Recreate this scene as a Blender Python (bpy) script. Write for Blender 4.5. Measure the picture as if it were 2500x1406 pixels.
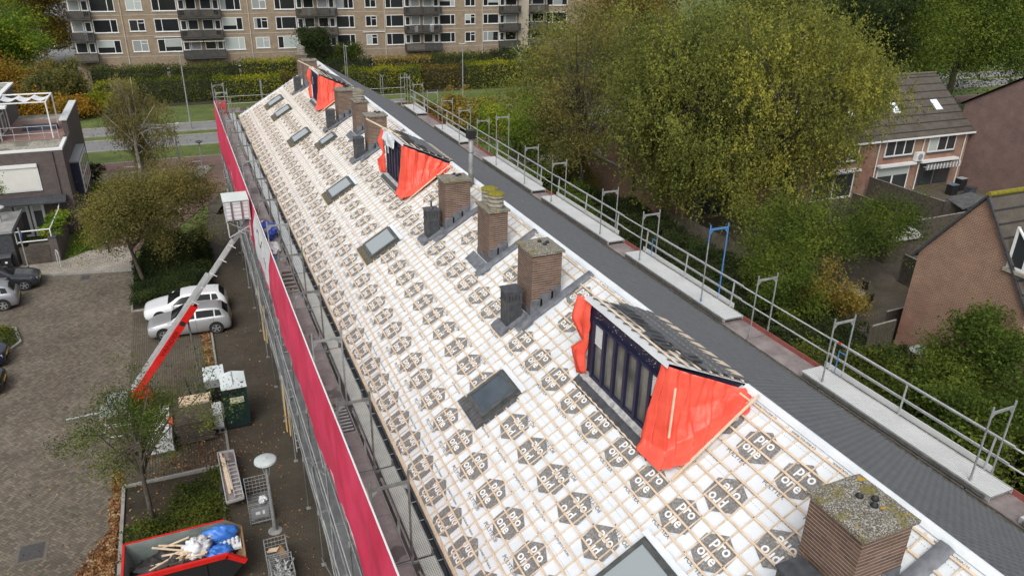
import bpy, math, random
import numpy as np
from math import sin, cos, atan, pi, radians, sqrt, atan2
from mathutils import Vector, Matrix, noise as mnoise

for o in list(bpy.data.objects): bpy.data.objects.remove(o)
SC = bpy.context.scene
COL = SC.collection
RNG = np.random.default_rng(7)
random.seed(5)

# ------------------------------------------------------------ camera, sky, sun
CAMZ = 19.42
a_, b_, c_ = 1.1442, -0.4145, 0.0195
cam = bpy.data.cameras.new('camera'); camo = bpy.data.objects.new('camera', cam); COL.objects.link(camo)
R_ = Matrix.Rotation(b_, 3, 'Z') @ Matrix.Rotation(a_, 3, 'X') @ Matrix.Rotation(c_, 3, 'Z')
camo.matrix_world = Matrix.Translation((0, 0, CAMZ)) @ R_.to_4x4()
cam.sensor_width = 36; cam.lens = 1838.4 / 2500 * 36; cam.clip_end = 1500; cam.clip_start = 0.2
SC.camera = camo
SUN_EL, SUN_AZ = radians(48), radians(215)      # light comes from behind-left, overcast
W = bpy.data.worlds.new('World'); SC.world = W; W.use_nodes = True
wn = W.node_tree; bg = wn.nodes['Background']
sky = wn.nodes.new('ShaderNodeTexSky'); sky.sky_type = 'NISHITA'; sky.sun_disc = False
sky.sun_elevation = SUN_EL; sky.sun_rotation = SUN_AZ; sky.air_density = 1.2; sky.dust_density = 4.0
hs = wn.nodes.new('ShaderNodeHueSaturation'); hs.inputs['Saturation'].default_value = 0.22
wn.links.new(sky.outputs[0], hs.inputs['Color']); wn.links.new(hs.outputs[0], bg.inputs[0])
bg.inputs[1].default_value = 0.15
sl = bpy.data.lights.new('sun', 'SUN'); sl.energy = .95; sl.angle = radians(28); sl.color = (1, 0.98, 0.95)
so = bpy.data.objects.new('sun', sl); COL.objects.link(so)
sd = Vector((sin(SUN_AZ) * cos(SUN_EL), cos(SUN_AZ) * cos(SUN_EL), sin(SUN_EL)))
so.rotation_euler = sd.to_track_quat('Z', 'Y').to_euler(); so.location = (0, 0, 60)
SC.view_settings.view_transform = 'Standard'; SC.view_settings.look = 'None'
SC.view_settings.gamma = 1; SC.view_settings.use_curve_mapping = False
SC.view_settings.exposure = 0.22

# ------------------------------------------------------------ helpers
def tagp(o, label=None, cat=None, group=None, kind=None):
    if label: o['label'] = label
    if cat: o['category'] = cat
    if group: o['group'] = group
    if kind: o['kind'] = kind
    return o
def empty(name, loc=(0, 0, 0), label=None, cat=None, group=None, rz=0):
    o = bpy.data.objects.new(name, None); COL.objects.link(o); o.location = loc; o.rotation_euler = (0, 0, rz)
    o.empty_display_size = 0.2
    return tagp(o, label, cat, group)
def kids(o): return [c for c in bpy.data.objects if c.parent == o]
def copy_tree(o, parent=None, ch=None):
    if ch is None:
        ch = {}
        for q in bpy.data.objects:
            if q.parent: ch.setdefault(q.parent.name, []).append(q)
    c = o.copy(); COL.objects.link(c); c.parent = parent
    for k in ch.get(o.name, []): copy_tree(k, c, ch)
    return c
def rawmesh(name, V, Fc, mats, mi=None, smooth=False):
    me = bpy.data.meshes.new(name)
    V = np.asarray(V, np.float32)
    if isinstance(Fc, np.ndarray):
        n, k = Fc.shape; tot = np.full(n, k, np.int32); idx = Fc.ravel().astype(np.int32)
    else:
        tot = np.array([len(f) for f in Fc], np.int32); idx = np.array([i for f in Fc for i in f], np.int32); n = len(Fc)
    me.vertices.add(len(V)); me.vertices.foreach_set('co', V.ravel())
    me.loops.add(len(idx)); me.loops.foreach_set('vertex_index', idx)
    me.polygons.add(n); st = np.concatenate([[0], np.cumsum(tot)[:-1]]).astype(np.int32)
    me.polygons.foreach_set('loop_start', st); me.polygons.foreach_set('loop_total', tot)
    for m in mats: me.materials.append(m)
    if mi is not None: me.polygons.foreach_set('material_index', np.asarray(mi, np.int32))
    me.polygons.foreach_set('use_smooth', np.full(n, bool(smooth)))
    me.update(calc_edges=True); me.validate(verbose=False)
    if smooth == 'auto': me.set_sharp_from_angle(angle=radians(47))
    return me
def rootloc(p):
    while p is not None and p.parent is not None: p = p.parent
    return np.array(p.location) if p is not None else np.zeros(3)
def place(name, me, parent=None):
    o = bpy.data.objects.new(name, me); COL.objects.link(o)
    if parent is not None: o.parent = parent
    return o
class MB:
    def __init__(s): s.v = []; s.f = []; s.m = []; s.mats = []
    def mi(s, m):
        if m not in s.mats: s.mats.append(m)
        return s.mats.index(m)
    def add(s, vs, fs, m):
        b = len(s.v); s.v.extend([tuple(map(float, p)) for p in vs]); k = s.mi(m)
        for f in fs: s.f.append([b + i for i in f]); s.m.append(k)
        return s
    def quad(s, a, b, c, d, m): return s.add([a, b, c, d], [(0, 1, 2, 3)], m)
    def box(s, x0, x1, y0, y1, z0, z1, m):
        return s.add([(x0,y0,z0),(x1,y0,z0),(x1,y1,z0),(x0,y1,z0),(x0,y0,z1),(x1,y0,z1),(x1,y1,z1),(x0,y1,z1)],
                     [(0,3,2,1),(4,5,6,7),(0,1,5,4),(1,2,6,5),(2,3,7,6),(3,0,4,7)], m)
    def beam(s, p0, p1, w, h, m, up=(0, 0, 1)):
        p0 = Vector(p0); p1 = Vector(p1); d = (p1 - p0).normalized(); u = Vector(up)
        r = d.cross(u)
        if r.length < 1e-4: r = d.cross(Vector((1, 0, 0)))
        r.normalize(); n = r.cross(d)
        vs = [p + r * (i * w / 2) + n * (j * h / 2) for p in (p0, p1) for i, j in ((-1,-1),(1,-1),(1,1),(-1,1))]
        return s.add(vs, [(3,2,1,0),(4,5,6,7),(0,1,5,4),(1,2,6,5),(2,3,7,6),(3,0,4,7)], m)
    def tube(s, p0, p1, r, m, n=8, r1=None, caps=True):
        p0 = Vector(p0); p1 = Vector(p1); d = (p1 - p0).normalized()
        u = d.orthogonal().normalized(); w = d.cross(u); r1 = r if r1 is None else r1
        vs = [p + (u * cos(2*pi*k/n) + w * sin(2*pi*k/n)) * q for p, q in ((p0, r), (p1, r1)) for k in range(n)]
        fs = [(k, (k+1) % n, n + (k+1) % n, n + k) for k in range(n)]
        if caps: fs += [tuple(range(n-1, -1, -1)), tuple(range(n, 2*n))]
        return s.add(vs, fs, m)
    def path(s, pts, r, m, n=6, r1=None):
        k = len(pts) - 1; r1 = r if r1 is None else r1
        for i in range(k): s.tube(pts[i], pts[i+1], r + (r1-r)*i/k, m, n, r + (r1-r)*(i+1)/k)
        return s
    def lathe(s, c, prof, m, n=16):
        vs = [(c[0] + r*cos(2*pi*k/n), c[1] + r*sin(2*pi*k/n), c[2] + z) for r, z in prof for k in range(n)]
        fs = [(i*n+k, i*n+(k+1) % n, (i+1)*n+(k+1) % n, (i+1)*n+k) for i in range(len(prof)-1) for k in range(n)]
        fs += [tuple(range(n-1, -1, -1)), tuple(range((len(prof)-1)*n, len(prof)*n))]
        return s.add(vs, fs, m)
    def prism(s, poly, z0, z1, m, ms=None):
        n = len(poly); vs = [(x, y, z0) for x, y in poly] + [(x, y, z1) for x, y in poly]
        s.add(vs, [tuple(range(n-1, -1, -1)), tuple(range(n, 2*n))], m)
        return s.add(vs, [(k, (k+1) % n, n+(k+1) % n, n+k) for k in range(n)], ms or m)
    def extr(s, pts, vec, m):
        n = len(pts); v = Vector(vec); vs = [Vector(p) for p in pts] + [Vector(p) + v for p in pts]
        return s.add(vs, [tuple(range(n-1, -1, -1)), tuple(range(n, 2*n))] + [(k, (k+1) % n, n+(k+1) % n, n+k) for k in range(n)], m)
    def build(s, name, parent=None, smooth=False, local=False):
        V = np.array(s.v)
        if parent is not None and not local: V = V - rootloc(parent)
        return place(name, rawmesh(name, V, s.f, s.mats, s.m, smooth or 'auto'), parent)
def single(name, mb, loc, label, cat, group=None, smooth=False):
    """one-mesh thing whose vertices were given in world space"""
    V = np.array(mb.v) - np.array(loc)
    o = place(name, rawmesh(name, V, mb.f, mb.mats, mb.m, smooth or 'auto')); o.location = loc
    return tagp(o, label, cat, group)

# ---- materials
class NG:
    def __init__(s, name):
        s.mat = bpy.data.materials.new(name); s.mat.use_nodes = True; s.t = s.mat.node_tree
        s.b = s.t.nodes['Principled BSDF']; s.co = None
    def n(s, typ, **kw):
        q = s.t.nodes.new(typ)
        for k, v in kw.items(): setattr(q, k, v)
        return q
    def L(s, a, b): s.t.links.new(a, b)
    def m(s, op, a, b=0.0, c=0.0):
        q = s.n('ShaderNodeMath', operation=op)
        for i, v in enumerate((a, b, c)):
            if hasattr(v, 'is_linked'): s.L(v, q.inputs[i])
            else: q.inputs[i].default_value = v
        return q.outputs[0]
    def obj(s):
        if not s.co: s.co = s.n('ShaderNodeTexCoord').outputs['Object']
        return s.co
    def noise(s, scale, detail=4, vec=None, rough=.55, out='Fac'):
        q = s.n('ShaderNodeTexNoise'); q.inputs['Scale'].default_value = scale; q.inputs['Detail'].default_value = detail
        q.inputs['Roughness'].default_value = rough
        s.L(vec or s.obj(), q.inputs['Vector']); return q.outputs[out]
    def ramp(s, fac, stops, interp='LINEAR'):
        q = s.n('ShaderNodeValToRGB'); s.L(fac, q.inputs[0]); e = q.color_ramp.elements; q.color_ramp.interpolation = interp
        while len(e) < len(stops): e.new(0.5)
        for i, (p, c) in enumerate(stops): e[i].position = p; e[i].color = (*c, 1) if len(c) == 3 else c
        return q.outputs[0]
    def mix(s, fac, a, b, blend='MIX'):
        q = s.n('ShaderNodeMix', data_type='RGBA', blend_type=blend)
        for i, v in ((0, fac), (6, a), (7, b)):
            if hasattr(v, 'is_linked'): s.L(v, q.inputs[i])
            else: q.inputs[i].default_value = v if i == 0 else (*v, 1)
        return q.outputs[2]
    def bump(s, h, st=.3, d=.02):
        q = s.n('ShaderNodeBump'); q.inputs['Strength'].default_value = st; q.inputs['Distance'].default_value = d
        s.L(h, q.inputs['Height']); s.L(q.outputs[0], s.b.inputs['Normal'])
    def fin(s, col=None, rough=.7, metal=0.0, spec=None):
        if col is not None:
            if hasattr(col, 'is_linked'): s.L(col, s.b.inputs['Base Color'])
            else: s.b.inputs['Base Color'].default_value = (*col, 1)
        if hasattr(rough, 'is_linked'): s.L(rough, s.b.inputs['Roughness'])
        else: s.b.inputs['Roughness'].default_value = rough
        s.b.inputs['Metallic'].default_value = metal
        if spec is not None: s.b.inputs['Specular IOR Level'].default_value = spec
        return s.mat
def noisy(name, c1, c2, scale=3, rough=.75, metal=0, bump=0, bscale=None, detail=5, lo=.3, hi=.7, spec=None):
    g = NG(name); f = g.noise(scale, detail); c = g.ramp(f, [(lo, c1), (hi, c2)])
    if bump: g.bump(g.noise(bscale or scale*4, 4), bump)
    return g.fin(c, rough, metal, spec)
def brick(name, c1, c2, mortar, bw=.21, rh=.0625, mo=.011, axis='xy', bump=.4, stain=None):
    g = NG(name); sp = g.n('ShaderNodeSeparateXYZ'); g.L(g.obj(), sp.inputs[0])
    cb = g.n('ShaderNodeCombineXYZ')
    g.L(g.m('ADD', sp.outputs[0], sp.outputs[1]), cb.inputs[0]); g.L(sp.outputs[2], cb.inputs[1])
    q = g.n('ShaderNodeTexBrick'); g.L(cb.outputs[0], q.inputs['Vector']); q.inputs['Scale'].default_value = 1
    q.inputs['Brick Width'].default_value = bw; q.inputs['Row Height'].default_value = rh; q.inputs['Mortar Size'].default_value = mo
    q.inputs['Color1'].default_value = (*c1, 1); q.inputs['Color2'].default_value = (*c2, 1); q.inputs['Mortar'].default_value = (*mortar, 1)
    q.inputs['Bias'].default_value = -.1; q.inputs['Mortar Smooth'].default_value = .3
    c = g.mix(.55, q.outputs[0], g.ramp(g.noise(1.3, 5), [(.25, (.55, .55, .55)), (.75, (1.25, 1.2, 1.15))]), 'MULTIPLY')
    if stain: c = g.mix(g.ramp(g.noise(.25, 4), [(.5, (0, 0, 0)), (.68, (1, 1, 1))]), c, stain)
    g.bump(g.m('SUBTRACT', 1, q.outputs['Fac']), bump, .01)
    return g.fin(c, .85)
def chbrick(name):
    g = NG(name); sp = g.n('ShaderNodeSeparateXYZ'); g.L(g.obj(), sp.inputs[0]); rh = .064
    cb = g.n('ShaderNodeCombineXYZ'); u = g.m('ADD', sp.outputs[0], sp.outputs[1]); g.L(u, cb.inputs[0]); g.L(sp.outputs[2], cb.inputs[1])
    q = g.n('ShaderNodeTexBrick'); g.L(cb.outputs[0], q.inputs['Vector']); q.inputs['Scale'].default_value = 1
    q.inputs['Brick Width'].default_value = .22; q.inputs['Row Height'].default_value = rh; q.inputs['Mortar Size'].default_value = .004
    q.inputs['Color1'].default_value = (.105, .062, .044, 1); q.inputs['Color2'].default_value = (.175, .108, .078, 1); q.inputs['Mortar'].default_value = (.2, .15, .12, 1); q.inputs['Bias'].default_value = -.2
    f = g.m('FRACT', g.m('ADD', g.m('DIVIDE', sp.outputs[2], rh), g.m('MULTIPLY', g.noise(14, 2), .12)))
    d = g.m('ABSOLUTE', g.m('SUBTRACT', f, .06)); ln = g.m('LESS_THAN', d, .085)
    c = g.mix(.5, q.outputs[0], g.ramp(g.noise(2.3, 5), [(.25, (.55, .55, .55)), (.75, (1.3, 1.25, 1.2))]), 'MULTIPLY')
    lc = g.ramp(g.noise(3, 5), [(.35, (.30, .25, .20)), (.6, (.52, .45, .38))])
    c = g.mix(g.m('MULTIPLY', ln, .85), c, lc); g.bump(g.m('SUBTRACT', 1, ln), .4, .01); return g.fin(c, .85)
def rgb(name, c, rough=.6, metal=0, spec=None): return NG(name).fin(c, rough, metal, spec)

def herring(name):
    g = NG(name); mp = g.n('ShaderNodeMapping'); mp.inputs['Rotation'].default_value = (0, 0, radians(45))
    w = .105; mp.inputs['Scale'].default_value = (1/w, 1/w, 1/w); g.L(g.obj(), mp.inputs[0])
    sp = g.n('ShaderNodeSeparateXYZ'); g.L(mp.outputs[0], sp.inputs[0]); u, v = sp.outputs[0], sp.outputs[1]
    i, j = g.m('FLOOR', u), g.m('FLOOR', v); fu, fv = g.m('FRACT', u), g.m('FRACT', v)
    k = g.m('FLOORED_MODULO', g.m('SUBTRACT', i, j), 4)
    k1 = g.m('COMPARE', k, 1, .1); k2 = g.m('COMPARE', k, 2, .1); hor = g.m('LESS_THAN', k, 1.5)
    a = g.m('ADD', fu, k1); b = g.m('ADD', fv, k2)
    la = g.m('ADD', 1, hor); lb = g.m('SUBTRACT', 2, hor)      # extents along u and v
    da = g.m('MINIMUM', a, g.m('SUBTRACT', la, a)); db = g.m('MINIMUM', b, g.m('SUBTRACT', lb, b))
    d = g.m('MINIMUM', da, db); j_ = g.m('SMOOTH_MIN', g.m('DIVIDE', d, .14), 1, .1)
    cb = g.n('ShaderNodeCombineXYZ'); g.L(g.m('SUBTRACT', i, k1), cb.inputs[0]); g.L(g.m('SUBTRACT', j, k2), cb.inputs[1])
    wnz = g.n('ShaderNodeTexWhiteNoise', noise_dimensions='2D'); g.L(cb.outputs[0], wnz.inputs[0])
    c = g.ramp(wnz.outputs[0], [(0, (.10, .085, .065)), (.5, (.145, .122, .095)), (1, (.20, .168, .13))])
    c = g.mix(j_, (.055, .052, .036), c)
    c = g.mix(.8, c, g.ramp(g.noise(.35, 7, rough=.65), [(.3, (.6, .58, .52)), (.7, (1.3, 1.27, 1.25))]), 'MULTIPLY')
    c = g.mix(g.ramp(g.noise(.9, 6, rough=.7), [(.62, (0, 0, 0)), (.72, (.5, .5, .5))]), c, (.07, .06, .045))
    g.bump(j_, .5, .01)
    return g.fin(c, .8)
def paver(name, c1, c2, mort, bw, rh, rot=0, mo=.012, dirt=(.05, .045, .03), lo=.55):
    g = NG(name); mp = g.n('ShaderNodeMapping'); mp.inputs['Rotation'].default_value = (0, 0, rot); g.L(g.obj(), mp.inputs[0])
    q = g.n('ShaderNodeTexBrick'); g.L(mp.outputs[0], q.inputs['Vector']); q.inputs['Scale'].default_value = 1
    q.inputs['Brick Width'].default_value = bw; q.inputs['Row Height'].default_value = rh; q.inputs['Mortar Size'].default_value = mo
    q.inputs['Color1'].default_value = (*c1, 1); q.inputs['Color2'].default_value = (*c2, 1); q.inputs['Mortar'].default_value = (*mort, 1)
    c = g.mix(.8, q.outputs[0], g.ramp(g.noise(.6, 7, rough=.65), [(.3, (.6, .58, .52)), (.7, (1.25, 1.22, 1.2))]), 'MULTIPLY')
    c = g.mix(g.ramp(g.noise(1.1, 6, rough=.7), [(lo, (0, 0, 0)), (lo+.14, (.6, .6, .6))]), c, dirt)
    g.bump(g.m('SUBTRACT', 1, q.outputs['Fac']), .4, .008)
    return g.fin(c, .8)
def leafmat(name, cols, big=.25, trans=.3, mul=1.35, isl=.3):
    g = NG(name); geo = g.n('ShaderNodeNewGeometry')
    st = [(i/(len(cols)-1), tuple(x*mul for x in c)) for i, c in enumerate(cols)]
    f = g.m('ADD', g.m('MULTIPLY', geo.outputs['Random Per Island'], isl), g.m('MULTIPLY', g.m('SUBTRACT', g.noise(big, 5, rough=.6), .5), 2.4))
    f = g.m('ADD', f, .5-isl/2)
    c = g.ramp(f, st); out = g.t.nodes['Material Output']
    di = g.n('ShaderNodeBsdfDiffuse'); tr = g.n('ShaderNodeBsdfTranslucent'); g.L(c, di.inputs[0]); g.L(c, tr.inputs[0])
    mx = g.n('ShaderNodeMixShader'); mx.inputs[0].default_value = trans
    g.L(di.outputs[0], mx.inputs[1]); g.L(tr.outputs[0], mx.inputs[2]); g.L(mx.outputs[0], out.inputs[0])
    g.t.nodes.remove(g.b); return g.mat

M_steel = noisy('galvanised steel', (.22, .23, .23), (.36, .37, .365), 6, .6, .25)
M_steeld = noisy('weathered steel', (.12, .12, .11), (.24, .24, .23), 5, .6, .4)
M_alu = noisy('aluminium', (.38, .39, .39), (.54, .55, .55), 4, .5, .2)
M_aluw = noisy('aluminium plank', (.50, .51, .50), (.60, .61, .60), 1, .6, 0)
M_blue = rgb('blue paint', (.07, .2, .45), .5)
M_wood = noisy('batten pine', (.58, .44, .30), (.76, .61, .45), 5, .8)
M_wood2 = noisy('counter batten pine', (.56, .45, .33), (.74, .62, .49), 7, .8)
M_woodd = noisy('old timber', (.07, .055, .045), (.13, .11, .09), 4, .9)
M_black = rgb('black rubber', (.012, .012, .013), .6)
M_lead = noisy('lead sheet', (.085, .092, .105), (.19, .20, .22), 5, .55, .1, bump=.15, bscale=9)
M_slate = noisy('slate cladding', (.035, .038, .043), (.075, .08, .09), 6, .5, 0, bump=.08)
M_navy = noisy('navy board', (.010, .011, .035), (.018, .019, .055), 3, .45)
M_glass = rgb('window glass', (.035, .04, .042), .06, 0, .9)
M_glasst = noisy('tall window glass', (.045, .048, .042), (.20, .20, .18), 1.1, .12, 0, spec=.8)
M_skyl = rgb('roof window glass', (.30, .34, .35), .1, 0, .9)
M_white = rgb('white paint', (.72, .73, .72), .5)
M_grey = rgb('grey plastic', (.25, .26, .27), .6)
M_frame = noisy('roof window frame', (.045, .05, .05), (.10, .105, .10), 6, .5)
M_moss_tile = noisy('mossy tiles', (.07, .065, .04), (.17, .15, .10), 14, .95, 0, bump=.6)
M_tar = noisy('bitumen', (.05, .05, .05), (.12, .12, .12), 3, .9, 0, bump=.3)
M_orange = NG('red tarpaulin')
_c = M_orange.ramp(M_orange.noise(2.2, 4), [(.3, (.76, .075, .045)), (.7, (.90, .13, .08))])
M_orange.bump(M_orange.noise(5, 4), .5, .05); M_orange = M_orange.fin(_c, .45)
M_banner = NG('crimson banner cloth')
_w = M_banner.n('ShaderNodeTexWave'); _w.inputs['Scale'].default_value = .25; _w.inputs['Distortion'].default_value = 6; _w.inputs['Detail'].default_value = 4
M_banner.L(M_banner.obj(), _w.inputs['Vector'])
_c = M_banner.ramp(M_banner.noise(.9, 5), [(.3, (.52, .022, .07)), (.7, (.72, .05, .13))]); M_banner.bump(_w.outputs['Fac'], .25, .1); M_banner = M_banner.fin(_c, .6)
M_red = noisy('red lacquer', (.55, .012, .01), (.66, .02, .015), 4, .35)
M_asph = noisy('asphalt', (.17, .17, .17), (.215, .212, .21), .7, .9, 0, detail=9)
M_redasph = noisy('red asphalt', (.13, .075, .062), (.175, .11, .092), .9, .9, 0, detail=9)
M_kerb = noisy('kerb concrete', (.22, .21, .19), (.34, .33, .30), 3, .9)
M_conc = noisy('concrete', (.20, .20, .19), (.34, .33, .31), 2, .9, bump=.2)

g = NG('membrane'); fl = g.noise(18, 5)
c = g.ramp(g.noise(1.2, 4), [(.3, (.64, .68, .71)), (.7, (.76, .79, .81))])
g.bump(g.noise(7, 5, rough=.6), .35, .03); M_memb = g.fin(c, .55)
g = NG('membrane print'); c = g.ramp(g.noise(28, 6, rough=.8), [(.33, (.085, .082, .078)), (.5, (.19, .185, .175)), (.68, (.42, .41, .40))])
M_print = g.fin(c, .7)
M_ink = rgb('ink', (.09, .09, .09), .7)
M_logow = rgb('letter white', (.80, .80, .79), .7)

M_chbrick = chbrick('chimney brick')
M_brickdk = brick('dark brick', (.075, .056, .055), (.12, .09, .085), (.13, .12, .115))
M_brickapt = brick('apartment brick', (.24, .175, .11), (.32, .24, .155), (.33, .28, .21))
M_brickred = brick('red brown brick', (.22, .115, .075), (.32, .165, .105), (.42, .34, .26), .22, .075, .012, stain=(.24, .105, .08))
M_brickpur = brick('purple brick', (.16, .095, .085), (.22, .13, .115), (.22, .17, .15))
M_cap = NG('mossy cap')
_b = M_cap.ramp(M_cap.noise(45, 3), [(.35, (.06, .055, .045)), (.5, (.16, .145, .115)), (.64, (.45, .43, .38))])
_m = M_cap.ramp(M_cap.noise(3.6, 6, rough=.65), [(.52, (0, 0, 0)), (.64, (.9, .9, .9))])
_mc = M_cap.ramp(M_cap.noise(30, 3), [(.35, (.07, .065, .02)), (.65, (.25, .205, .04))])
_c = M_cap.mix(_m, _b, _mc); _y = M_cap.ramp(M_cap.noise(5, 2), [(.68, (0, 0, 0)), (.71, (1, 1, 1))]); _c = M_cap.mix(_y, _c, (.45, .26, .02))
M_cap.bump(M_cap.noise(40, 4), .8, .02); M_cap = M_cap.fin(_c, .95)
M_moss = noisy('moss', (.13, .12, .015), (.30, .26, .02), 22, 1, 0, bump=1)
M_pot = noisy('pot concrete', (.22, .2, .16), (.38, .35, .29), 9, .9)

M_grass = NG('grass')
_c = M_grass.ramp(M_grass.noise(.35, 8, rough=.7), [(.3, (.055, .080, .016)), (.55, (.10, .135, .028)), (.75, (.155, .19, .042))])
_c = M_grass.mix(.6, _c, M_grass.ramp(M_grass.noise(4, 6, rough=.8), [(.3, (.6, .6, .6)), (.7, (1.35, 1.35, 1.3))]), 'MULTIPLY')
M_grass.bump(M_grass.noise(9, 5, rough=.8), .8, .1); M_grass = M_grass.fin(_c, .95)
M_soil = noisy('soil', (.022, .018, .011), (.055, .045, .028), 1.6, .95, 0, bump=.8, bscale=6, detail=8)
M_her = herring('herringbone pavers')
M_bay = paver('bay pavers', (.10, .082, .06), (.13, .108, .082), (.045, .042, .028), .21, .105, radians(90))
M_dark = paver('dark pavers', (.070, .058, .042), (.088, .074, .053), (.05, .043, .03), .21, .105, radians(8), lo=.48, dirt=(.055, .046, .033))
M_tile30 = paver('pavement tiles', (.30, .275, .235), (.38, .35, .305), (.13, .12, .09), .3, .3, 0, .012, (.16, .14, .10), .58)
M_tar2 = M_tar

# ------------------------------------------------------------ ground
def sheet(name, poly, z, m, kind='structure'):
    mb = MB(); mb.add([(x, y, z) for x, y in poly], [tuple(range(len(poly)))], m)
    o = mb.build(name); o['kind'] = kind; return o
def kerb(name, pts, w=.12, h=.1, m=None, z=0):
    mb = MB()
    for p, q in zip(pts[:-1], pts[1:]): mb.beam((*p, z+h/2-.02), (*q, z+h/2-.02), w, h+.04, m or M_kerb)
    o = mb.build(name); o['kind'] = 'structure'; return o
sheet('ground', [(-500, -200), (500, -200), (500, 700), (-500, 700)], -.03, M_grass)
sheet('parking_lot', [(-40, -20), (-4.3, -20), (-4.3, 50.2), (-7.6, 50.9), (-12, 51.6), (-40, 53)], .0, M_her)
sheet('parking_bays', [(-4.3, 27.3), (-.35, 27.3), (-.35, 43.8), (-4.3, 43.8)], .004, M_bay)
sheet('service_path', [(-.35, -20), (3.6, -20), (3.6, 66), (1.0, 66), (.2, 55), (-.2, 43.8), (-.35, 27.3), (-.9, 22.3), (-.5, 19)], .008, M_dark)
sheet('skip_stand', [(-4.3, -20), (-.52, -20), (-.52, 19), (-.9, 22.3), (-4.3, 22.5)], .004, M_bay)
sheet('pavement', [(-40, 53.3), (-12, 51.8), (-7.6, 51.1), (-4.4, 50.4), (-4.4, 53.4), (-4.7, 55.0), (-7.4, 54.8), (-8.6, 53.5), (-40, 56)], .10, M_tile30)
sheet('soil_bed', [(-4.2, 22.6), (-.9, 22.4), (-.5, 27.1), (-4.2, 27.2)], .05, M_soil)
sheet('hedge_bed', [(-4.4, 43.9), (-.2, 43.9), (.2, 55), (-3.9, 55), (-4.4, 50.2)], .05, M_soil)
sheet('cycle_path', [(-200, 75.0), (2.4, 75.0), (14, 75), (200, 75.0), (200, 78.8), (-200, 78.8)], .012, M_redasph)
sheet('cycle_branch', [(-6.9, 54.9), (-4.6, 53.5), (-3.6, 55), (-1.6, 58), (1.2, 64), (3.4, 68.5), (6, 72), (9, 75.1), (2.2, 75.1), (1.7, 73.5), (.4, 69.8), (-1.6, 65), (-4.2, 60)], .016, M_redasph)
sheet('tile_island', [(-9.0, 72.6), (-4, 71.6), (-.8, 71.0), (.6, 71.6), (1.5, 73.6), (1.3, 74.9), (-9.0, 74.9)], .05, M_tile30)
sheet('brick_path', [(1.2, 60), (3.6, 60), (3.6, 74.9), (8.8, 74.9), (5.9, 72), (3.6, 69)], .02, M_bay)
sheet('grass_strip', [(-200, 78.9), (200, 78.9), (200, 83.7), (-200, 83.7)], .03, M_grass)
sheet('road', [(-200, 83.9), (200, 83.9), (200, 88.3), (-200, 88.3)], 0, M_asph)
sheet('far_road', [(-200, 91.0), (200, 91.0), (200, 94.7), (-200, 94.7)], 0, M_asph)
sheet('far_street', [(-60, 128), (-13, 128), (-13, 300), (-60, 300)], .0, M_asph)
sheet('shrub_soil', [(16.3, -10), (32.5, -10), (32.5, 45), (31.5, 60), (24, 62), (16.3, 60)], .02, M_soil)
sheet('garden_paving', [(32.9, 24.5), (90, 24.5), (90, 45.7), (32.9, 45.7)], .01, M_bay)
sheet('side_pavement', [(16, 66.5), (60, 64.5), (60, 66.6), (16, 68.8)], .02, M_tile30)
sheet('side_lawn', [(18, 60), (33, 60), (33, 64.8), (18, 66.3)], .025, M_grass)
sheet('hedge_soil', [(-60, 106.2), (120, 106.2), (120, 121.5), (-60, 121.5)], .02, M_soil)
for yy in (83.75, 88.45, 90.85, 94.85): kerb('road_kerb', [(-200, yy), (200, yy)], .25, .12)
kerb('path_kerb', [(-200, 74.95), (1.2, 74.95)], .12, .05); kerb('path_kerb', [(-200, 78.85), (200, 78.85)], .12, .05)
kerb('bed_kerb', [(-4.25, 22.4), (-4.25, 27.25), (-.4, 27.25)], .12, .14)
kerb('bed_kerb', [(-.55, 27.2), (-.95, 22.4), (-4.3, 22.45)], .12, .12)
kerb('bay_kerb', [(-.35, 27.3), (-.35, 43.8), (-4.35, 43.85), (-4.45, 50.2)], .1, .1)
kerb('pavement_kerb', [(-40, 53.2), (-12, 51.7), (-7.6, 51.0), (-4.45, 50.3)], .15, .13)
kerb('island_kerb', [(-9.0, 72.5), (-4, 71.5), (-.8, 70.9), (.7, 71.5), (1.6, 73.6), (1.35, 74.95)], .12, .07)
kerb('quay_kerb', [(-4.34, -20), (-4.34, 22.3)], .25, .16)
mb = MB()
for x in (-60, -50, -40, -30, -20, -11.5, -5.8, .1, 5.8, 12, 40, 46, 52): mb.box(x, x+.9, 76.85, 76.95, .016, .02, M_white)
for x, y, r in ((-1.5, 62.0, .9), (.5, 66.0, 1.0), (-3.6, 57.8, .8), (2.6, 70, .9)):
    mb.beam((x, y, .021), (x+.5*cos(r), y+.5*sin(r), .021), .1, .004, M_white)
mb.build('path_marking')['kind'] = 'structure'
M_tile_dk = noisy('dark frame stone', (.10, .09, .07), (.15, .13, .11), 5, .9); M_iron = noisy('iron plate', (.06, .055, .055), (.11, .10, .10), 14, .6, .3, bump=.4)
def cover_plate(x0, x1, y0, y1, rot, label):
    mb = MB(); cx, cy = (x0+x1)/2, (y0+y1)/2
    mb.box(x0-.02, x1+.02, y0-.02, y1+.02, .002, .010, M_tile_dk); mb.box(x0+.1, x1-.1, y0+.1, y1-.1, .010, .016, M_iron); mb.box(x0+.2, x0+.26, y0+.4, y0+.46, .016, .019, M_black); mb.box(x1-.26, x1-.2, y0+.4, y0+.46, .016, .019, M_black)
    single('manhole_cover', mb, (cx, cy, 0), label, 'manhole cover')
cover_plate(-7.55, -6.6, 24.3, 25.3, 0, 'square steel manhole cover in the herringbone paving left of the leaf pile')
cover_plate(-7.5, -6.8, 49.7, 50.6, 0, 'rusty brown drain cover in the paving near the pale kerb')

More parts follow.
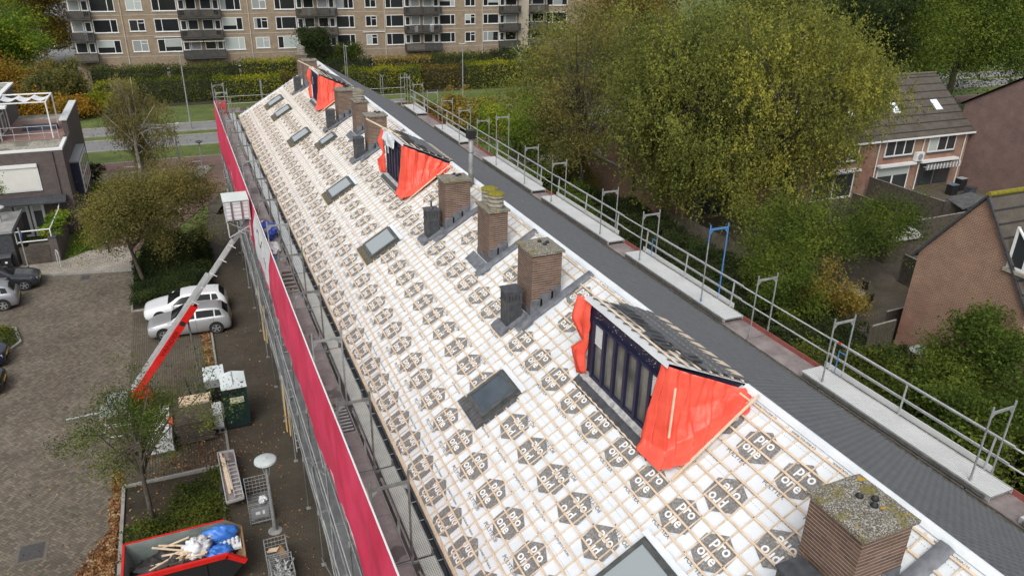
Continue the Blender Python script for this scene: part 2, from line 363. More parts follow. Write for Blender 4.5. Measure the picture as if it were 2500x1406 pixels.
# ------------------------------------------------------------ terraced house under renovation
XE, ZE, XD, ZD, YF, YN = 3.555, 8.2, 9.33, 11.65, 56.3, -2.0
TH = atan((ZD-ZE)/(XD-XE)); SLEN = (XD-XE)/cos(TH); XR = 2*XD-XE
def RP(y, s, h=0.): return (XE + s*cos(TH) - h*sin(TH), y, ZE + s*sin(TH) + h*cos(TH))
def RR(y, s, h=0.): return (XR - s*cos(TH) + h*sin(TH), y, ZE + s*sin(TH) + h*cos(TH))
HB = empty('terraced_house', (XD, 20, 0), 'long terraced house with its left roof slope stripped to white membrane and battens', 'house')
mb = MB(); prof = [(XE+.25, 0), (XR-.25, 0), (XR-.25, ZE), (XD, ZD-.25), (XE+.25, ZE)]
mb.extr([(x, YN, z) for x, z in prof], (0, YF-.15-YN, 0), M_brickdk)
mb.build('wall', HB)
# facade windows (seen from the side only)
for k in range(14):
    for zz in (1.0, 3.7, 6.3):
        mb = MB(); y = 0 + k*4.0
        mb.box(XE+.2, XE+.26, y, y+1.8, zz, zz+1.4, M_white); f = mb.build('window', HB)
        mb = MB(); mb.box(XE+.17, XE+.21, y+.08, y+1.72, zz+.08, zz+1.32, M_glass); mb.build('pane', f)
        mb = MB(); mb.box(XR-.26, XR-.2, y, y+1.8, zz, zz+1.4, M_white); f = mb.build('window', HB)
        mb = MB(); mb.box(XR-.21, XR-.17, y+.08, y+1.72, zz+.08, zz+1.32, M_glass); mb.build('pane', f)

DORM = [(9.83, 12.85), (27.4, 30.4), (45.0, 48.0)]
SD0 = 4.62                                            # dormer foot on slope
SKY = [(7.42, 8.42, 2.15, 3.3, 0), (13.72, 14.72, 2.15, 3.2, 1), (24.35, 25.65, 2.1, 3.25, 2), (31.45, 32.7, 2.1, 3.25, 2), (42.0, 43.3, 2.1, 3.2, 3), (49.0, 50.3, 2.1, 3.2, 3), (52.6, 53.9, 2.1, 3.2, 3), (38.7, 39.6, 3.2, 4.1, 3)]
CHM = [(7.5, 8.55, 5.2, 6.3, 12.3, 'n'), (7.5, 8.45, 15.85, 16.9, 12.38, 'n'), (7.7, 8.4, 19.3, 20.4, 12.38, 'p'), (7.5, 8.5, 22.75, 23.6, 12.35, 'n'), (7.5, 8.5, 33.6, 34.5, 12.35, 'n'), (7.7, 8.4, 36.9, 38.0, 12.4, 'p'), (7.55, 8.55, 40.5, 41.6, 12.35, 'n'), (7.6, 8.6, 51.8, 52.8, 12.38, 'n'), (7.7, 8.4, 54.6, 55.5, 12.4, 'p')]
VENT = [(6.95, 5.6), (6.95, 16.1), (6.98, 23.0), (6.98, 33.9), (6.98, 40.6), (7.0, 51.9)]
xs = lambda x: (x-XE)/cos(TH)
obst = [(a, b, c-.15, d+.05) for a, b, c, d, _ in SKY] + [(y0-.32, y1+.05, xs(x0)-.35, xs(x1)+.25) for x0, x1, y0, y1, z, t in CHM] + [(y-.1, y+.55, xs(x)-.12, xs(x)+.6) for x, y in VENT] + [(a, b, SD0-.25, 9) for a, b in DORM]
def cutiv(a, b, cuts):
    segs = [(a, b)]
    for c, d in cuts:
        ns = []
        for p, q in segs:
            if d <= p or c >= q: ns.append((p, q)); continue
            if c > p: ns.append((p, c))
            if d < q: ns.append((d, q))
        segs = ns
    return [(p, q) for p, q in segs if q-p > .08]
# membrane: five overlapping sheets with small waves between the battens
Y0_, Y1_ = 0, YF
ny = 560; ssn = 90
V = []; Fq = []
ys = np.linspace(Y0_, Y1_, ny); sv = np.linspace(-.02, SLEN-.02, ssn)
for iy, y in enumerate(ys):
    for s in sv:
        lap = (s % 1.36)/1.36
        V.append(RP(y, s, .004*(1-lap) + .006*mnoise.noise((y*2.1, s*3.0, 0)) + .003*mnoise.noise((y*7, s*9, 3))))
idx = np.arange(ny*ssn).reshape(ny, ssn)
Fq = np.stack([idx[:-1, :-1], idx[:-1, 1:], idx[1:, 1:], idx[1:, :-1]], -1).reshape(-1, 4)
V = np.array(V) - np.array(HB.location)
membrane = place('roof_membrane', rawmesh('membrane', V, Fq[:, ::-1].copy(), [M_memb], smooth=True), HB)
mb = MB(); mb.quad(RP(Y0_, 0, -.05), RP(Y1_, 0, -.05), RP(Y1_, SLEN, -.05), RP(Y0_, SLEN, -.05), M_woodd)
mb.quad(RP(YF, -.02, .0), RP(YF, -.02, -.12), RP(YF, SLEN, -.12), RP(YF, SLEN, 0), M_woodd); mb.build('roof_boarding', HB)

# printing on the membrane
def textgeo(s, size, bold=0., extr=0.):
    cu = bpy.data.curves.new('t', 'FONT'); cu.body = s; cu.size = size; cu.align_x = 'CENTER'; cu.align_y = 'CENTER'
    cu.offset = bold; cu.resolution_u = 3; cu.extrude = extr
    ob = bpy.data.objects.new('t', cu); COL.objects.link(ob); bpy.context.view_layer.update()
    dg = bpy.context.evaluated_depsgraph_get(); me = bpy.data.meshes.new_from_object(ob.evaluated_get(dg))
    V = np.array([v.co[:] for v in me.vertices]); Fx = [list(p.vertices) for p in me.polygons]
    bpy.data.objects.remove(ob); bpy.data.meshes.remove(me); bpy.data.curves.remove(cu)
    V[:, :2] -= (V[:, :2].min(0) + V[:, :2].max(0))/2
    return V, Fx
PRO = textgeo('pro', .275, .006); ONE = textgeo('one', .275, .006)
POLY = textgeo('POLYTEX', .12, 0); WWW = textgeo('www.pro-one.eu', .085, 0); REG = textgeo('POLYTEX®', .12, 0)
def stampL(mb, geo, y, s, up, h, m, du=0, dv=0, sx=1):
    Vt, Fx = geo
    P = [RP(y - up*(v[0]*sx+du), s + up*(v[1]+dv), h) for v in Vt]
    mb.add(P, Fx, m)
def blocked(y, s, ry=.3, rs=.3):
    return any(a-ry < y < b+ry and c-rs < s < d+rs for a, b, c, d in obst)
HEX = (np.array([(-.04, .39), (.33, .24), (.37, -.15), (.04, -.39), (-.33, -.24), (-.37, .15)]), [[5, 4, 3, 2, 1, 0]])
HEX = (np.c_[HEX[0], np.zeros(6)], HEX[1])
mbh, mbw, mbi = MB(), MB(), MB()
rows = [(.33, -1, 10.86), (1.40, 1, 9.75), (2.63, -1, 9.0), (4.04, 1, 7.42), (5.93, 1, 7.48)]
for s, up, y0 in rows:
    y = y0 - .985*8
    while y < YF-.3:
        if y > .4 and not blocked(y, s, .12, .12):
            jy = random.uniform(-.03, .03); far = y > 34
            stampL(mbh, HEX, y+jy, s, up, .0155, M_print)
            stampL(mbw, PRO, y+jy, s, up, .0185, M_logow, .04, .125)
            stampL(mbw, ONE, y+jy, s, up, .0185, M_logow, -.03, -.125)
        y += .985
for y, s, up in ((6.73, 4.86, -1), (8.13, 4.88, -1), (5.6, 3.0, 1), (14.7, 5.3, -1), (16.9+1.2, 5.2, 1), (21.4, 5.1, -1), (24.6, 5.2, -1), (25.8, 5.2, 1), (18.3, 6.2, -1)):
    if not blocked(y, s, .1, .1):
        stampL(mbh, HEX, y, s, up, .0155, M_print); stampL(mbw, PRO, y, s, up, .0185, M_logow, .04, .125); stampL(mbw, ONE, y, s, up, .0185, M_logow, -.03, -.125)
for s, up, y0, geo in ((1.01, 1, 9.87, REG), (2.98, -1, 9.8, POLY), (3.65, 1, 9.4, POLY), (5.54, 1, 8.6, POLY), (.67, -1, 10.4, WWW), (2.02, 1, 9.5, WWW), (3.38, -1, 9.1, WWW), (5.24, 1, 8.0, WWW), (6.56, 1, 8.0, WWW)):
    y = y0 - .985*8
    while y < 36:
        if y > .4 and not blocked(y, s, .15, .02): stampL(mbi, geo, y, s, up, .016, M_ink)
        y += .985
mbh.build('logo_print', membrane); mbw.build('logo_letters', membrane); mbi.build('small_print', membrane)
# dotted overlap lines
mb = MB()
for s in (1.86, 3.22, 5.12, 6.42):
    for y in np.arange(.5, 30, .05):
        if not blocked(y, s, 0, 0): mb.add([RP(y, s-.004, .015), RP(y+.02, s-.004, .015), RP(y+.02, s+.004, .015), RP(y, s+.004, .015)], [(0, 1, 2, 3)], M_grey)
mb.build('overlap_marks', membrane)

# battens
mb = MB(); mc = MB()
def rbeam(m_, y0, s0, y1, s1, w, t, h0, m):     # strip lying on the slope
    dy, ds = y1-y0, s1-s0; L_ = sqrt(dy*dy+ds*ds); ny_, ns_ = -ds/L_*w/2, dy/L_*w/2
    c4 = [(y0+ny_, s0+ns_), (y0-ny_, s0-ns_), (y1-ny_, s1-ns_), (y1+ny_, s1+ns_)]
    vs = [RP(a, b, h0) for a, b in c4] + [RP(a, b, h0+t) for a, b in c4]
    m_.add(vs, [(0,1,2,3), (7,6,5,4), (0,4,5,1), (1,5,6,2), (2,6,7,3), (3,7,4,0)], m)
for k in range(170):
    y = .25 + k*.326
    if y > YF-.05: break
    y += random.uniform(-.012, .012)
    for p, q in cutiv(0.0, 6.6, [(c, d) for a, b, c, d in obst if a < y < b]):
        rbeam(mc, y, p, y+random.uniform(-.01, .01), q, .020, .024, .013, M_wood2)
for k in range(22):
    s = .213 + (k-1)*.3155 if k else .03
    if s > 6.66: break
    for p, q in cutiv(0.1, YF-.02, [(a, b) for a, b, c, d in obst if c < s < d]):
        y = p
        while y < q-.05:
            e = min(q, y+random.uniform(3.2, 4.6)); rbeam(mb, y, s+random.uniform(-.007, .007), e, s+random.uniform(-.007, .007), .037, .026, .037, M_wood); y = e
mc.build('counter_battens', HB); mb.build('tile_battens', HB)
# knots / nails
mb = MB()
for _ in range(420):
    s = .213+random.randrange(20)*.3155; y = .25+random.randrange(1, 70)*.326+random.uniform(-.01, .01)
    if not blocked(y, s, .02, .02): mb.add([RP(y-.012, s-.012, .0645), RP(y+.012, s-.012, .0645), RP(y+.012, s+.012, .0645), RP(y-.012, s+.012, .0645)], [(3, 2, 1, 0)], M_woodd)
mb.build('nails', HB)
# ridge: folded membrane strip, ridge board
for p, q in cutiv(0, YF, [(a-.1, b+.05) for a, b in DORM]):
    mb = MB(); n = max(2, int((q-p)/.4)); V = []
    for i in range(n+1):
        y = p+(q-p)*i/n; w = .02*mnoise.noise((y*1.7, 0, 0))
        V += [RP(y, SLEN-.10+w*.5, .03), RP(y, SLEN-.04, .055), (XD-.02, y, ZD+.07), RR(y, SLEN-.015+w*1.2, .07)]
    mb.add(V, [(4*i+k, 4*i+4+k, 4*i+5+k, 4*i+1+k) for i in range(n) for k in range(3)], M_memb)
    mb.build('ridge_strip', HB, True)
# right slope: grey interlocking tiles as real geometry
g = NG('grey roof tiles')
c = g.ramp(g.noise(3.5, 6, rough=.7), [(.3, (.085, .088, .095)), (.7, (.125, .128, .135))])
ed = g.n('ShaderNodeSeparateXYZ'); g.L(g.obj(), ed.inputs[0])
mossf = g.m('MULTIPLY', g.ramp(g.noise(6, 4), [(.4, (0, 0, 0)), (.6, (1, 1, 1))]), g.m('GREATER_THAN', ed.outputs[0], XR-XD-.35))
c = g.mix(mossf, c, (.055, .06, .02))
c = g.mix(g.m('MULTIPLY', g.ramp(g.noise(2.5, 5), [(.66, (0, 0, 0)), (.74, (1, 1, 1))]), .0), c, (.35, .35, .35))
M_rtile = g.fin(c, .62)
nrow = 24; dS = (SLEN+.1)/nrow; per = .15; ny = int((YF+.1-YN)/per*6); yy = np.linspace(YN, YF+.1, ny)
V = []; 
for r in range(nrow):
    s0 = -.1 + r*dS; off = 0
    wav = .005*np.cos(2*pi*yy/per)
    lip = .03*np.cos(2*pi*yy/per)
    for (s, h, k) in ((s0-.02, .0, 1), (s0-.02, .066, 1), (s0+dS*.55, .036, 1), (s0+dS, .022, .7)):
        hh = h + (wav*k if h > 0 else wav*0)
        ss = s + (lip if s < s0 else 0)
        V.append(np.stack([XR-ss*cos(TH)+hh*sin(TH), yy, ZE+ss*sin(TH)+hh*cos(TH)], 1))
V = np.concatenate(V).reshape(-1, 3); A = np.arange(nrow*4*ny).reshape(nrow*4, ny); Fq = []
for r in range(nrow):
    for k in range(3):
        a, b = A[4*r+k], A[4*r+k+1]; Fq.append(np.stack([a[:-1], a[1:], b[1:], b[:-1]], 1))
Fq = np.concatenate(Fq)[:, :]
place('tiled_roof', rawmesh('tiled_roof', V-np.array(HB.location), Fq, [M_rtile], smooth=False), HB)
# pale scuff streaks on the tiles
mb = MB(); Ms = noisy('dust streak', (.16, .16, .16), (.34, .34, .34), 9, .9)
for y, s, L_, w in ((27.5, 4.6, 4.0, .10), (31.5, 5.2, 3.2, .14), (36, 5.6, 2.2, .10), (38.5, 5.4, 2.6, .12), (44, 5.9, 2.2, .12), (25.5, 3.9, 3.2, .10), (29.6, 4.1, 2.6, .08)):
    n = 26
    for i in range(n):
        yb = y+L_*i/n; sb = s+.12*sin(i*.9+y); ww = w*random.uniform(.2, 1)
        if random.random() < .35: continue
        mb.add([RR(yb, sb-ww/2, .066), RR(yb+L_/n*.8, sb-ww/3, .066), RR(yb+L_/n*.8, sb+ww/3, .066), RR(yb, sb+ww/2, .066)], [(0, 1, 2, 3)], Ms)
mb.build('dust_streak', HB)
# gutter left & right
for sgn, x0, nm in ((1, XE-.17, 'gutter'), (-1, XR+.17, 'gutter')):
    mb = MB(); V = []
    for y in (YN, YF):
        for k in range(9): a = pi*k/8; V.append((x0-.085*cos(a)*1.0, y, ZE-.06-.1*sin(a)))
    mb.add(V, [(k, k+1, 10+k, 9+k) for k in range(8)], M_slate)
    mb.box(x0-.10, x0-.08, YN, YF, ZE-.10, ZE-.03, M_slate)
    mb.box(x0+.07, x0+.095, YN, YF, ZE-.16, ZE+.02 if sgn > 0 else ZE-.03, M_slate)
    mb.build(nm, HB)
mb = MB(); y = .5
while y < YF:
    mb.box(XE-.27, XE-.04, y, y+.02, ZE-.02, ZE-.005, M_steel); y += .62
mb.build('gutter_brackets', HB)
mb = MB(); mb.box(XE-.045, XE+.0, 0, YF, ZE-.05, ZE+.012, M_wood2); mb.build('eave_batten', HB)

# chimneys
for ci, (x0, x1, y0, y1, zt, t) in enumerate(CHM):
    zb = ZE+xs(x0)*sin(TH)-.3
    mb = MB()
    if t == 'n': mb.box(x0+.06, x1-.06, y0+.06, y1-.06, zb, zt-.07, M_chbrick)
    else:
        mb.box(x0+.06, x1-.06, y0+.06, (y0+y1)/2-.01, zb, zt-.07, M_chbrick); mb.box(x0+.06, x1-.06, (y0+y1)/2+.01, y1-.06, zb, zt-.072, M_chbrick); mb.box(x0+.08, x1-.08, (y0+y1)/2-.01, (y0+y1)/2+.01, zb, zt-.08, M_woodd)
    ch = mb.build('chimney', HB)
    # cap: slightly irregular slab
    mb = MB(); n = 14; V = []; Fc = []
    for j in range(n+1):
        for i in range(n+1):
            x = x0+(x1-x0)*i/n; y = y0+(y1-y0)*j/n; e = i in (0, n) or j in (0, n)
            V.append((x+.008*mnoise.noise((y*9, x*3, ci)), y+.008*mnoise.noise((x*9, y*3, ci+5)), zt-.015*e+.012*mnoise.noise((x*6, y*6, ci))))
    Fc = [(j*(n+1)+i, j*(n+1)+i+1, (j+1)*(n+1)+i+1, (j+1)*(n+1)+i) for j in range(n) for i in range(n)]
    mb.add(V, Fc, M_cap); mb.box(x0+.004, x1-.004, y0+.004, y1-.004, zt-.075, zt-.02, M_cap); mb.build('chimney_cap', ch)
    cx, cy = (x0+x1)/2, (y0+y1)/2
    if t == 'n':
        for dx, dy in ((-.02, .1), (.02, -.13), (.14, -.03)):
            mb = MB(); px, py = cx+dx+.05, cy+dy
            mb.prism([(px+.062*cos(a), py+.062*sin(a)) for a in np.arange(6)*pi/3], zt-.01, zt+.045, M_conc)
            mb.lathe((px, py, zt+.04), [(.05, 0), (.058, .02), (.05, .05), (.02, .068), (.004, .072)], M_black, 12)
            for q in range(8):
                a = q*pi/4; mb.beam((px+.055*cos(a), py+.055*sin(a), zt+.05), (px+.012*cos(a), py+.012*sin(a), zt+.115), .009, .012, M_slate)
            mb.build('flue_cowl', ch)
    else:
        for py in (cy-.27, cy+.27):
            mb = MB(); c0 = (cx, py, zt-.02)
            mb.lathe(c0, [(.19, 0), (.19, .10), (.235, .11), (.235, .17), (.17, .18), (.17, .23), (.235, .24), (.235, .30), (.17, .31), (.17, .36), (.24, .37), (.24, .43)], M_pot, 24)
            mb.lathe((cx, py, zt+.41), [(.245, 0), (.255, .03), (.22, .06), (.1, .075), (.01, .078)], M_moss if ci < 3 else M_cap, 24)
            mb.build('chimney_pot', ch, False)
    # lead work
    mb = MB(); s0, s1 = xs(x0), xs(x1)
    rb = lambda ya, sa, yb, sb, h: [RP(ya, sa, h), RP(yb, sa, h), RP(yb, sb, h), RP(ya, sb, h)]
    n = 8; V = []
    for i in range(n+1):
        y = y0-.3+(y1-y0+.36)*i/n; j = .02*mnoise.noise((y*5, ci, 0)); V += [RP(y, s0-.34+j, .05+.01*(i % 2)), RP(y, s0+.02, .09)]
    mb.add(V, [(2*i, 2*i+2, 2*i+3, 2*i+1) for i in range(n)], M_lead)
    n = 12; V = []
    for i in range(n+1):
        s = s0-.45+(SLEN-.1-s0+.45)*i/n; j = .025*mnoise.noise((s*4, ci, 2)); V += [RP(y0-.20+j, s, .055), RP(y0-.10, s, .115+j*.6), RP(y0+.05, s, .09)]
    mb.add(V, [(3*i+k, 3*i+3+k, 3*i+4+k, 3*i+1+k) for i in range(n) for k in range(2)], M_lead)
    # stepped flashing on the near face and front strip on the left face
    for (sa, sb, hh) in ((s0+.03, s0+.42, .34), (s0+.36, s0+.78, .30), (s0+.72, s1-.05, .26)):
        xa, xb = XE+sa*cos(TH), min(XE+sb*cos(TH), x1-.06)
        za, zb2 = ZE+sa*sin(TH), ZE+sb*sin(TH); top = zb2+.14+hh*.5
        mb.extr([(xa, y0+.058, za), (xb, y0+.058, za+(xb-xa)*math.tan(TH)), (xb, y0+.058, top), (xa, y0+.058, top-.02)], (0, -.012, 0), M_lead)
    mb.box(x0+.046, x0+.058, y0+.05, y1-.05, zb+.2, ZE+s0*sin(TH)+.22, M_lead)
    mb.build('lead_flashing', ch)
# roof vents (dark clad ducts)
for k, (x, y) in enumerate(VENT):
    zb = ZE+xs(x)*sin(TH)-.15; zt = 11.3; w = .42
    mb = MB(); mb.box(x, x+w, y, y+w, zb, zt-.33, M_slate); mb.box(x-.02, x+w+.02, y-.02, y+w+.02, zt-.35, zt-.31, M_frame); mb.box(x-.005, x+w+.005, y-.005, y+w+.005, zt-.31, zt-.02, M_slate)
    mb.box(x-.03, x+w+.03, y-.03, y+w+.03, zt-.02, zt+.02, M_slate)
    for q in range(4): mb.box(x-.012, x-.004, y+.06+q*.09, y+.08+q*.09, zt-.24, zt-.10, M_black); mb.box(x+.06+q*.09, x+.08+q*.09, y-.012, y-.004, zt-.24, zt-.10, M_black)
    for q in (.04, w-.04): mb.box(x-.01, x-.0, y+q-.02, y+q+.02, zb, zt-.36, M_frame); mb.box(x+q-.02, x+q+.02, y-.01, y, zb, zt-.36, M_frame)
    v = mb.build('roof_vent', HB)
    if k == 2:
        mb = MB(); mb.lathe((x+w/2, y+w/2, zt+.02), [(.07, 0), (.06, .05), (.035, .07), (.03, .26)], M_slate, 12); mb.build('vent_spigot', v)
    mb = MB(); s0 = xs(x); V = []
    for i in range(7):
        yq = y-.14+(w+.28)*i/6; j = .03*mnoise.noise((yq*6, k, 0)); V += [RP(yq, s0-.24+j, .06+.02*(i % 2)), RP(yq, s0-.08, .10-.02*(i % 2)), RP(yq, s0+.08, .09)]
    mb.add(V, [(3*i+q, 3*i+3+q, 3*i+4+q, 3*i+1+q) for i in range(6) for q in range(2)], M_lead)
    V = []
    for i in range(7):
        s = s0-.2+.9*i/6; V += [RP(y-.16+.02*(i % 2), s, .06), RP(y+.02, s, .10)]
    mb.add(V, [(2*i, 2*i+2, 2*i+3, 2*i+1) for i in range(6)], M_lead); mb.build('lead_apron', v)
# roof windows
for k, (y0, y1, s0, s1, kind) in enumerate(SKY):
    mb = MB(); h0, h1 = .0, .15
    def ring(m_, a, b, c, d, w, p, q, m):
        for ya, yb, sa, sb in ((a, b, c, c+w), (a, b, d-w, d), (a, a+w, c+w, d-w), (b-w, b, c+w, d-w)):
            vs = [RP(u, v, h) for h in (p, q) for u, v in ((ya, sa), (yb, sa), (yb, sb), (ya, sb))]
            m_.add(vs, [(0,1,2,3), (7,6,5,4), (0,4,5,1), (1,5,6,2), (2,6,7,3), (3,7,4,0)], m)
    ring(mb, y0, y1, s0, s1, .09, h0, h1, M_frame)
    ring(mb, y0-.04, y1+.04, s0-.04, s1+.04, .05, 0, .09, M_frame)
    fr = mb.build('roof_window', HB)
    mb = MB(); mb.add([RP(y0+.08, s0+.08, h1-.02), RP(y1-.08, s0+.08, h1-.02), RP(y1-.08, s1-.08, h1-.02), RP(y0+.08, s1-.08, h1-.02)], [(3, 2, 1, 0)], M_skyl if k != 1 else noisy('dark roof glass', (.03, .045, .06), (.07, .09, .11), 2, .08, 0, spec=1)); mb.build('pane', fr)
    mb = MB(); mm = M_moss_tile if kind in (2, 3) else M_tar           # flat tile skirt / ribbed apron below
    ya, yb = y0-.12, y1+.14
    nT = 9
    for q in range(nT):
        a = ya+(yb-ya)*q/nT; b = a+(yb-ya)/nT*.88
        vs = [RP(u, v, h) for h in (.03, .085) for u, v in ((a, s0-.27), (b, s0-.27), (b, s0-.04), (a, s0-.04))]
        mb.add(vs, [(0,1,2,3), (7,6,5,4), (0,4,5,1), (1,5,6,2), (2,6,7,3), (3,7,4,0)], mm)
    for q in range(5):
        sa = s0-.1+q*(s1-s0)/5
        vs = [RP(u, v, h) for h in (.03, .075) for u, v in ((y0-.16, sa), (y0-.05, sa), (y0-.05, sa+.2), (y0-.16, sa+.2))]
        mb.add(vs, [(0,1,2,3), (7,6,5,4), (0,4,5,1), (1,5,6,2), (2,6,7,3), (3,7,4,0)], mm)
    mb.build('tile_skirt', fr)
    if kind in (1, 2) or k == 0:   # fresh white patch above the window
        mb = MB(); V = []
        for i in range(8):
            y = y0-.1+(y1-y0+.25)*i/7; V += [RP(y, s1+.03, .075), RP(y, s1+.17+.03*mnoise.noise((y*4, k, 0)), .066)]
        mb.add(V, [(2*i, 2*i+2, 2*i+3, 2*i+1) for i in range(7)], M_memb); mb.build('membrane_patch', fr, True)
# metal flue pipe
mb = MB(); mb.tube((9.1, 24.5, 11.5), (9.1, 24.5, 13.3), .085, M_steel, 16); mb.tube((9.1, 24.5, 11.6), (9.1, 24.5, 12.2), .10, M_steeld, 16); mb.tube((9.1, 24.5, 12.75), (9.1, 24.5, 12.79), .09, M_steeld, 16)
fp = mb.build('flue_pipe', HB, True); mb = MB(); mb.box(8.96, 9.24, 24.36, 24.64, 13.27, 13.55, M_black); mb.build('cowl', fp)

# dormers: roof = right slope carried on past the ridge
THD = atan(.455)
def dline(x): return ZD+.03+(XD-x)*.455
XF = XE+SD0*cos(TH)+.02; ZB = ZE+SD0*sin(TH)
for di, (y0, y1) in enumerate(DORM):
    D = empty('x'); bpy.data.objects.remove(D)
    zt = dline(XF)-.08
    mb = MB()
    mb.extr([(XF, y0, ZB-.3), (XD+.3, y0, ZD-.3), (XD+.05, y0, ZD-.02), (XF, y0, zt)], (0, y1-y0, 0), M_navy)
    dm = mb.build('dormer', HB)
    # front: mullions, panes, louvres
    wy0, wy1 = y0+.05, y1-.30; n = 6; w = (wy1-wy0)/n; zb, zw = ZB+.14, zt-.36
    for q in range(n):
        a, b = wy0+q*w, wy0+(q+1)*w
        mb = MB(); mb.box(XF-.012, XF-.004, a+.05, b-.05, zb+.05, zw-.02, M_glasst)
        p = mb.build('pane', dm)
        if q in (0, 5):
            mb = MB(); mb.box(XF-.03, XF-.014, a+.05, b-.05, zw-.5, zw-.02, M_grey)
            for r in range(14): mb.box(XF-.045, XF-.03, a+.05, b-.05, zw-.49+r*.034, zw-.475+r*.034, M_white)
            mb.build('louvre', dm)
    mb = MB()
    for q in range(n+1): mb.box(XF-.075, XF, wy0+q*w-.045, wy0+q*w+.045, zb-.02, zw+.03, M_navy)
    mb.box(XF-.065, XF, wy0, wy1, zb-.03, zb+.06, M_navy); mb.box(XF-.06, XF, wy0, wy1, zw-.02, zw+.04, M_navy); mb.build('window_frame', dm)
    mb = MB()
    for _ in range(60):
        yq = random.uniform(y0+.2, y1-.1); zq = random.uniform(zw+.08, zt-.03); a, b = random.uniform(.004, .02), random.uniform(.003, .008)
        mb.quad((XF-.004, yq-a, zq-b), (XF-.004, yq+a, zq-b), (XF-.004, yq+a, zq+b), (XF-.004, yq-a, zq+b), M_white)
    mb.build('paint_chips', dm)
    # sill & tile apron
    mb = MB(); V = []
    n2 = 26
    for i in range(n2+1):
        y = y0-.05+(y1-y0+.1)*i/n2; V += [RP(y, SD0-.36+.03*(i % 2), .05), RP(y, SD0-.2, .09), RP(y, SD0-.1, .10)]
    mb.add(V, [(3*i+k, 3*i+3+k, 3*i+4+k, 3*i+1+k) for i in range(n2) for k in range(2)], M_slate); mb.build('apron', dm)
    mb = MB(); V = []
    for i in range(31):
        y = y0+(y1-y0)*i/30; j = .02*mnoise.noise((y*7, 1, di)); V += [RP(y, SD0-.12+j, .11), (XF-.06, y, ZB+.11+j), (XF, y, ZB+.12)]
    mb.add(V, [(3*i+k, 3*i+3+k, 3*i+4+k, 3*i+1+k) for i in range(30) for k in range(2)], noisy('mortar bed %d' % di, (.2, .2, .19), (.5, .5, .49), 8, .9)); mb.build('mortar_bed', dm)
    # dormer roof
    TT = math.tan(TH)
    def DP(y, u, h): return (XF-.1+u*cos(THD), y, dline(XF-.1)-u*sin(THD)+h)
    U = (XD+.05-XF+.1)/cos(THD)
    mb = MB(); V = []
    for i in range(13):
        y = y0-.08+(y1-y0+.16)*i/12; j = .015*mnoise.noise((y*3, 5, di)); V += [DP(y, -.02+j, -.10), DP(y, 0, .01), DP(y, U, .015)]
    mb.add(V, [(3*i+k, 3*i+1+k, 3*i+4+k, 3*i+3+k) for i in range(12) for k in range(2)], M_memb); mb.build('roof_sheet', dm)
    mb = MB()
    for q in range(7):
        u = .22+q*.3; mb.beam(DP(y0-.05, u, .055), DP(y1+.05, u+random.uniform(-.03, .03), .055), .05, .03, M_wood2, (sin(TH), 0, cos(TH)))
    for q in range(10):
        y = y0+.1+q*(y1-y0-.2)/9; mb.beam(DP(y, .1, .03), DP(y+random.uniform(-.05, .05), U, .03), .04, .02, M_woodd, (sin(TH), 0, cos(TH)))
    mb.build('roof_battens', dm)
    mb = MB(); ntl = 22
    for q in range(ntl):                        # last row of remaining tiles along the ridge line
        y = y0+q*(y1-y0)/ntl; vs = []
        mb.beam(DP(y+.07, U-.28+random.uniform(-.05, .03), .075), DP(y+.07, U+.1, .06), .13, .03, M_rtile if q % 3 == 0 else M_wood2, (sin(TH), 0, cos(TH)))
    mb.build('tile_row', dm)
    # grey tiles already laid on the rear part of the dormer roof
    V = []; yt = np.arange(y0-.05, y1+.06, .025); us = []
    for q in range(4):
        us += [(.78+q*.33, .10), (.78+q*.33+.30, .075)]
    for y in yt:
        jag = .07*(int(y/.15) % 2)
        for qi, (u, h) in enumerate(us): V.append(DP(y, min(u, U+.12)+(jag if qi == 0 else 0), h+.006*cos(2*pi*y/.15)))
    nu_ = len(us); mb = MB(); mb.add(V, [(nu_*i+k, nu_*i+k+1, nu_*i+nu_+k+1, nu_*i+nu_+k) for i in range(len(yt)-1) for k in range(nu_-1)], M_rtile); mb.build('laid_tiles', dm)
    # loose roof tiles lying on the dormer roof
    spots = [(.45, .80, .1), (.48, .73, .0), (.5, .55, .1), (.5, .64, .1), (.5, .42, -.1), (.30, .28, .1), (.33, .17, .2), (.75, .04, .3)]
    nm = ('nearest', 'middle', 'farthest')[di]
    for q, (u, f, r) in enumerate(spots[:8 if di < 2 else 5]):
        y = y0+f*(y1-y0); mb = MB(); p = Vector(DP(y, u, .115)); L_, w_ = .38, .3
        for r2 in range(2 if q % 2 else 1):
            cs = []
            for du, dy in ((0, 0), (L_, 0), (L_, w_), (0, w_)):
                a = du*cos(r)-dy*sin(r); b = du*sin(r)+dy*cos(r); cs.append(Vector(DP(y+b, u+a, .09+r2*.035)))
            nn = Vector((sin(TH), 0, cos(TH)))
            mb.add(cs+[c+nn*.022 for c in cs], [(3,2,1,0), (4,5,6,7), (0,1,5,4), (1,2,6,5), (2,3,7,6), (3,0,4,7)], M_slate)
            m0 = (cs[0]+cs[3])/2+nn*.03; m1 = (cs[1]+cs[2])/2+nn*.03; mb.beam(m0, m1, .04, .03, M_slate, nn)
        single('roof_tile', mb, tuple(p), 'loose dark roof tile lying on the batten roof of the %s dormer' % nm, 'roof tile', 'loose tiles on the %s dormer roof' % nm)

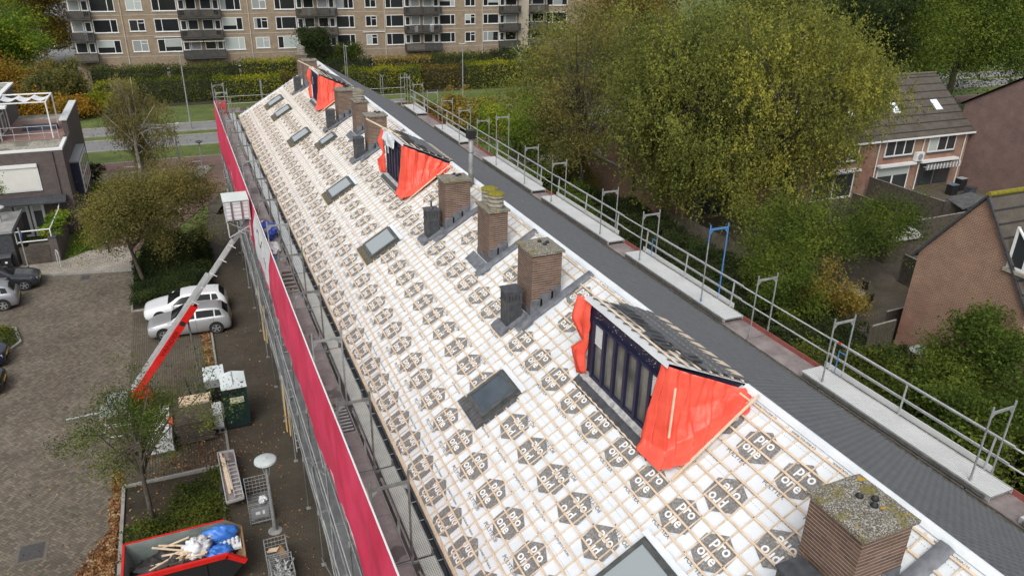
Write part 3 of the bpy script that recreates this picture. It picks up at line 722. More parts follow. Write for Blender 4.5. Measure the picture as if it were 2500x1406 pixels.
# red tarpaulins over the dormer cheeks
def cloth(name, ctrl, label, loc, nu=36, nv=30, fold=.04, freq=9, off=(0, 0, 0), seed=0, m=None, thick=True):
    """ctrl: rows of world points; bilinear-interpolated then wrinkled"""
    C_ = np.array(ctrl, float); r, c = C_.shape[:2]; V = []
    for i in range(nu+1):
        u = i/nu*(r-1); a = min(int(u), r-2); fu = u-a
        for j in range(nv+1):
            v = j/nv*(c-1); b = min(int(v), c-2); fv = v-b
            P = (C_[a, b]*(1-fu)+C_[a+1, b]*fu)*(1-fv)+(C_[a, b+1]*(1-fu)+C_[a+1, b+1]*fu)*fv
            w = fold*(mnoise.noise((j/nv*freq+seed, i/nu*1.6, seed))+.45*mnoise.noise((j/nv*freq*2.3, i/nu*5, seed+4)))
            V.append(P+np.array(off)*w)
    A = np.arange((nu+1)*(nv+1)).reshape(nu+1, nv+1)
    Fq = np.stack([A[:-1, :-1], A[:-1, 1:], A[1:, 1:], A[1:, :-1]], -1).reshape(-1, 4)
    me = rawmesh(name, np.array(V)-np.array(loc), Fq, [m or M_orange], smooth=True)
    o = place(name, me); o.location = loc
    if thick: md = o.modifiers.new('s', 'SOLIDIFY'); md.thickness = .006
    return tagp(o, label, 'tarpaulin')
for di, (y0, y1) in enumerate(DORM):
    nm = ('nearest', 'middle', 'farthest')[di]; zt = dline(XF)-.05; k = 1.0 if di == 0 else 1.55
    top = [(XF-.1, y0+.15*k, zt), (XF-.02, y0-.05, zt+.0), (XF+.45, y0-.08, dline(XF+.45)-.08), (XF+.95, y0-.08, dline(XF+.95)-.08), (XD-.2, y0-.1, dline(XD-.2)-.1), (XD+.1, y0-.25, ZD+.0)]
    mid = [(XF-.18, y0+.22*k, (zt+ZB)/2), (XF-.08, y0-.12, (zt+ZB)/2), (XF+.40, y0-.14, ZB+.9), (XF+.85, y0-.14, ZB+.95), (XD-.35, y0-.2, ZD-.12), (XD-.05, y0-.42, ZD-.05)]
    low = [(XF-.30, y0+.28, ZB+.20), (XF-.12, y0-.26, ZB+.16), (XF+.30, y0-.34, ZB+.38), (XF+.75, y0-.36, ZB+.62), (XF+1.1, y0-.38, ZB+.84), (XD-.25, y0-.50, ZD-.12)]
    bot = [(XF-.42, y0+.30, ZB-.06), (XF-.40, y0-.50, ZB-.02), (XF-.05, y0-.75, ZB+.16), (XF+.45, y0-.72, ZB+.44), (XF+.95, y0-.66, ZB+.74), (XD-.30, y0-.58, ZD-.16)]
    cloth('tarpaulin', [top, mid, low, bot], 'orange red tarpaulin hung over the near cheek of the %s dormer' % nm, (XF, y0, ZB), off=(.25, -1, .2), seed=di*7+1, fold=.12, freq=13, nv=80, nu=50)
    # bunched strip on the far edge
    a = [(XF-.0, y1-.08, zt), (XF-.1, y1+.35, zt-.02), (XF+.15, y1+.85, zt-.25)]
    b = [(XF-.1, y1-.10, zt-.45), (XF-.25, y1+.28, zt-.5), (XF+.0, y1+.62, zt-.80)]
    c_2 = [(XF-.1, y1-.12, zt-.9), (XF-.12, y1-.02, zt-.95), (XF-.08, y1+.08, zt-1.0)]
    d = [(XF-.12, y1-.12, ZB+.65), (XF-.26, y1+.2, ZB+.62), (XF-.2, y1+.5, ZB+.5)]
    e = [(XF-.12, y1-.1, ZB+.1), (XF-.2, y1+.04, ZB+.08), (XF-.2, y1+.12, ZB+.05)]
    cloth('tarpaulin', [a, b, c_2, d, e], 'narrow orange red tarpaulin bunched along the far edge of the %s dormer' % nm, (XF, y1, ZB), nu=30, nv=16, off=(-1, .4, 0), seed=di*5+3, fold=.12, freq=5)
    mb = MB(); p0 = RP(y0-.82, SD0-.25, .12); p1 = RP(y0-.62, SLEN-.05, .20)
    mb.beam(p0, p1, .045, .03, M_wood, (-sin(TH), 0, cos(TH)))
    single('wooden_lath', mb, p0, 'long wooden lath pinning the lower edge of the tarpaulin on the %s dormer' % nm, 'lath')
    if di == 0:
        mb = MB(); mb.beam((XF-.03, y0-.26, ZB+1.55), (XF-.12, y0-.36, ZB+.55), .04, .02, M_wood, (0, 1, 0)); single('wooden_lath', mb, (XF, y0-.2, ZB+.5), 'short upright lath on the front fold of the nearest tarpaulin', 'lath')
    else:
        mb = MB(); mb.beam((XF-.7, y1+.3, zt+.42), (XF+.3, y1-1.2, zt-.05), .05, .04, M_wood, (0, 0, 1)); single('wooden_lath', mb, (XF, y1, zt), 'pale lath sticking up from the far corner of the %s dormer' % nm, 'lath')
    if di == 1:
        cloth('membrane_sheet', [[(XF-.1, y1-.2, zt+.05), (XF-.12, y1-.9, zt+.05), (XF-.1, y1-1.7, zt+.03)], [(XF-.16, y1-.1, zt-.35), (XF-.18, y1-.9, zt-.5), (XF-.14, y1-1.8, zt-.4)]], 'white membrane sheet hanging over the front of the middle dormer', (XF, y1, zt), nu=10, nv=20, off=(-1, 0, 0), fold=.08, m=M_memb)

# ------------------------------------------------------------ left scaffold
SX, SY0, SP = 2.139, 11.19, 3.07
SCF = empty('scaffold', (SX+.36, 30, 0), 'tall galvanised scaffold with brown plywood decks along the left eave of the terrace', 'scaffold')
FY = [SY0+SP*k for k in range(-4, 16)]
xi = SX+.73
for k, y in enumerate(FY):
    mb = MB(); j = random.uniform(-.015, .015)
    for x in (SX, xi):
        mb.tube((x, y, .12), (x, y, 10.23+ (.15 if k % 2 else .22)), .0242, M_steeld if k % 3 else M_steel, 8)
        mb.tube((x, y, .02), (x, y, .14), .018, M_steel, 6); mb.box(x-.08, x+.08, y-.08, y+.08, .01, .025, M_steel)
        for z in (2.2, 4.2, 6.2, 8.2): mb.tube((x, y, z-.03), (x, y, z+.16), .031, M_steel, 8)
    for z in (2.2, 4.2, 6.2, 8.2, 10.2):
        mb.beam((SX, y, z), (xi, y, z), .04, .06, M_steeld if k % 3 else M_steel)
        for x, s in ((SX, 1), (xi, -1)): mb.extr([(x+s*.02, y, z-.03), (x+s*.17, y, z-.03), (x+s*.02, y, z-.18)], (0, .008, 0), M_steel)
    mb.box(SX+.1, SX+.22, y-.004, y+.004, 8.9, 9.05, M_blue if k % 4 == 1 else M_steel)
    fr = mb.build('frame', SCF)
    mb = MB(); mb.beam((xi, y, 8.17), (xi+.42, y, 8.17), .04, .05, M_steel); mb.tube((xi+.42, y, 8.1), (xi+.42, y, 8.42), .02, M_steeld, 6); mb.tube((xi, y, 7.8), (xi+.4, y, 8.15), .015, M_steel, 6)
    if k in (7, 10): mb.box(xi+.13, xi+.46, y-.02, y+.02, 8.2, 8.225, M_red)
    mb.build('bracket', SCF)
    if k == len(FY)-1: continue
    y2 = y+SP
    for z in (2.2, 4.2, 6.2, 8.2):
        mb = MB()
        for zz in (z+.5, z+1.0):
            mb.tube((SX-.03, y, zz), (SX-.03, y2, zz), .019, M_alu if zz > z+.9 else M_steel, 6)
        mb.build('guard_rail', SCF)
    mb = MB()
    if k % 3 == 0:
        for q in range(4): mb.tube((SX-.05, y if q % 2 else y2, .3+2*q), (SX-.05, y2 if q % 2 else y, 2.1+2*q), .019, M_steel, 6)
        mb.build('brace', SCF)
g = NG('scaffold plywood'); c = g.ramp(g.noise(1.4, 7, rough=.7), [(.25, (.16, .13, .12)), (.5, (.28, .235, .225)), (.72, (.42, .37, .355))])
c = g.mix(g.ramp(g.noise(.9, 3), [(.6, (0, 0, 0)), (.63, (.7, .7, .7))]), c, (.06, .05, .045)); g.bump(g.noise(30, 3), .2); M_ply = g.fin(c, .55)
M_deckst = noisy('steel deck', (.12, .125, .13), (.20, .205, .205), 2.5, .7, 0)
g = NG('perforated steel'); sp = g.n('ShaderNodeSeparateXYZ'); g.L(g.obj(), sp.inputs[0])
hx = g.m('ABSOLUTE', g.m('SUBTRACT', g.m('FRACT', g.m('MULTIPLY', sp.outputs[0], 24)), .5)); hy = g.m('ABSOLUTE', g.m('SUBTRACT', g.m('FRACT', g.m('MULTIPLY', sp.outputs[1], 24)), .5))
h = g.m('LESS_THAN', g.m('ADD', hx, hy), .34); c = g.mix(h, g.ramp(g.noise(3, 6), [(.3, (.42, .43, .39)), (.7, (.56, .57, .52))]), (.10, .10, .09)); M_perf = g.fin(c, .6, .1)
g = NG('ribbed steel'); sp = g.n('ShaderNodeSeparateXYZ'); g.L(g.obj(), sp.inputs[0])
h = g.m('LESS_THAN', g.m('FRACT', g.m('MULTIPLY', sp.outputs[0], 14)), .25); c = g.mix(h, g.ramp(g.noise(3, 6), [(.3, (.40, .43, .42)), (.7, (.55, .58, .57))]), (.24, .25, .25)); M_rib = g.fin(c, .55, .1)
for k, y in enumerate(FY[:-1]):
    y2 = y+SP
    for z in (2.2, 4.2, 6.2, 8.2):
        mb = MB(); top = z == 8.2; hat = (k in (5, 8)) and top
        m = M_ply if top or z == 6.2 and k % 2 else M_deckst
        if hat:                      # bay with the plywood partly lifted out, frame visible
            mb.box(SX+.06, xi-.06, y+.04, y+1.7, z+.03, z+.05, m)
            for q in range(8): mb.box(SX+.08, xi-.08, y+1.8+q*.15, y+1.85+q*.15, z+.02, z+.045, M_alu)
        else:
            e = (y+y2)/2+random.uniform(-.2, .2)
            mb.box(SX+.06, xi-.06, y+.04, e-.005, z+.03, z+.05, m); mb.box(SX+.06, xi-.06, e+.005, y2-.04, z+.03, z+.05, m)
        mb.box(SX+.035, SX+.06, y+.03, y2-.03, z+.0, z+.07, M_steel); mb.box(xi-.06, xi-.035, y+.03, y2-.03, z, z+.07, M_steel)
        mb.box(SX+.035, xi-.035, y+.02, y+.045, z, z+.065, M_steel); mb.box(SX+.035, xi-.035, y2-.045, y2-.02, z, z+.065, M_steel)
        d = mb.build('deck', SCF)
    mb = MB(); m = M_perf if k < 9 else M_rib
    mb.box(xi+.13, xi+.45, y+.03, y2-.03, 8.225, 8.245, m); mb.box(xi+.115, xi+.13, y+.03, y2-.03, 8.18, 8.255, M_steel); mb.box(xi+.45, xi+.465, y+.03, y2-.03, 8.18, 8.255, M_steel)
    mb.build('console_plank', SCF)
    if k not in (6, 11, 14):
        mb = MB(); mb.box(xi+.045, xi+.085, y+.1, y2-.3, 8.19, 8.21, M_ply); mb.build('gap_board', SCF)
    for z, n in ((2.2, 1), (4.2, 0)):
        pass
# yellow boards leaning inside lower bays
for i, (y, z0, z1, x0, lab) in enumerate(((36.0, .9, 3.8, 2.1, 'pair of yellow formwork boards standing in the scaffold beside the silver car'), (28.7, .1, 2.9, 2.1, 'cracked yellow plank standing at the foot of the scaffold beside the toilet'))):
    mb = MB(); Mb = noisy('yellow plank %d' % i, (.50, .33, .13), (.68, .50, .24), 2.5, .7)
    mb.beam((x0, y, z0), (x0+.04, y+.1, z1), .05, .24, Mb, (0, 1, 0)); mb.beam((x0+.10, y-.3, z0-.05), (x0+.14, y-.22, z1*.75), .05, .2, Mb, (0, 1, 0))
    single('wooden_board', mb, (x0, y, 0), lab, 'board')
# stair/ladder inside scaffold bay low
mb = MB()
for x in (SX+.12, SX+.48): mb.beam((x, 27.0, .1), (x, 29.0, 8.2), .03, .07, M_alu)
for q in range(26): t = q/26; mb.box(SX+.12, SX+.48, 27.0+2*t-.015, 27.0+2*t+.015, .3+8*t-.012, .3+8*t+.012, M_alu)
mb.build('access_ladder', SCF)
# wooden stair of pallets on the deck
mb = MB()
for q in range(11): mb.box(SX+.10, xi-.08, 24.9+q*.19, 25.0+q*.19, 8.27, 8.30, M_woodd if q % 2 else noisy('bleached slat', (.30, .26, .24), (.42, .38, .35), 3, .8))
single('wooden_grating', mb, (SX+.3, 25.8, 8.25), 'grating of dark and pale slats lying on the scaffold deck below the white banner part', 'grating')
# items on the deck
def blob(name, c, r, m, label, cat, seed=0, amp=.35, n=18, freq=3.0, flat=.0):
    V = []; Fq = []
    for i in range(n+1):
        th = pi*i/n
        for j in range(2*n):
            ph = pi*j/n; d = Vector((sin(th)*cos(ph), sin(th)*sin(ph), cos(th)))
            k = 1+amp*mnoise.noise(d*freq+Vector((seed, 0, 0)))+amp*.4*mnoise.noise(d*freq*3+Vector((0, seed, 0)))
            V.append((d.x*r[0]*k, d.y*r[1]*k, max(-r[2]*.9, d.z*r[2]*k)+r[2]*.9))
    Fq = [(i*2*n+j, (i+1)*2*n+j, (i+1)*2*n+(j+1) % (2*n), i*2*n+(j+1) % (2*n)) for i in range(n) for j in range(2*n)]
    o = place(name, rawmesh(name, V, Fq, [m], smooth=True)); o.location = c
    return tagp(o, label, cat)
M_bluet = noisy('blue tarpaulin', (.015, .03, .28), (.04, .10, .5), 6, .4)
M_bag = noisy('white plastic', (.55, .57, .6), (.8, .82, .83), 6, .4)
blob('tarpaulin', (2.5, 30.9, 8.25), (.33, .75, .28), M_bluet, 'crumpled dark blue tarpaulin lying on the scaffold deck', 'tarpaulin', 2, .6)
blob('plastic_bag', (2.48, 29.2, 8.25), (.26, .5, .14), M_bag, 'white crumpled plastic sheet on the scaffold deck in front of the blue tarpaulin', 'plastic sheet', 5, .5)
blob('plastic_bag', (2.40, 32.0, 8.25), (.2, .28, .16), M_bag, 'small white plastic bag on the scaffold deck behind the blue tarpaulin', 'bag', 9, .4)
blob('cement_bag', (2.3, 34.0, 8.25), (.2, .35, .14), noisy('maroon bag', (.10, .02, .02), (.2, .05, .04), 4, .6), 'dark maroon bag on the scaffold deck farthest behind the blue tarpaulin', 'bag', 12, .25)
blob('tool_bag', (2.35, 17.15, 8.25), (.13, .28, .1), noisy('yellow black bag', (.03, .03, .03), (.5, .42, .1), 5, .6), 'black and yellow tool bag on the scaffold deck beside the perforated plank', 'tool bag', 3, .3)
mb = MB(); mb.beam((2.3, 12.2, 8.29), (2.42, 14.1, 8.29), .12, .03, M_wood); mb.beam((2.42, 11.9, 8.32), (2.5, 13.6, 8.31), .06, .03, M_wood)
single('wooden_board', mb, (2.35, 13, 8.25), 'two pale wooden boards lying on the near scaffold deck behind the banner', 'board')
for y, cx in ((22.2, 2.55), (27.8, 2.5)):
    pass

# banner on the outer guard rail
tp = [(4.0, 10.25), (10.2, 10.0), (16.9, 9.68), (22.5, 9.55), (29.5, 9.42), (40, 9.27), (57.4, 9.05)]
bt = [(4.0, 8.0), (9.0, 7.6), (12.8, 7.25), (21.6, 6.64), (33.0, 6.75), (47.8, 6.2), (57.4, 6.0)]
ip = lambda a, y: float(np.interp(y, [p[0] for p in a], [p[1] for p in a]))
def banner_part(ys, f0, f1, m, name, parent=None, off=0, fold=.09):
    V = []; nv = 22
    for y in ys:
        for j in range(nv+1):
            v = f0(y)+(f1(y)-f0(y))*j/nv; zb, zt = ip(bt, y), ip(tp, y)
            edge = min(1, (1-v)*4)
            x = SX-.05-.10*sin(pi*v)*.8+fold*edge*(mnoise.noise((y*.55, v*1.3, 1))+.5*mnoise.noise((y*1.9, v*3, 7))) - off
            V.append((x, y+.10*mnoise.noise((y, v*2, 9))*edge, zb+(zt-zb)*v-.05*abs(sin(pi*(y-SY0)/SP))*0))
    n = len(ys); A = np.arange(n*(nv+1)).reshape(n, nv+1)
    Fq = np.stack([A[:-1, :-1], A[:-1, 1:], A[1:, 1:], A[1:, :-1]], -1).reshape(-1, 4)
    V = np.array(V)-(rootloc(parent) if parent else np.array((SX, 20, 8)))
    o = place(name, rawmesh(name, V, Fq, [m], smooth=True), parent)
    return o
BN = banner_part(np.linspace(4, 57.4, 420), lambda y: 0, lambda y: 1, M_banner, 'banner')
BN.location = (SX, 20, 8); tagp(BN, 'long crimson banner cloth stretched along the outside of the scaffold', 'banner')
wf0 = lambda y: max(0.02, min(.98, (26.4+2.2-y)/2.8*-1+1)) if False else (.98 if y < 25.9 else max(.03, .98-(y-25.9)/1.3*.95))
wf1 = lambda y: 1.0 if y < 29.0 else max(wf0(y)+.01, 1.0-(y-29.0)/3.6*.55)
wh = banner_part(np.linspace(25.9, 32.3, 60), lambda y: .02+.96*max(0, (27.4-y)/1.5) if y < 27.4 else .02+.35*(y-27.4)/4.9, lambda y: 1.0 if y < 30.8 else 1-.6*(y-30.8)/1.5, M_bag, 'white_panel', BN, .012)
mb = MB()
def bp(y, v): 
    zb, zt = ip(bt, y), ip(tp, y); e = min(1, (1-v)*4)
    return (SX-.05-.10*sin(pi*v)*.8+.09*e*(mnoise.noise((y*.55, v*1.3, 1))+.5*mnoise.noise((y*1.9, v*3, 7)))-.022, y, zb+(zt-zb)*v)
sq = [(30.2, .75), (29.9, .82), (29.6, .80), (29.3, .70), (29.0, .66), (28.8, .72), (28.6, .80)]
for p, q in zip(sq[:-1], sq[1:]): mb.beam(bp(*p), bp(*q), .05, .01, M_ink, (1, 0, 0))
for q in range(7): mb.beam(bp(28.2-q*.16, .60), bp(28.12-q*.16, .60), .07, .01, M_ink, (1, 0, 0))
mb.build('logo', BN)
mb = MB()
for y0_, y1_ in zip(FY[2:-1], FY[3:]):
    mb.tube((SX-.03, y0_, ip(tp, y0_)), (SX-.03, y1_, ip(tp, y1_)), .02, M_white, 6)
mb.build('top_rope', BN)
# far end return of the scaffold (gable side)
GS = empty('scaffold', (XD, 57.9, 0), 'scaffold platform with guard rails crossing the far gable end', 'scaffold')
for x in (SX, SX+.73, 5.4, 8.5, 11.6, 14.2, 16.1):
    mb = MB(); zt = 10.2 if x < 3 else (12.6 if x in (11.6,) else 10.35)
    for yy in (57.3, 58.0): mb.tube((x, yy, .02), (x, yy, zt), .0242, M_steel, 8)
    mb.beam((x, 57.3, zt-.1), (x, 58.0, zt-.1), .04, .05, M_steel); mb.beam((x, 57.3, 8.2), (x, 58.0, 8.2), .04, .05, M_steel)
    mb.build('frame', GS)
for x0, x1 in ((SX, 5.4), (5.4, 8.5), (8.5, 11.6), (11.6, 14.2), (14.2, 16.1)):
    mb = MB(); mb.box(x0+.04, x1-.04, 57.36, 57.95, 8.22, 8.26, M_ply); mb.build('deck', GS)
    mb = MB()
    for z in (8.75, 9.25): mb.tube((x0, 58.03, z), (x1, 58.03, z), .019, M_alu, 6)
    mb.box(x0, x1, 58.0, 58.02, 8.26, 8.42, M_ply if x0 < 9 else M_steel); mb.build('guard_rail', GS)
mb = MB(); mb.box(SX, SX+.7, 57.0, 57.02, 8.3, 9.2, noisy('red net', (.35, .04, .05), (.5, .08, .09), 6, .8)); mb.build('red_net', GS)

# ------------------------------------------------------------ right scaffold
RX, RXo = 15.4, 16.13
RS = empty('scaffold', (RX+.36, 30, 0), 'scaffold along the right eave with white aluminium walkways and double guard rail', 'scaffold')
RF = [(5.5, 0), (8.58, 0), (13.2, 0), (16.3, 0), (18.85, 1), (22.8, 0), (25.9, 0), (30.6, 0), (33.7, 0), (37.5, 1), (40.4, 0), (43.5, 0), (46.8, 0), (49.9, 0), (53.3, 0), (56.6, 0)]
for k, (y, tall) in enumerate(RF):
    zt = 11.0 if tall else 10.22
    mT = M_blue if y == 18.85 else M_steel; mb = MB()
    for x in (RX, RXo):
        mb.tube((x, y, .02), (x, y, 8.4), .0242, M_steel, 8); mb.tube((x, y, 8.4), (x, y, zt-.45), .0242, M_blue if (mT is M_blue and x > 16) else M_steel, 8)
        mb.tube((x, y, zt-.45), (x, y, zt+.16), .0242, mT, 8); mb.tube((x, y, 8.25), (x, y, 8.5), .032, mT, 8)
    mb.beam((RX, y, zt), (RXo, y, zt), .04, .06, mT); mb.beam((RX, y, 8.15), (RXo, y, 8.15), .04, .06, M_steel)
    for x, s in ((RX, 1), (RXo, -1)): mb.extr([(x+s*.02, y, zt-.03), (x+s*.16, y, zt-.03), (x+s*.02, y, zt-.18)], (0, .008, 0), mT)
    if k in (2, 5): mb.tube((RXo-.02, y+.25, 8.3), (RXo-.02, y+.25, 9.1), .017, M_blue, 6); mb.tube((RXo-.02, y, 9.1), (RXo-.02, y+.25, 9.1), .017, M_blue, 6)
    mb.build('frame', RS)
ys_ = [p[0] for p in RF]
M_deckb = noisy('worn pink grey deck', (.17, .14, .135), (.30, .26, .25), 2.5, .7)
for k, (a, b) in enumerate(zip(ys_[:-1], ys_[1:])):
    mb = MB(); mb.box(RX-.12, RXo-.02, a+.02, b-.02, 8.18, 8.22, M_deckb); mb.build('deck', RS)
    mb = MB(); mb.box(RXo-.045, RXo-.02, a+.02, b-.02, 8.22, 8.37, noisy('red toe board %d' % k, (.25, .06, .05), (.34, .11, .09), 3, .7)); mb.build('toe_board', RS)
    mb = MB()
    for z, m in ((9.28, M_alu), (8.8, M_alu)):
        o = random.uniform(0, .5); mb.tube((RXo+.03, a-.1-o*.3, z+.004), (RXo+.03, b+.1, z), .0242, m, 8)
    mb.build('guard_rail', RS)
planks = [(4.0, 7.3), (7.99, 13.9), (17.4, 23.7), (24.97, 31.5), (32.5, 39.3), (43.2, 48.2), (52.2, 55.6)]
for i, (a, b) in enumerate(planks):
    mb = MB(); w0, w1 = RX-.10, RXo-.10; z = 8.40
    n = 9
    for q in range(n):
        x = w0+(w1-w0)*q/n; mb.box(x, x+(w1-w0)/n*.8, a, b, z-.03, z, M_aluw)
    mb.box(w0, w1, a, b, z-.05, z-.010, M_alu); mb.box(w0-.02, w0, a, b, z-.13, z+.012, M_alu); mb.box(w1, w1+.02, a, b, z-.13, z+.012, M_alu)
    mb.box(w0-.05, w0-.02, a+.1, b-.1, z-.12, z-.02, M_steeld)
    wk = empty('aluminium_walkway', (RX+.3, (a+b)/2, 8.3)); 
    wk['label'] = ['white ribbed aluminium walkway at the near right corner, partly out of frame', 'ribbed aluminium walkway between the two nearest scaffold frames on the right', 'long white aluminium walkway passing the blue scaffold frame', 'aluminium walkway just beyond the one with the blue frame, with dirt specks', 'aluminium walkway beside the tall metal flue pipe', 'aluminium walkway past the yellow leafed bush', 'farthest short aluminium walkway near the road'][i]
    wk['category'] = 'walkway'; wk['group'] = 'aluminium walkways on the right scaffold'
    mb.build('platform', wk)
    mb = MB(); mb.box(w1+.075, w1+.10, a+.6, b-.05, z+.0, z+.17, M_aluw); mb.build('toe_board', wk)
    nst = max(2, int((b-a)/1.7))
    for q in range(nst):
        y = a+.75+(b-a-1.0)*q/(nst-1) if nst > 1 else a+.5
        mb = MB(); mb.beam((RXo-.04, y, z-.02), (RXo-.0, y, 9.3), .045, .03, M_alu, (0, 1, 0)); mb.build('stanchion', wk)
    mb = MB(); mb.tube((RXo-.0, a+.3, 9.33), (RXo, b-.1, 9.33), .026, M_alu, 8); mb.tube((RXo, a+.3, 8.86), (RXo, b-.1, 8.86), .02, M_alu, 8); 
    if i == 1: mb.tube((RXo, b-.45, 9.33), (RXo, b-.35, 9.33), .028, M_red, 8)
    mb.build('handrail', wk)

# ------------------------------------------------------------ inclined lift (arm in the plane y=32.5)
LY = 32.5
LF = empty('furniture_lift', (-3.7, LY, 0), 'red and silver inclined tile lift leaning from its trailer up to the scaffold', 'ladder lift')
A0 = Vector((-3.75, LY, 1.35)); A1 = Vector((1.95, LY, 8.72)); du = (A1-A0).normalized(); up = Vector((0, 1, 0)).cross(du)*-1
nrm = Vector((-du.z, 0, du.x))
def on(t, w=0, h=0): return A0+(A1-A0)*t+Vector((0, w, 0))+nrm*h
def section(name, t0, t1, w, h, m, dz, cross=True):
    mb = MB()
    for s in (-1, 1): mb.beam(on(t0, s*w/2, dz), on(t1, s*w/2, dz), .05, h, m, nrm)
    mb.beam(on(t0, 0, dz-h/2+.01), on(t1, 0, dz-h/2+.01), w, .012, m, nrm)
    if cross:
        n = int((t1-t0)*22)
        for q in range(n+1): t = t0+(t1-t0)*q/max(1, n); mb.beam(on(t, -w/2-.03, dz), on(t, w/2+.03, dz), .03, .02, M_alu, nrm)
    return mb.build(name, LF)
Mred = M_red
mb = MB(); w = .40
for s in (-1, 1): mb.beam(on(.0, s*w/2, -.12), on(.50, s*w/2, -.12), .02, .30, Mred, nrm)
mb.beam(on(0, 0, -.27), on(.50, 0, -.27), w, .02, Mred, nrm); rb_ = mb.build('red_rail', LF)
section('silver_rail', .0, .66, .30, .16, M_alu, .09); section('silver_rail', .42, .86, .24, .14, M_alu, -.01); section('silver_rail', .66, 1.0, .20, .12, M_steel, -.06)
for t in (.52, .6, .68, .76, .84, .92):
    mb = MB(); mb.beam(on(t, -.26, -.05), on(t, .26, -.05), .03, .03, M_white, nrm); mb.beam(on(t, -.26, .1), on(t, -.26, -.22), .03, .03, M_white, du); mb.build('rail_clamp', LF)
mb = MB(); mb.lathe((0, 0, 0), [(.12, -.02), (.12, .02)], M_black, 20)
Vv = [tuple(on(.40, -.215, -.11)+du*v[0]+nrm*v[1]+Vector((0, -1, 0))*v[2]*.3) for v in mb.v]; mb.v = Vv; mb.build('badge', LF)
TX = textgeo('VANDER', .30, .004, 0)
mb = MB(); P = [tuple(on(.285, -.2115-.012, -.12)+du*v[0]*1.15+nrm*v[1]*.8) for v in TX[0]]
mb.add(P, TX[1], noisy('dark red letters', (.12, .005, .005), (.2, .01, .01), 4, .5)); mb.build('lettering', LF)
# trailer
mb = MB(); mb.box(-5.3, -3.2, LY-.55, LY+.55, .45, .58, M_steel); mb.box(-3.9, -3.1, LY-.25, LY+.25, .58, 1.25, Mred); mb.tube((-5.3, LY, .5), (-6.6, LY, .45), .05, M_steel)
mb.box(-4.9, -4.1, LY-.4, LY+.4, .58, 1.1, M_grey); mb.build('trailer', LF)
for x, y in ((-4.2, LY-.75), (-4.2, LY+.75)):
    mb = MB(); mb.tube((x, y-.09, .3), (x, y+.09, .3), .3, M_black, 18); mb.build('wheel', LF)
for x, y in ((-3.0, LY-.9), (-3.0, LY+.9), (-5.2, LY-.9), (-5.2, LY+.9)):
    mb = MB(); mb.beam((x+(-.2 if x > -4 else .2), LY, .5), (x, y, .45), .06, .06, Mred); mb.tube((x, y, .02), (x, y, .5), .03, M_steel); mb.box(x-.12, x+.12, y-.12, y+.12, .01, .03, M_steel); mb.build('outrigger', LF)
mb = MB(); p = on(.42, 0, -.25); mb.tube((p.x+.1, LY, .02), (p.x, LY, p.z), .04, M_steeld, 8); mb.box(p.x-.05, p.x+.3, LY-.2, LY+.2, .01, .05, M_steeld); mb.build('prop', LF)
# sled box
BX = empty('lift_box', (1.5, LY, 8.7), 'white ribbed load box on the carriage at the head of the lift', 'load box')
mb = MB(); x0, x1, y0, y1, z0, z1 = .98, 1.95, 31.9, 33.0, 8.72, 9.55
Mpw = noisy('off white panel', (.55, .54, .55), (.68, .67, .68), 3, .5)
mb.box(x0, x1, y0, y1, z0, z0+.04, M_alu)
for a in ((x0, x1, y0, y0+.03), (x0, x1, y1-.03, y1), (x0, x0+.03, y0, y1), (x1-.03, x1, y0, y1)): mb.box(*a, z0, z1, Mpw)
for q in range(5): mb.box(x0-.008, x1+.008, y0-.008, y0, z0+.08+q*.16, z0+.10+q*.16, M_grey); mb.box(x0-.008, x0, y0, y1, z0+.08+q*.16, z0+.10+q*.16, M_grey)
for x in (x0+.28, x0+.68): mb.box(x-.04, x+.04, y0-.03, y0-.009, z0-.02, z1+.05, noisy('brown strap %.2f' % x, (.13, .09, .09), (.2, .15, .15), 3, .6))
for x in (x0, x1-.04): mb.box(x-.012, x+.052, y0-.014, y0+.04, z0, z1+.04, M_alu)
mb.build('box_body', BX)
mb = MB(); mb.extr([(x0-.04, y0-.04, z1+.03), (x1+.02, y0-.04, z1+.03), (x1+.02, y1+.04, z1+.06), (x0-.04, y1+.04, z1+.06)], (0, -.01, .03), noisy('pale lid', (.56, .60, .57), (.66, .70, .67), 1.5, .4)); mb.build('lid', BX)
mb = MB()
for x in (x0+.05, x1-.05):
    mb.beam((x, y0+.1, z0-.02), (x, y0+.15, z0-.75), .04, .04, M_alu); mb.beam((x, y1-.1, z0-.02), (x, y0+.15, z0-.75), .04, .04, M_alu); mb.beam((x, y0, z0-.03), (x, y1, z0-.03), .05, .05, M_steeld)
mb.beam((x0+.05, y0+.15, z0-.75), (x1-.05, y0+.15, z0-.3), .04, .04, M_alu); mb.beam((x0+.05, y0+.12, z0-.05), (x1-.05, y0+.15, z0-.6), .04, .04, M_steel)
mb.build('carriage', BX)

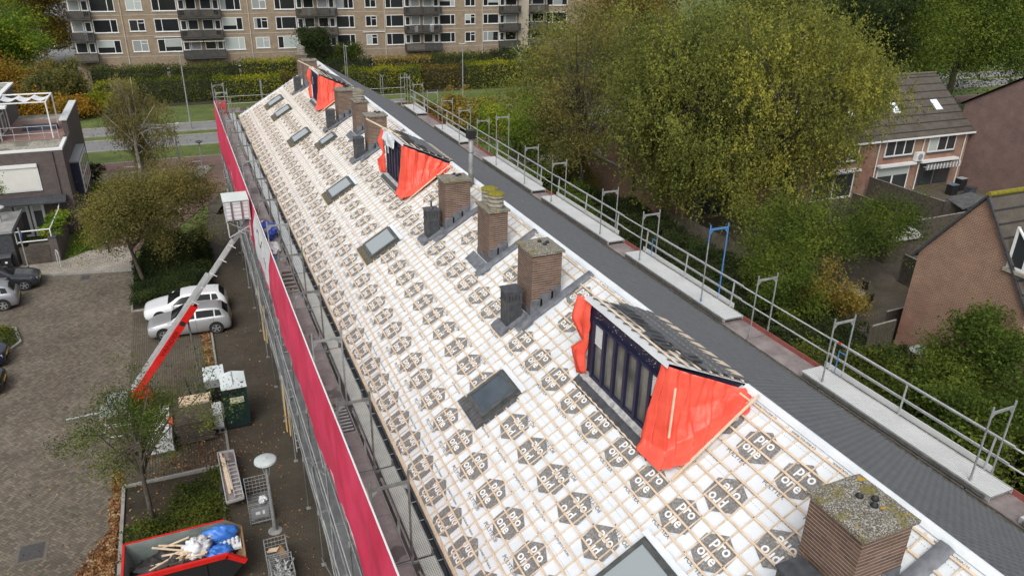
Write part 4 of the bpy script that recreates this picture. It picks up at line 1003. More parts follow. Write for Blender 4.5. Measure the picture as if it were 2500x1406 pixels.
# ------------------------------------------------------------ cars
def carmat(name, c, metal=.0, rough=.28):
    g = NG(name); g.b.inputs['Coat Weight'].default_value = .6; g.b.inputs['Coat Roughness'].default_value = .08
    return g.fin(c, rough, metal)
M_headl = rgb('headlamp glass', (.55, .57, .6), .08, .2); M_taill = rgb('tail lamp', (.45, .01, .01), .15)
M_arch = rgb('wheel arch', (.008, .008, .009), .9); M_tyre = noisy('tyre', (.015, .015, .016), (.03, .03, .03), 9, .9); M_rim = rgb('alloy rim', (.5, .51, .52), .3, .7)
M_cglass = rgb('car glass', (.010, .012, .013), .1, 0, .22)
def make_car(name, label, cat, loc, heading, paint, L=4.2, W=1.76, H=1.46, kind='hatch', group=None):
    """front points to local -x; heading = rotation"""
    S = [ # x/L, half w, sill, belt, top half w, top z
     (0.0, .60, .36, .52, .50, .60), (.012, .72, .24, .60, .60, .68), (.045, .80, .20, .68, .66, .76), (.12, .855, .18, .76, .70, .85),
     (.22, .875, .18, .83, .71, .93), (.285, .88, .18, .87, .70, .98), (.34, .88, .18, .90, .66, 1.13), (.41, .88, .18, .915, .60, 1.32), (.47, .88, .18, .93, .57, 1.42),
     (.56, .88, .18, .94, .575, 1.46), (.70, .88, .18, .95, .57, 1.455), (.82, .88, .18, .96, .555, 1.42), (.90, .875, .18, .97, .56, 1.34),
     (.945, .86, .20, .96, .62, 1.12), (.975, .83, .22, .90, .66, .97), (.99, .79, .26, .82, .64, .86), (1.0, .70, .36, .66, .55, .70)]
    if kind == 'wagon': S[12] = (.91, .875, .18, .98, .56, 1.38); S[13] = (.955, .86, .2, .97, .62, 1.14)
    kw, kh = W/1.76, H/1.46
    def prof(s):
        x, w, sl, bt, tw, tz = s; x = (x-.5)*L; w *= kw; tw *= kw; sl *= 1; bt *= kh; tz *= kh
        cab = tz > bt+.14
        zr = tz-.06 if cab else tz-.025
        P = [(w-.10, sl), (w-.015, sl+.10), (w, (sl+bt)*.5), (w-.02, bt-.05), (w-.05, bt), (w-.065 if cab else w-.10, bt+.02 if cab else bt+.012)]
        P += [(tw+.03 if cab else tw+.02, zr-.045 if cab else zr-.004), (tw-.03, zr+.02), (tw*.5, tz-.008), (0, tz)]
        return [(x, y, z) for y, z in P]
    sec = [prof(s) for s in S]; # subdivide along x
    SS = []
    for i in range(len(sec)-1):
        for q in range(2):
            t = q/2; SS.append([tuple(a[k]*(1-t)+b[k]*t for k in range(3)) for a, b in zip(sec[i], sec[i+1])])
    SS.append(sec[-1]); n = len(SS); k = len(SS[0])
    V = []; F = []; MI = []
    for r in SS:
        V += [(x, -y, z) for x, y, z in r] + [(x, y, z) for x, y, z in r[-2::-1]]
    m = 2*k-1
    for i in range(n-1):
        for j in range(m-1): F.append([i*m+j, i*m+j+1, (i+1)*m+j+1, (i+1)*m+j]); MI.append(0)
        F.append([i*m+m-1, i*m, (i+1)*m, (i+1)*m+m-1]); MI.append(1)
    F.append(list(range(m))[::-1]); MI.append(0); F.append([(n-1)*m+j for j in range(m)]); MI.append(0)
    root = empty(name, loc, label, cat, group, heading)
    body = place('body', rawmesh('body', V, F, [paint, M_arch], MI, smooth=True), root)
    body.data.set_sharp_from_angle(angle=radians(38)) if hasattr(body.data, 'set_sharp_from_angle') else None
    sx = lambda f: (f-.5)*L
    def at(f, j, sgn, out=.006):
        i = f*(len(S)-1)
        xs_ = [s[0] for s in S]; q = max(0, min(len(S)-2, int(np.searchsorted(xs_, f)-1))); t = (f-xs_[q])/(xs_[q+1]-xs_[q])
        a, b = sec[q][j], sec[q+1][j]; p = [a[c]*(1-t)+b[c]*t for c in range(3)]
        return (p[0], sgn*(p[1]+out), p[2]+out*.5)
    def lerp(p, q, t): return tuple(p[c]*(1-t)+q[c]*t for c in range(3))
    for sgn in (-1, 1):   # side windows
        for a, b, c, d in ((.335, .57, .435, .57), (.59, .80, .59, .80), (.815, .895, .815, .875)):
            mb = MB(); N = 8; vs = []
            for q in range(N+1):
                fb, ft = a+(b-a)*q/N, c+(d-c)*q/N
                f5, f6 = at(fb, 5, sgn), at(ft, 6, sgn)
                vs += [lerp(f5, at(fb, 6, sgn), .08), lerp(at(ft, 5, sgn), f6, .93)]
            mb.add(vs, [(2*q, 2*q+2, 2*q+3, 2*q+1) for q in range(N)], M_cglass)
            mb.build('side_window', root, local=True)
    mb = MB(); vs = []   # windscreen
    rows_ = [.292, .33, .37, .41, .45]
    for f in rows_:
        for j, sgn in ((7, -1), (8, -1), (9, 1), (8, 1), (7, 1)): p = at(f, j, sgn, .0); vs.append((p[0]-.006, p[1]*.96, p[2]+.008))
    mb.add(vs, [(5*r+q, 5*r+q+1, 5*r+q+6, 5*r+q+5) for r in range(len(rows_)-1) for q in range(4)], M_cglass); mb.build('windscreen', root, local=True)
    mb = MB(); vs = []
    rows_ = [.905, .92, .945, .965]
    for f in rows_:
        for j, sgn in ((7, -1), (8, -1), (9, 1), (8, 1), (7, 1)): p = at(f, j, sgn, .0); vs.append((p[0]+.010, p[1]*.93, p[2]+.008))
    mb.add(vs, [(5*r+q, 5*r+q+1, 5*r+q+6, 5*r+q+5) for r in range(len(rows_)-1) for q in range(4)], M_cglass); mb.build('rear_window', root, local=True)
    for sgn in (-1, 1):
        mb = MB(); p0, p1, p2, p3 = at(.015, 3, sgn, .008), at(.10, 3, sgn, .008), at(.10, 5, sgn, .010), at(.02, 6, sgn, .01)
        mb.quad(p0, p1, p2, p3, M_headl); mb.build('headlight', root, local=True)
        mb = MB(); p0, p1, p2, p3 = at(.94, 3, sgn, .008), at(.995, 3, sgn, .010), at(.985, 5, sgn, .014), at(.935, 5, sgn, .008)
        mb.quad(p0, p1, p2, p3, M_taill); mb.build('tail_light', root, local=True)
        mb = MB(); y = sgn*(W/2+.06); mb.box(sx(.345)-.05, sx(.345)+.07, min(y, y-sgn*.02)-.06, max(y, y)+.06, .90*kh, 1.02*kh, paint); mb.build('wing_mirror', root, local=True)
        for f in (.53, .74): mb = MB(); p = at(f, 3, sgn, .012); mb.box(p[0]-.02, p[0]+.14, p[1]-.012, p[1]+.012, p[2]-.05, p[2]-.02, paint); mb.build('door_handle', root, local=True)
    mb = MB()
    for f in (.36, .58, .79):
        for sgn in (-1, 1):
            pts = [at(f, j, sgn, .002) for j in (1, 2, 3, 4)]
            for a, b in zip(pts[:-1], pts[1:]): mb.beam(a, b, .012, .006, M_arch, (0, sgn, 0))
    mb.build('door_gap', root, local=True)
    mb = MB(); mb.box(-L/2-.012, -L/2+.03, -.42, .42, .30, .42, M_arch); mb.box(-L/2-.02, -L/2+.0, -.26, .26, .44, .55, rgb('plate', (.65, .5, .02))); mb.build('grille', root, local=True)
    mb = MB(); mb.box(L/2-.0, L/2+.02, -.26, .26, .55, .66, rgb('plate', (.65, .5, .02))); mb.box(L/2-.06, L/2+.012, -.6, .6, .28, .38, M_arch); mb.build('rear_bumper', root, local=True)
    R = .32
    for fx in (.19, .81):
        for sgn in (-1, 1):
            y = sgn*(W/2-.10); x = sx(fx)
            mb = MB(); mb.tube((x, y-.12*sgn, R+.03), (x, sgn*(W/2+.004), R+.03), R+.055, M_arch, 26); mb.build('wheel_arch', root, local=True)
            mb = MB(); mb.tube((x, y-.1*sgn, R), (x, sgn*(W/2+.012), R), R, M_tyre, 26); wh = mb.build('wheel', root, local=True)
            mb = MB(); yo = sgn*(W/2+.016); mb.tube((x, yo-.01*sgn, R), (x, yo, R), R*.66, M_arch, 22)
            for q in range(5):
                a = q*2*pi/5+.3; mb.beam((x, yo+.006*sgn, R), (x+cos(a)*R*.66, yo+.004*sgn, R+sin(a)*R*.66), .075, .012, M_rim, (0, sgn, 0))
            for q in range(22):
                a, b = q*2*pi/22, (q+1)*2*pi/22; mb.beam((x+cos(a)*R*.66, yo, R+sin(a)*R*.66), (x+cos(b)*R*.66, yo, R+sin(b)*R*.66), .02, .022, M_rim, (0, sgn, 0))
            mb.tube((x, yo, R), (x, yo+.012*sgn, R), .06, M_rim, 10); mb.build('rim', wh, local=True)
    mb = MB(); mb.tube((sx(.86), 0, H-.03), (sx(.91), 0, H+.16), .006, M_arch, 5); mb.build('aerial', root, local=True)
    return root
P_white = carmat('white car paint', (.72, .74, .76)); P_silver = carmat('silver car paint', (.42, .43, .44), .45, .35)
P_dark = carmat('anthracite car paint', (.03, .035, .045), .3); P_silver2 = carmat('grey car paint', (.30, .31, .33), .45); P_navy = carmat('dark blue car paint', (.015, .02, .05), .3); P_blk = carmat('black car paint', (.01, .01, .012), .1)
rz = radians(-3)
make_car('parked_car', 'silver hatchback parked under the red lift arm, nearer than the white one', 'car', (-1.32, 40.3, .01), rz, P_silver, 4.2, 1.76, 1.48)
make_car('parked_car', 'white estate car parked against the dark hedge', 'car', (-1.42, 42.55, .01), rz, P_white, 4.4, 1.8, 1.45, 'wagon')
make_car('parked_car', 'dark grey hatchback parked beside the wheelie bins at the left edge', 'car', (-11.65, 50.1, .01), pi+radians(2), P_dark, 4.3, 1.78, 1.48)
make_car('parked_car', 'silver grey car at the left edge with its red tail light showing', 'car', (-12.35, 47.35, .01), radians(4), P_silver2, 4.2, 1.76, 1.46)
make_car('parked_car', 'dark blue car just showing at the left edge, farther of the two nearest', 'car', (-12.0, 40.1, .01), pi, P_navy, 4.3, 1.78, 1.46)
make_car('parked_car', 'black car just showing at the left edge, nearest to the viewer', 'car', (-11.7, 37.3, .01), pi, P_blk, 4.3, 1.78, 1.46)
make_car('parked_car', 'far silver car in the street left of the apartment block, nearer one', 'car', (-20.0, 172, .01), radians(80), P_silver2, 4.3, 1.78, 1.46)
make_car('parked_car', 'far dark car in the street left of the apartment block, farther one', 'car', (-22.8, 188, .01), radians(5), P_dark, 4.3, 1.78, 1.46)
make_car('parked_car', 'far pale car half hidden behind the top left tree', 'car', (-28.4, 176, .01), radians(5), P_white, 4.3, 1.78, 1.46)

# ------------------------------------------------------------ portable toilet
PT = empty('portable_toilet', (.2, 30.45, 0), 'dark green portable toilet cabin with a white roof', 'portable toilet')
M_pt = noisy('dark green plastic', (.006, .022, .020), (.012, .035, .032), 3, .5); M_ptr = noisy('translucent roof', (.62, .70, .70), (.74, .80, .80), 2, .4)
x0, x1, y0, y1 = -.24, .72, 29.85, 31.0
mb = MB(); mb.box(x0, x1, y0, y1, .1, 2.0, M_pt); mb.box(x0-.04, x1+.04, y0-.04, y1+.04, .02, .12, M_black)
for z in (.35, .8, 1.22): mb.box(x0+.06, x1-.06, y0-.012, y0-.002, z, z+.03, M_pt)
for q in range(5): mb.box(x0+.12, x1-.12, y0-.02, y0-.002, 1.72+q*.05, 1.735+q*.05, M_black)
for x in (x0, x1): mb.box(x-.015, x+.015, y0-.015, y0+.03, .1, 2.0, M_pt)
for z in (.5, 1.0, 1.5): mb.box(x1+.001, x1+.012, y0+.1, y1-.1, z, z+.03, M_pt); mb.box(x0-.012, x0-.001, y0+.1, y1-.1, z, z+.03, M_pt)
mb.build('cabin', PT)
mb = MB(); mb.extr([(x0-.04, y0-.04, 2.0), (x1+.04, y0-.04, 2.0), (x1+.04, y0-.02, 2.1), ((x0+x1)/2, y0, 2.2), (x0-.04, y0-.02, 2.1)], (0, y1-y0+.06, 0), M_ptr); mb.box((x0+x1)/2-.02, (x0+x1)/2+.02, y0, y1, 2.19, 2.215, M_grey); mb.box(x1-.18, x1-.08, y0+.12, y0+.2, 2.10, 2.16, M_black); mb.build('roof', PT)
sg = MB(); sg.box(x0+.26, x1-.14, y0-.03, y0-.02, 1.28, 1.56, rgb('cream sign', (.62, .62, .45))); s_ = sg.build('sign', PT)
TG = textgeo('groenveld', .13, .001)
mb = MB(); mb.add([(x0+.54+v[0]*.85, y0-.034, 1.47+v[1]*.8) for v in TG[0]], TG[1], M_ink)
mb.box(x0+.29, x1-.36, y0-.034, y0-.032, 1.335, 1.35, M_ink)
for q in (0, .08): mb.box(x1-.30+q, x1-.25+q, y0-.034, y0-.032, 1.31, 1.38, M_ink)
mb.build('lettering', s_)
# heat pump boxes on the ground beside the toilet
for k, x in enumerate((-.62, -.42)):
    mb = MB(); mb.box(x-.14, x+.05, 29.65, 30.6, .35, 1.05, noisy('white casing %d' % k, (.42, .44, .46), (.56, .58, .6), 3, .5)); mb.box(x-.14, x+.05, 29.64, 30.6, .05, .33, M_grey)
    mb.tube((x-.045, 29.62, .2), (x-.045, 29.66, .2), .085, M_black, 14)
    single('gas_heater', mb, (x, 30, 0), ('left' if k == 0 else 'right')+' one of two narrow white cases standing against the toilet', 'equipment case')
# generator with white lid
GN = empty('generator', (-.5, 32.6, 0), 'black machine box with a flat white lid behind the toilet', 'generator')
mb = MB(); mb.box(-.9, -.1, 32.05, 33.2, .12, .95, M_black); mb.box(-.92, -.08, 32.03, 33.22, .95, 1.35, M_grey); mb.build('housing', GN)
mb = MB(); mb.box(-.95, -.05, 32.0, 33.25, 1.35, 1.42, M_ptr); mb.box(-.25, -.1, 32.1, 32.2, 1.42, 1.44, M_grey); mb.build('lid', GN)
for x in (-.85, -.15):
    mb = MB(); mb.tube((x, 32.0, .2), (x, 32.1, .2), .2, M_tyre, 16); mb.build('wheel', GN)
# tangled machinery: cable reel + hoses + wheels
RL = empty('hose_reel', (-1.3, 32.1, 0), 'black hose reel and tangled hoses beside the machine box', 'hose reel')
mb = MB(); pts = []
for q in range(70):
    a = q*.45; r = .28+.05*sin(q*1.7); pts.append((-1.25+r*cos(a), 32.0+.004*q-.1+.1*sin(q), .55+r*sin(a)))
mb.path(pts, .025, M_black, 6); mb.build('hose', RL)
mb = MB(); mb.box(-1.6, -.95, 31.7, 32.5, .05, .3, M_steeld); mb.box(-1.5, -1.3, 31.8, 31.9, .3, .9, M_black); mb.beam((-1.5, 32.2, .3), (-1.7, 32.6, 1.3), .06, .04, M_black); mb.beam((-1.1, 31.9, .3), (-1.35, 32.4, 1.2), .05, .04, M_steeld)
for q in range(16): mb.tube((-1.6+random.random()*.9, 31.3+random.random()*1.2, .2+random.random()*.5), (-1.6+random.random()*.9, 31.3+random.random()*1.2, .2+random.random()*.6), .03, random.choice([M_black, M_steel, M_steeld]), 6)
mb.build('frame', RL)
# stacks of old timber and tile pallets (under the near tree)
def stack(x0, x1, y0, y1, h, label, m, m2=None, seed=0, layers=9, name='timber_stack', cat='stack'):
    rr = random.Random(seed); mb = MB(); n = layers
    for k in range(n):
        z = .1+h*k/n; w = (x1-x0)
        ny_ = int((y1-y0)/.13)
        for q in range(ny_):
            y = y0+(y1-y0)*q/ny_; mb.box(x0+rr.uniform(-.08, .08), x1+rr.uniform(-.08, .08), y, y+.10, z, z+h/n*.8, m if rr.random() < .8 or k < n-1 else (m2 or m))
    single(name, mb, (x0, y0, 0), label, cat)
stack(-2.2, -.75, 29.3, 30.7, 1.0, 'dark stack of old battens beside the two white cases', M_woodd, M_wood, 1)
stack(-2.0, -.8, 30.8, 31.5, 1.05, 'stack of fresh yellow battens behind the dark one', M_wood, M_wood, 4)
mb = MB(); mb.box(-3.6, -2.4, 29.0, 30.3, .12, .75, M_bag); mb.box(-3.65, -2.35, 28.95, 30.35, .02, .12, M_woodd)
for q in range(4): mb.box(-3.6+q*.3, -3.4+q*.3, 29.1, 30.2, .75, .80+.02*q, M_bag)
single('pallet_of_insulation', mb, (-3, 29.6, 0), 'pallet wrapped in white foil under the small near tree', 'pallet')
mb = MB(); mb.box(-3.4, -2.5, 30.7, 31.7, .05, .7, M_bag); mb.box(-2.55, -2.35, 29.9, 30.4, .75, .86, M_orange)
single('plastic_bag', mb, (-2.9, 31.2, 0), 'white wrapped pack with a red strap under the near tree, farther one', 'pack')
mb = MB()
for q in range(2):
    x = -4.9+q*.0; mb.tube((x, 30.5, .02), (x, 30.5, 1.0), .02, M_alu); mb.tube((x+.9, 30.4, .02), (x+.9, 30.4, 1.0), .02, M_alu)
for z in (.4, 1.0): mb.tube((-4.9, 30.5, z), (-4.0, 30.4, z), .02, M_alu); mb.tube((-4.9, 31.3, z), (-4.0, 31.2, z), .02, M_alu); mb.tube((-4.9, 30.5, z), (-4.9, 31.3, z), .02, M_alu); mb.tube((-4.0, 30.4, z), (-4.0, 31.2, z), .02, M_alu)
single('steel_frame', mb, (-4.5, 30.8, 0), 'low white tubular frame beside the near tree at the paving', 'frame')

# ------------------------------------------------------------ skip
SK = empty('skip', (-2, 21.2, 0), 'red skip with grey green inside half filled with laths and blue bags', 'skip')
M_skin = noisy('skip inside', (.13, .16, .15), (.24, .28, .26), 2, .8, 0, bump=.3); g_in = M_skin
M_rust = noisy('rusty plate', (.22, .12, .06), (.34, .22, .12), 3, .9)
yA, yB, xa, xb, xc = 20.42, 22.12, -3.85, -.78, -.28; zt, ze = 1.5, 1.08; t = .05
mb = MB()
for y, s in ((yA, 1), (yB, -1)):
    prof = [(xa+.25, .12), (xb-.35, .12), (xc, ze), (xb, zt), (xa, zt)]
    mb.extr([(x, y, z) for x, z in prof], (0, -s*.01, 0), M_black);  # outer skin coloured black, standing in for the shade on the near side
    mb.extr([(x, y+s*.012, z) for x, z in prof], (0, s*.03, 0), M_skin)
mb.quad((xa+.25, yA, .12), (xb-.35, yA, .12), (xb-.35, yB, .12), (xa+.25, yB, .12), M_skin)
mb.quad((xa, yA, zt), (xa+.25, yA, .12), (xa+.25, yB, .12), (xa, yB, zt), M_skin); mb.quad((xb-.35, yA, .12), (xc, yA, ze), (xc, yB, ze), (xb-.35, yB, .12), M_rust)
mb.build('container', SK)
mb = MB()
mb.beam((xa, yA, zt-.02), (xb, yA, zt-.02), .10, .16, M_red); mb.beam((xb-.03, yA, zt-.02), (xc, yA, ze-.02), .10, .18, M_red)
mb.beam((xa, yB, zt), (xb, yB, zt), .05, .06, M_red); mb.beam((xb, yB, zt), (xc, yB, ze), .05, .05, M_rust); mb.beam((xa, yA, zt), (xa, yB, zt), .07, .07, M_red); mb.beam((xc, yA, ze), (xc, yB, ze), .05, .05, M_rust)
mb.build('rim', SK)
mb = MB()
for x in (-3.0, -1.5): mb.box(x-.05, x+.05, yA-.06, yA-.01, .1, 1.35, M_black); mb.box(x-.05, x+.05, yB+.01, yB+.06, .1, 1.4, M_red)  # near ribs black to go with the shade painted on that wall
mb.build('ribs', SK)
mb = MB()
for q in range(16): mb.beam((-3.4+random.uniform(0, 1.2), 20.8+random.uniform(0, 1.1), 1.15+random.uniform(0, .25)), (-2.1+random.uniform(0, 1.0), 20.8+random.uniform(0, 1.0), 1.25+random.uniform(0, .3)), .06, .03, M_wood)
single('waste_laths', mb, (-2.5, 21, 1), 'pale waste laths heaped in the skip', 'wood waste').update_tag()
mb = MB()
for q in range(12): mb.beam((-3.4+random.uniform(0, 1.4), 20.6+random.uniform(0, .9), 1.1+random.uniform(0, .3)), (-2.3+random.uniform(0, 1.2), 20.7+random.uniform(0, .9), 1.0+random.uniform(0, .25)), .08, .03, M_woodd)
single('waste_boards', mb, (-2.5, 21, 1), 'dark old boards crossing the heap in the skip', 'wood waste')
blob('rubble', (-2.55, 21.15, .45), (1.12, .78, .46), noisy('dark felt rubble', (.008, .008, .008), (.06, .055, .05), 3, .7), 'black roofing felt rubble in the bottom of the skip', 'rubble', 6, .55, 22, 4)
blob('waste_bag', (-1.7, 21.3, 1.0), (.42, .33, .34), M_bag, 'white plastic rubbish bag in the middle of the skip', 'rubbish bag', 21, .5)
Mbl = noisy('blue plastic', (.03, .14, .5), (.08, .26, .75), 3, .35)
blob('waste_bag', (-.98, 21.75, .95), (.55, .28, .34), Mbl, 'large blue plastic bag lying at the right end of the skip', 'rubbish bag', 25, .3, 18, 2)
blob('waste_bag', (-1.05, 21.1, .85), (.4, .28, .25), Mbl, 'lower blue plastic bag at the near right side of the skip', 'rubbish bag', 28, .4)
mb = MB()
for q in range(10):
    x = -.98+(q % 5)*.13; y = 21.2+(q//5)*.14+(q % 5)*.03; mb.lathe((x, y, 1.10), [(.06, 0), (.065, .12), (.04, .15), (.001, .15)], M_bag, 10)
mb.box(-1.1, -.35, 21.1, 21.5, 1.02, 1.12, M_bag)
single('foam_tray', mb, (-.7, 21.3, 1), 'white moulded foam tray lying on the blue bag in the skip', 'packaging')

# ------------------------------------------------------------ ladder trailer, cages
LT = empty('trailer', (-.4, 25.9, 0), 'flat aluminium trailer bed with a brown plywood floor carrying a ladder', 'trailer')
mb = MB(); A = [(-.77, 27.5), (-.16, 27.45), (-.05, 24.3), (-.66, 24.25)]
c4 = [(x, y, .50) for x, y in A]; mb.add(c4, [(3, 2, 1, 0)], M_ply); mb.add([(x, y, .45) for x, y in A], [(0, 1, 2, 3)], M_ply)
mb.build('bed', LT); mb = MB()
for p, q in zip(c4, c4[1:]+c4[:1]): mb.beam((p[0], p[1], .54), (q[0], q[1], .54), .04, .10, M_alu)
mb.build('side_rail', LT)
for x in (-.85, .02): 
    mb = MB(); mb.tube((x, 25.4, .25), (x+.12*(1 if x < 0 else -1), 25.4, .25), .25, M_tyre, 18); mb.build('wheel', LT)
mb = MB()
for s in (-.15, .15): mb.beam((-.30+s, 26.6, .60), (-.20+s, 24.4, .60), .03, .06, M_alu)
for q in range(9): y = 26.5-q*.25; mb.beam((-.30-.15+.1*q/9, y, .61), (-.30+.15+.1*q/9, y, .61), .03, .03, M_alu)
single('ladder', mb, (-.25, 25.5, .55), 'short aluminium ladder lying on the trailer bed', 'ladder')
mb = MB(); mb.beam((-.66, 27.4, .58), (-.50, 24.7, .58), .09, .05, M_wood); mb.beam((-.56, 27.0, .60), (-.42, 24.9, .60), .07, .05, M_wood)
single('wooden_board', mb, (-.6, 26, .55), 'yellow timber lengths lying beside the ladder on the trailer bed', 'board')
def cage(x0, x1, y0, y1, z0, h, label, floor=None, dense=5):
    r = empty('wire_cage', (x0, y0, z0), label, 'transport cage'); mb = MB()
    for x, y in ((x0, y0), (x1, y0), (x1, y1), (x0, y1)): mb.tube((x, y, z0), (x, y, z0+h), .02, M_steel, 6)
    for k in range(dense+1):
        z = z0+.08+(h-.1)*k/dense
        for p, q in (((x0, y0), (x1, y0)), ((x1, y0), (x1, y1)), ((x1, y1), (x0, y1)), ((x0, y1), (x0, y0))): mb.tube((*p, z), (*q, z), .012, M_steel, 5)
    n = 6
    for k in range(1, n):
        x = x0+(x1-x0)*k/n
        for y in (y0, y1): mb.tube((x, y, z0), (x, y, z0+h), .008, M_steel, 5)
    mb.build('frame', r)
    mb = MB(); mb.box(x0, x1, y0, y1, z0+.02, z0+.05, floor or M_steeld)
    for k in range(9): y = y0+(y1-y0)*k/9; mb.box(x0, x1, y, y+.03, z0+.05, z0+.07, M_steel)
    mb.build('floor', r); return r
c_ = cage(.05, .85, 23.25, 24.9, .05, .9, 'open tubular wire cage beside the round street lamp')
mb = MB(); mb.box(.12, .72, 23.21, 23.235, .35, .75, M_grey); p_ = mb.build('panel', c_)
mb = MB(); mb.box(.26, .42, 23.2, 23.208, .5, .62, M_white); mb.box(.5, .58, 23.2, 23.208, .48, .64, M_white); mb.build('label', p_)
blob('plywood_scraps', (.6, 24.3, .15), (.15, .2, .12), M_bag, 'crumpled pale paper bag inside the wire cage by the lamp', 'bag', 31, .5)
c_ = cage(.35, 1.05, 20.45, 21.25, .05, .95, 'steel mesh box with offcuts at the bottom edge beside the skip', M_steel)
mb = MB(); mb.box(.4, 1.0, 20.5, 21.2, .1, .5, M_steeld); mb.beam((.45, 21.1, .62), (.75, 20.9, .75), .18, .03, M_wood); mb.beam((.75, 21.1, .68), (.95, 20.6, .60), .25, .03, M_rust)
single('plywood_scraps', mb, (.7, 20.9, .3), 'plywood offcuts in the steel mesh box', 'wood waste')
c_ = cage(.42, 1.12, 19.45, 20.35, .05, .95, 'steel mesh box full of scaffold couplers at the bottom edge, nearest one', M_steel)
mb = MB()
for q in range(60): x, y = .47+random.random()*.6, 19.5+random.random()*.8; mb.tube((x, y, .5+random.random()*.3), (x+random.uniform(-.2, .2), y+random.uniform(-.2, .2), .6+random.random()*.3), .02, M_alu, 6)
single('scaffold_parts', mb, (.7, 19.9, .4), 'heap of galvanised scaffold parts in the nearest mesh box', 'scaffold parts')

# ------------------------------------------------------------ street lamps, posts
def post_lamp(x, y, h, label, group=None):
    r = empty('street_lamp', (x, y, 0), label, 'street lamp', group)
    mb = MB(); mb.tube((x, y, 0), (x, y, h-.75), .075, M_steel, 12, .06); mb.tube((x, y, h-.75), (x, y, h-.2), .045, M_steel, 10); mb.tube((x+.05, y, h-.8), (x+.16, y, h-.2), .02, M_steel, 6); mb.tube((x-.05, y, h-.8), (x-.16, y, h-.2), .02, M_steel, 6); mb.lathe((x, y, 0), [(.25, .0), (.25, .02), (.08, .05)], M_conc, 12); mb.build('pole', r)
    mb = MB(); mb.lathe((x, y, h-.2), [(.33, 0), (.38, .04), (.37, .10), (.28, .15), (.08, .17), (.07, .185), (.01, .19)], noisy('lamp hood', (.42, .47, .46), (.55, .60, .59), 4, .5), 28); mb.build('lamp_hood', r); return r
post_lamp(.82, 22.71, 3.25, 'grey lamp post with a round disc head beside the wire cage')
post_lamp(-11.9, 55.5, 3.6, 'lamp post with a round disc head behind the dark shed at left')
def mast(x, y, h, label, arm=None, head='flat', m=M_steel):
    r = empty('street_lamp', (x, y, 0), label, 'street lamp'); mb = MB(); mb.tube((x, y, 0), (x, y, 1.2), .11, m, 10); mb.tube((x, y, 1.2), (x, y, h), .085, m, 10, .05)
    mb.build('pole', r); mb = MB()
    if head == 'flat': mb.extr([(x-.5, y-.12, h+.08), (x+.05, y-.12, h-.0), (x+.05, y-.12, h+.08), (x-.5, y-.12, h+.14)], (0, .24, 0), M_white)
    elif head == 'cone': mb.lathe((x, y, h-.25), [(.10, 0), (.34, .14), (.30, .18), (.05, .27)], M_slate, 18)
    else:
        for s in (-1, 1): mb.beam((x, y, h-.02), (x+s*.5, y, h+.08), .10, .06, M_white)
    mb.build('lamp_head', r); return r
mast(.58, 91.77, 8.3, 'tall lamp mast on the verge between the two roads left of the scaffold')
mast(35.5, 98.6, 7.4, 'tall lamp mast on the grass right of the roof ridge', head='double')
mast(-1.0, 75.0, 4.1, 'thin park lamp on the kerb of the cycle path', head='double')
mast(.9, 71.2, 3.3, 'short lamp with a dark conical hood on the tiled island', head='cone')
mast(24.0, 133, 9, 'far lamp mast before the apartment block')
mb = MB(); mb.tube((-5.96, 53.96, 0), (-5.96, 53.96, .86), .075, M_black, 12, .06); mb.tube((-5.96, 53.96, .86), (-5.96, 53.96, .93), .06, M_white, 12, .05)
single('bollard', mb, (-5.96, 53.96, 0), 'black bollard with a white top standing before the tree', 'bollard')
SGN = empty('sign_post', (-10.5, 52.6, 0), 'grey post with a round blue traffic sign seen edge on beside the bins', 'sign')
mb = MB(); mb.tube((-10.5, 52.6, 0), (-10.5, 52.6, .3), .06, M_black, 10); mb.tube((-10.5, 52.6, .3), (-10.5, 52.6, 2.9), .045, M_steel, 10); mb.build('post', SGN)
mb = MB(); mb.tube((-10.45, 52.6, 2.4), (-10.43, 52.6, 2.4), .28, noisy('blue sign', (.03, .14, .38), (.05, .2, .48), 3, .4), 20); s_ = mb.build('sign_disc', SGN); mb = MB(); mb.beam((-10.42, 52.6, 2.3), (-10.42, 52.6, 2.52), .05, .01, M_white, (1, 0, 0)); mb.build('arrow', s_)
mb = MB(); a = [(-8.72+.0, 52.6+.0, 0)]
pts = [(-8.85, 52.75, 0), (-8.85, 52.75, 1.0), (-8.83, 52.7, 1.12), (-8.78, 52.55, 1.2), (-8.68, 52.4, 1.12), (-8.66, 52.35, 1.0), (-8.66, 52.35, 0)]
mb.path(pts, .035, M_alu, 8); single('bicycle_stand', mb, (-8.7, 52.6, 0), 'bent steel hoop standing before the brick garden wall', 'bicycle stand')
for k, x in enumerate((-12.35, -11.62)):
    r = empty('wheelie_bin', (x, 52.95, .1), ('left' if k == 0 else 'right')+' one of two black wheelie bins against the dark shed', 'wheelie bin', 'black wheelie bins')
    mb = MB(); mb.extr([(x-.26, 52.75, .15), (x+.26, 52.75, .15), (x+.3, 52.7, 1.0), (x-.3, 52.7, 1.0)], (0, .5, 0), M_black); mb.build('body', r)
    mb = MB(); mb.extr([(x-.31, 52.65, 1.0), (x-.31, 53.3, 1.0), (x-.31, 53.3, 1.1), (x-.31, 52.7, 1.05)], (.62, 0, 0), M_slate); mb.build('lid', r)
    mb = MB(); mb.box(x-.07, x+.07, 52.7, 52.72, .62, .74, M_white); mb.build('sticker', r)

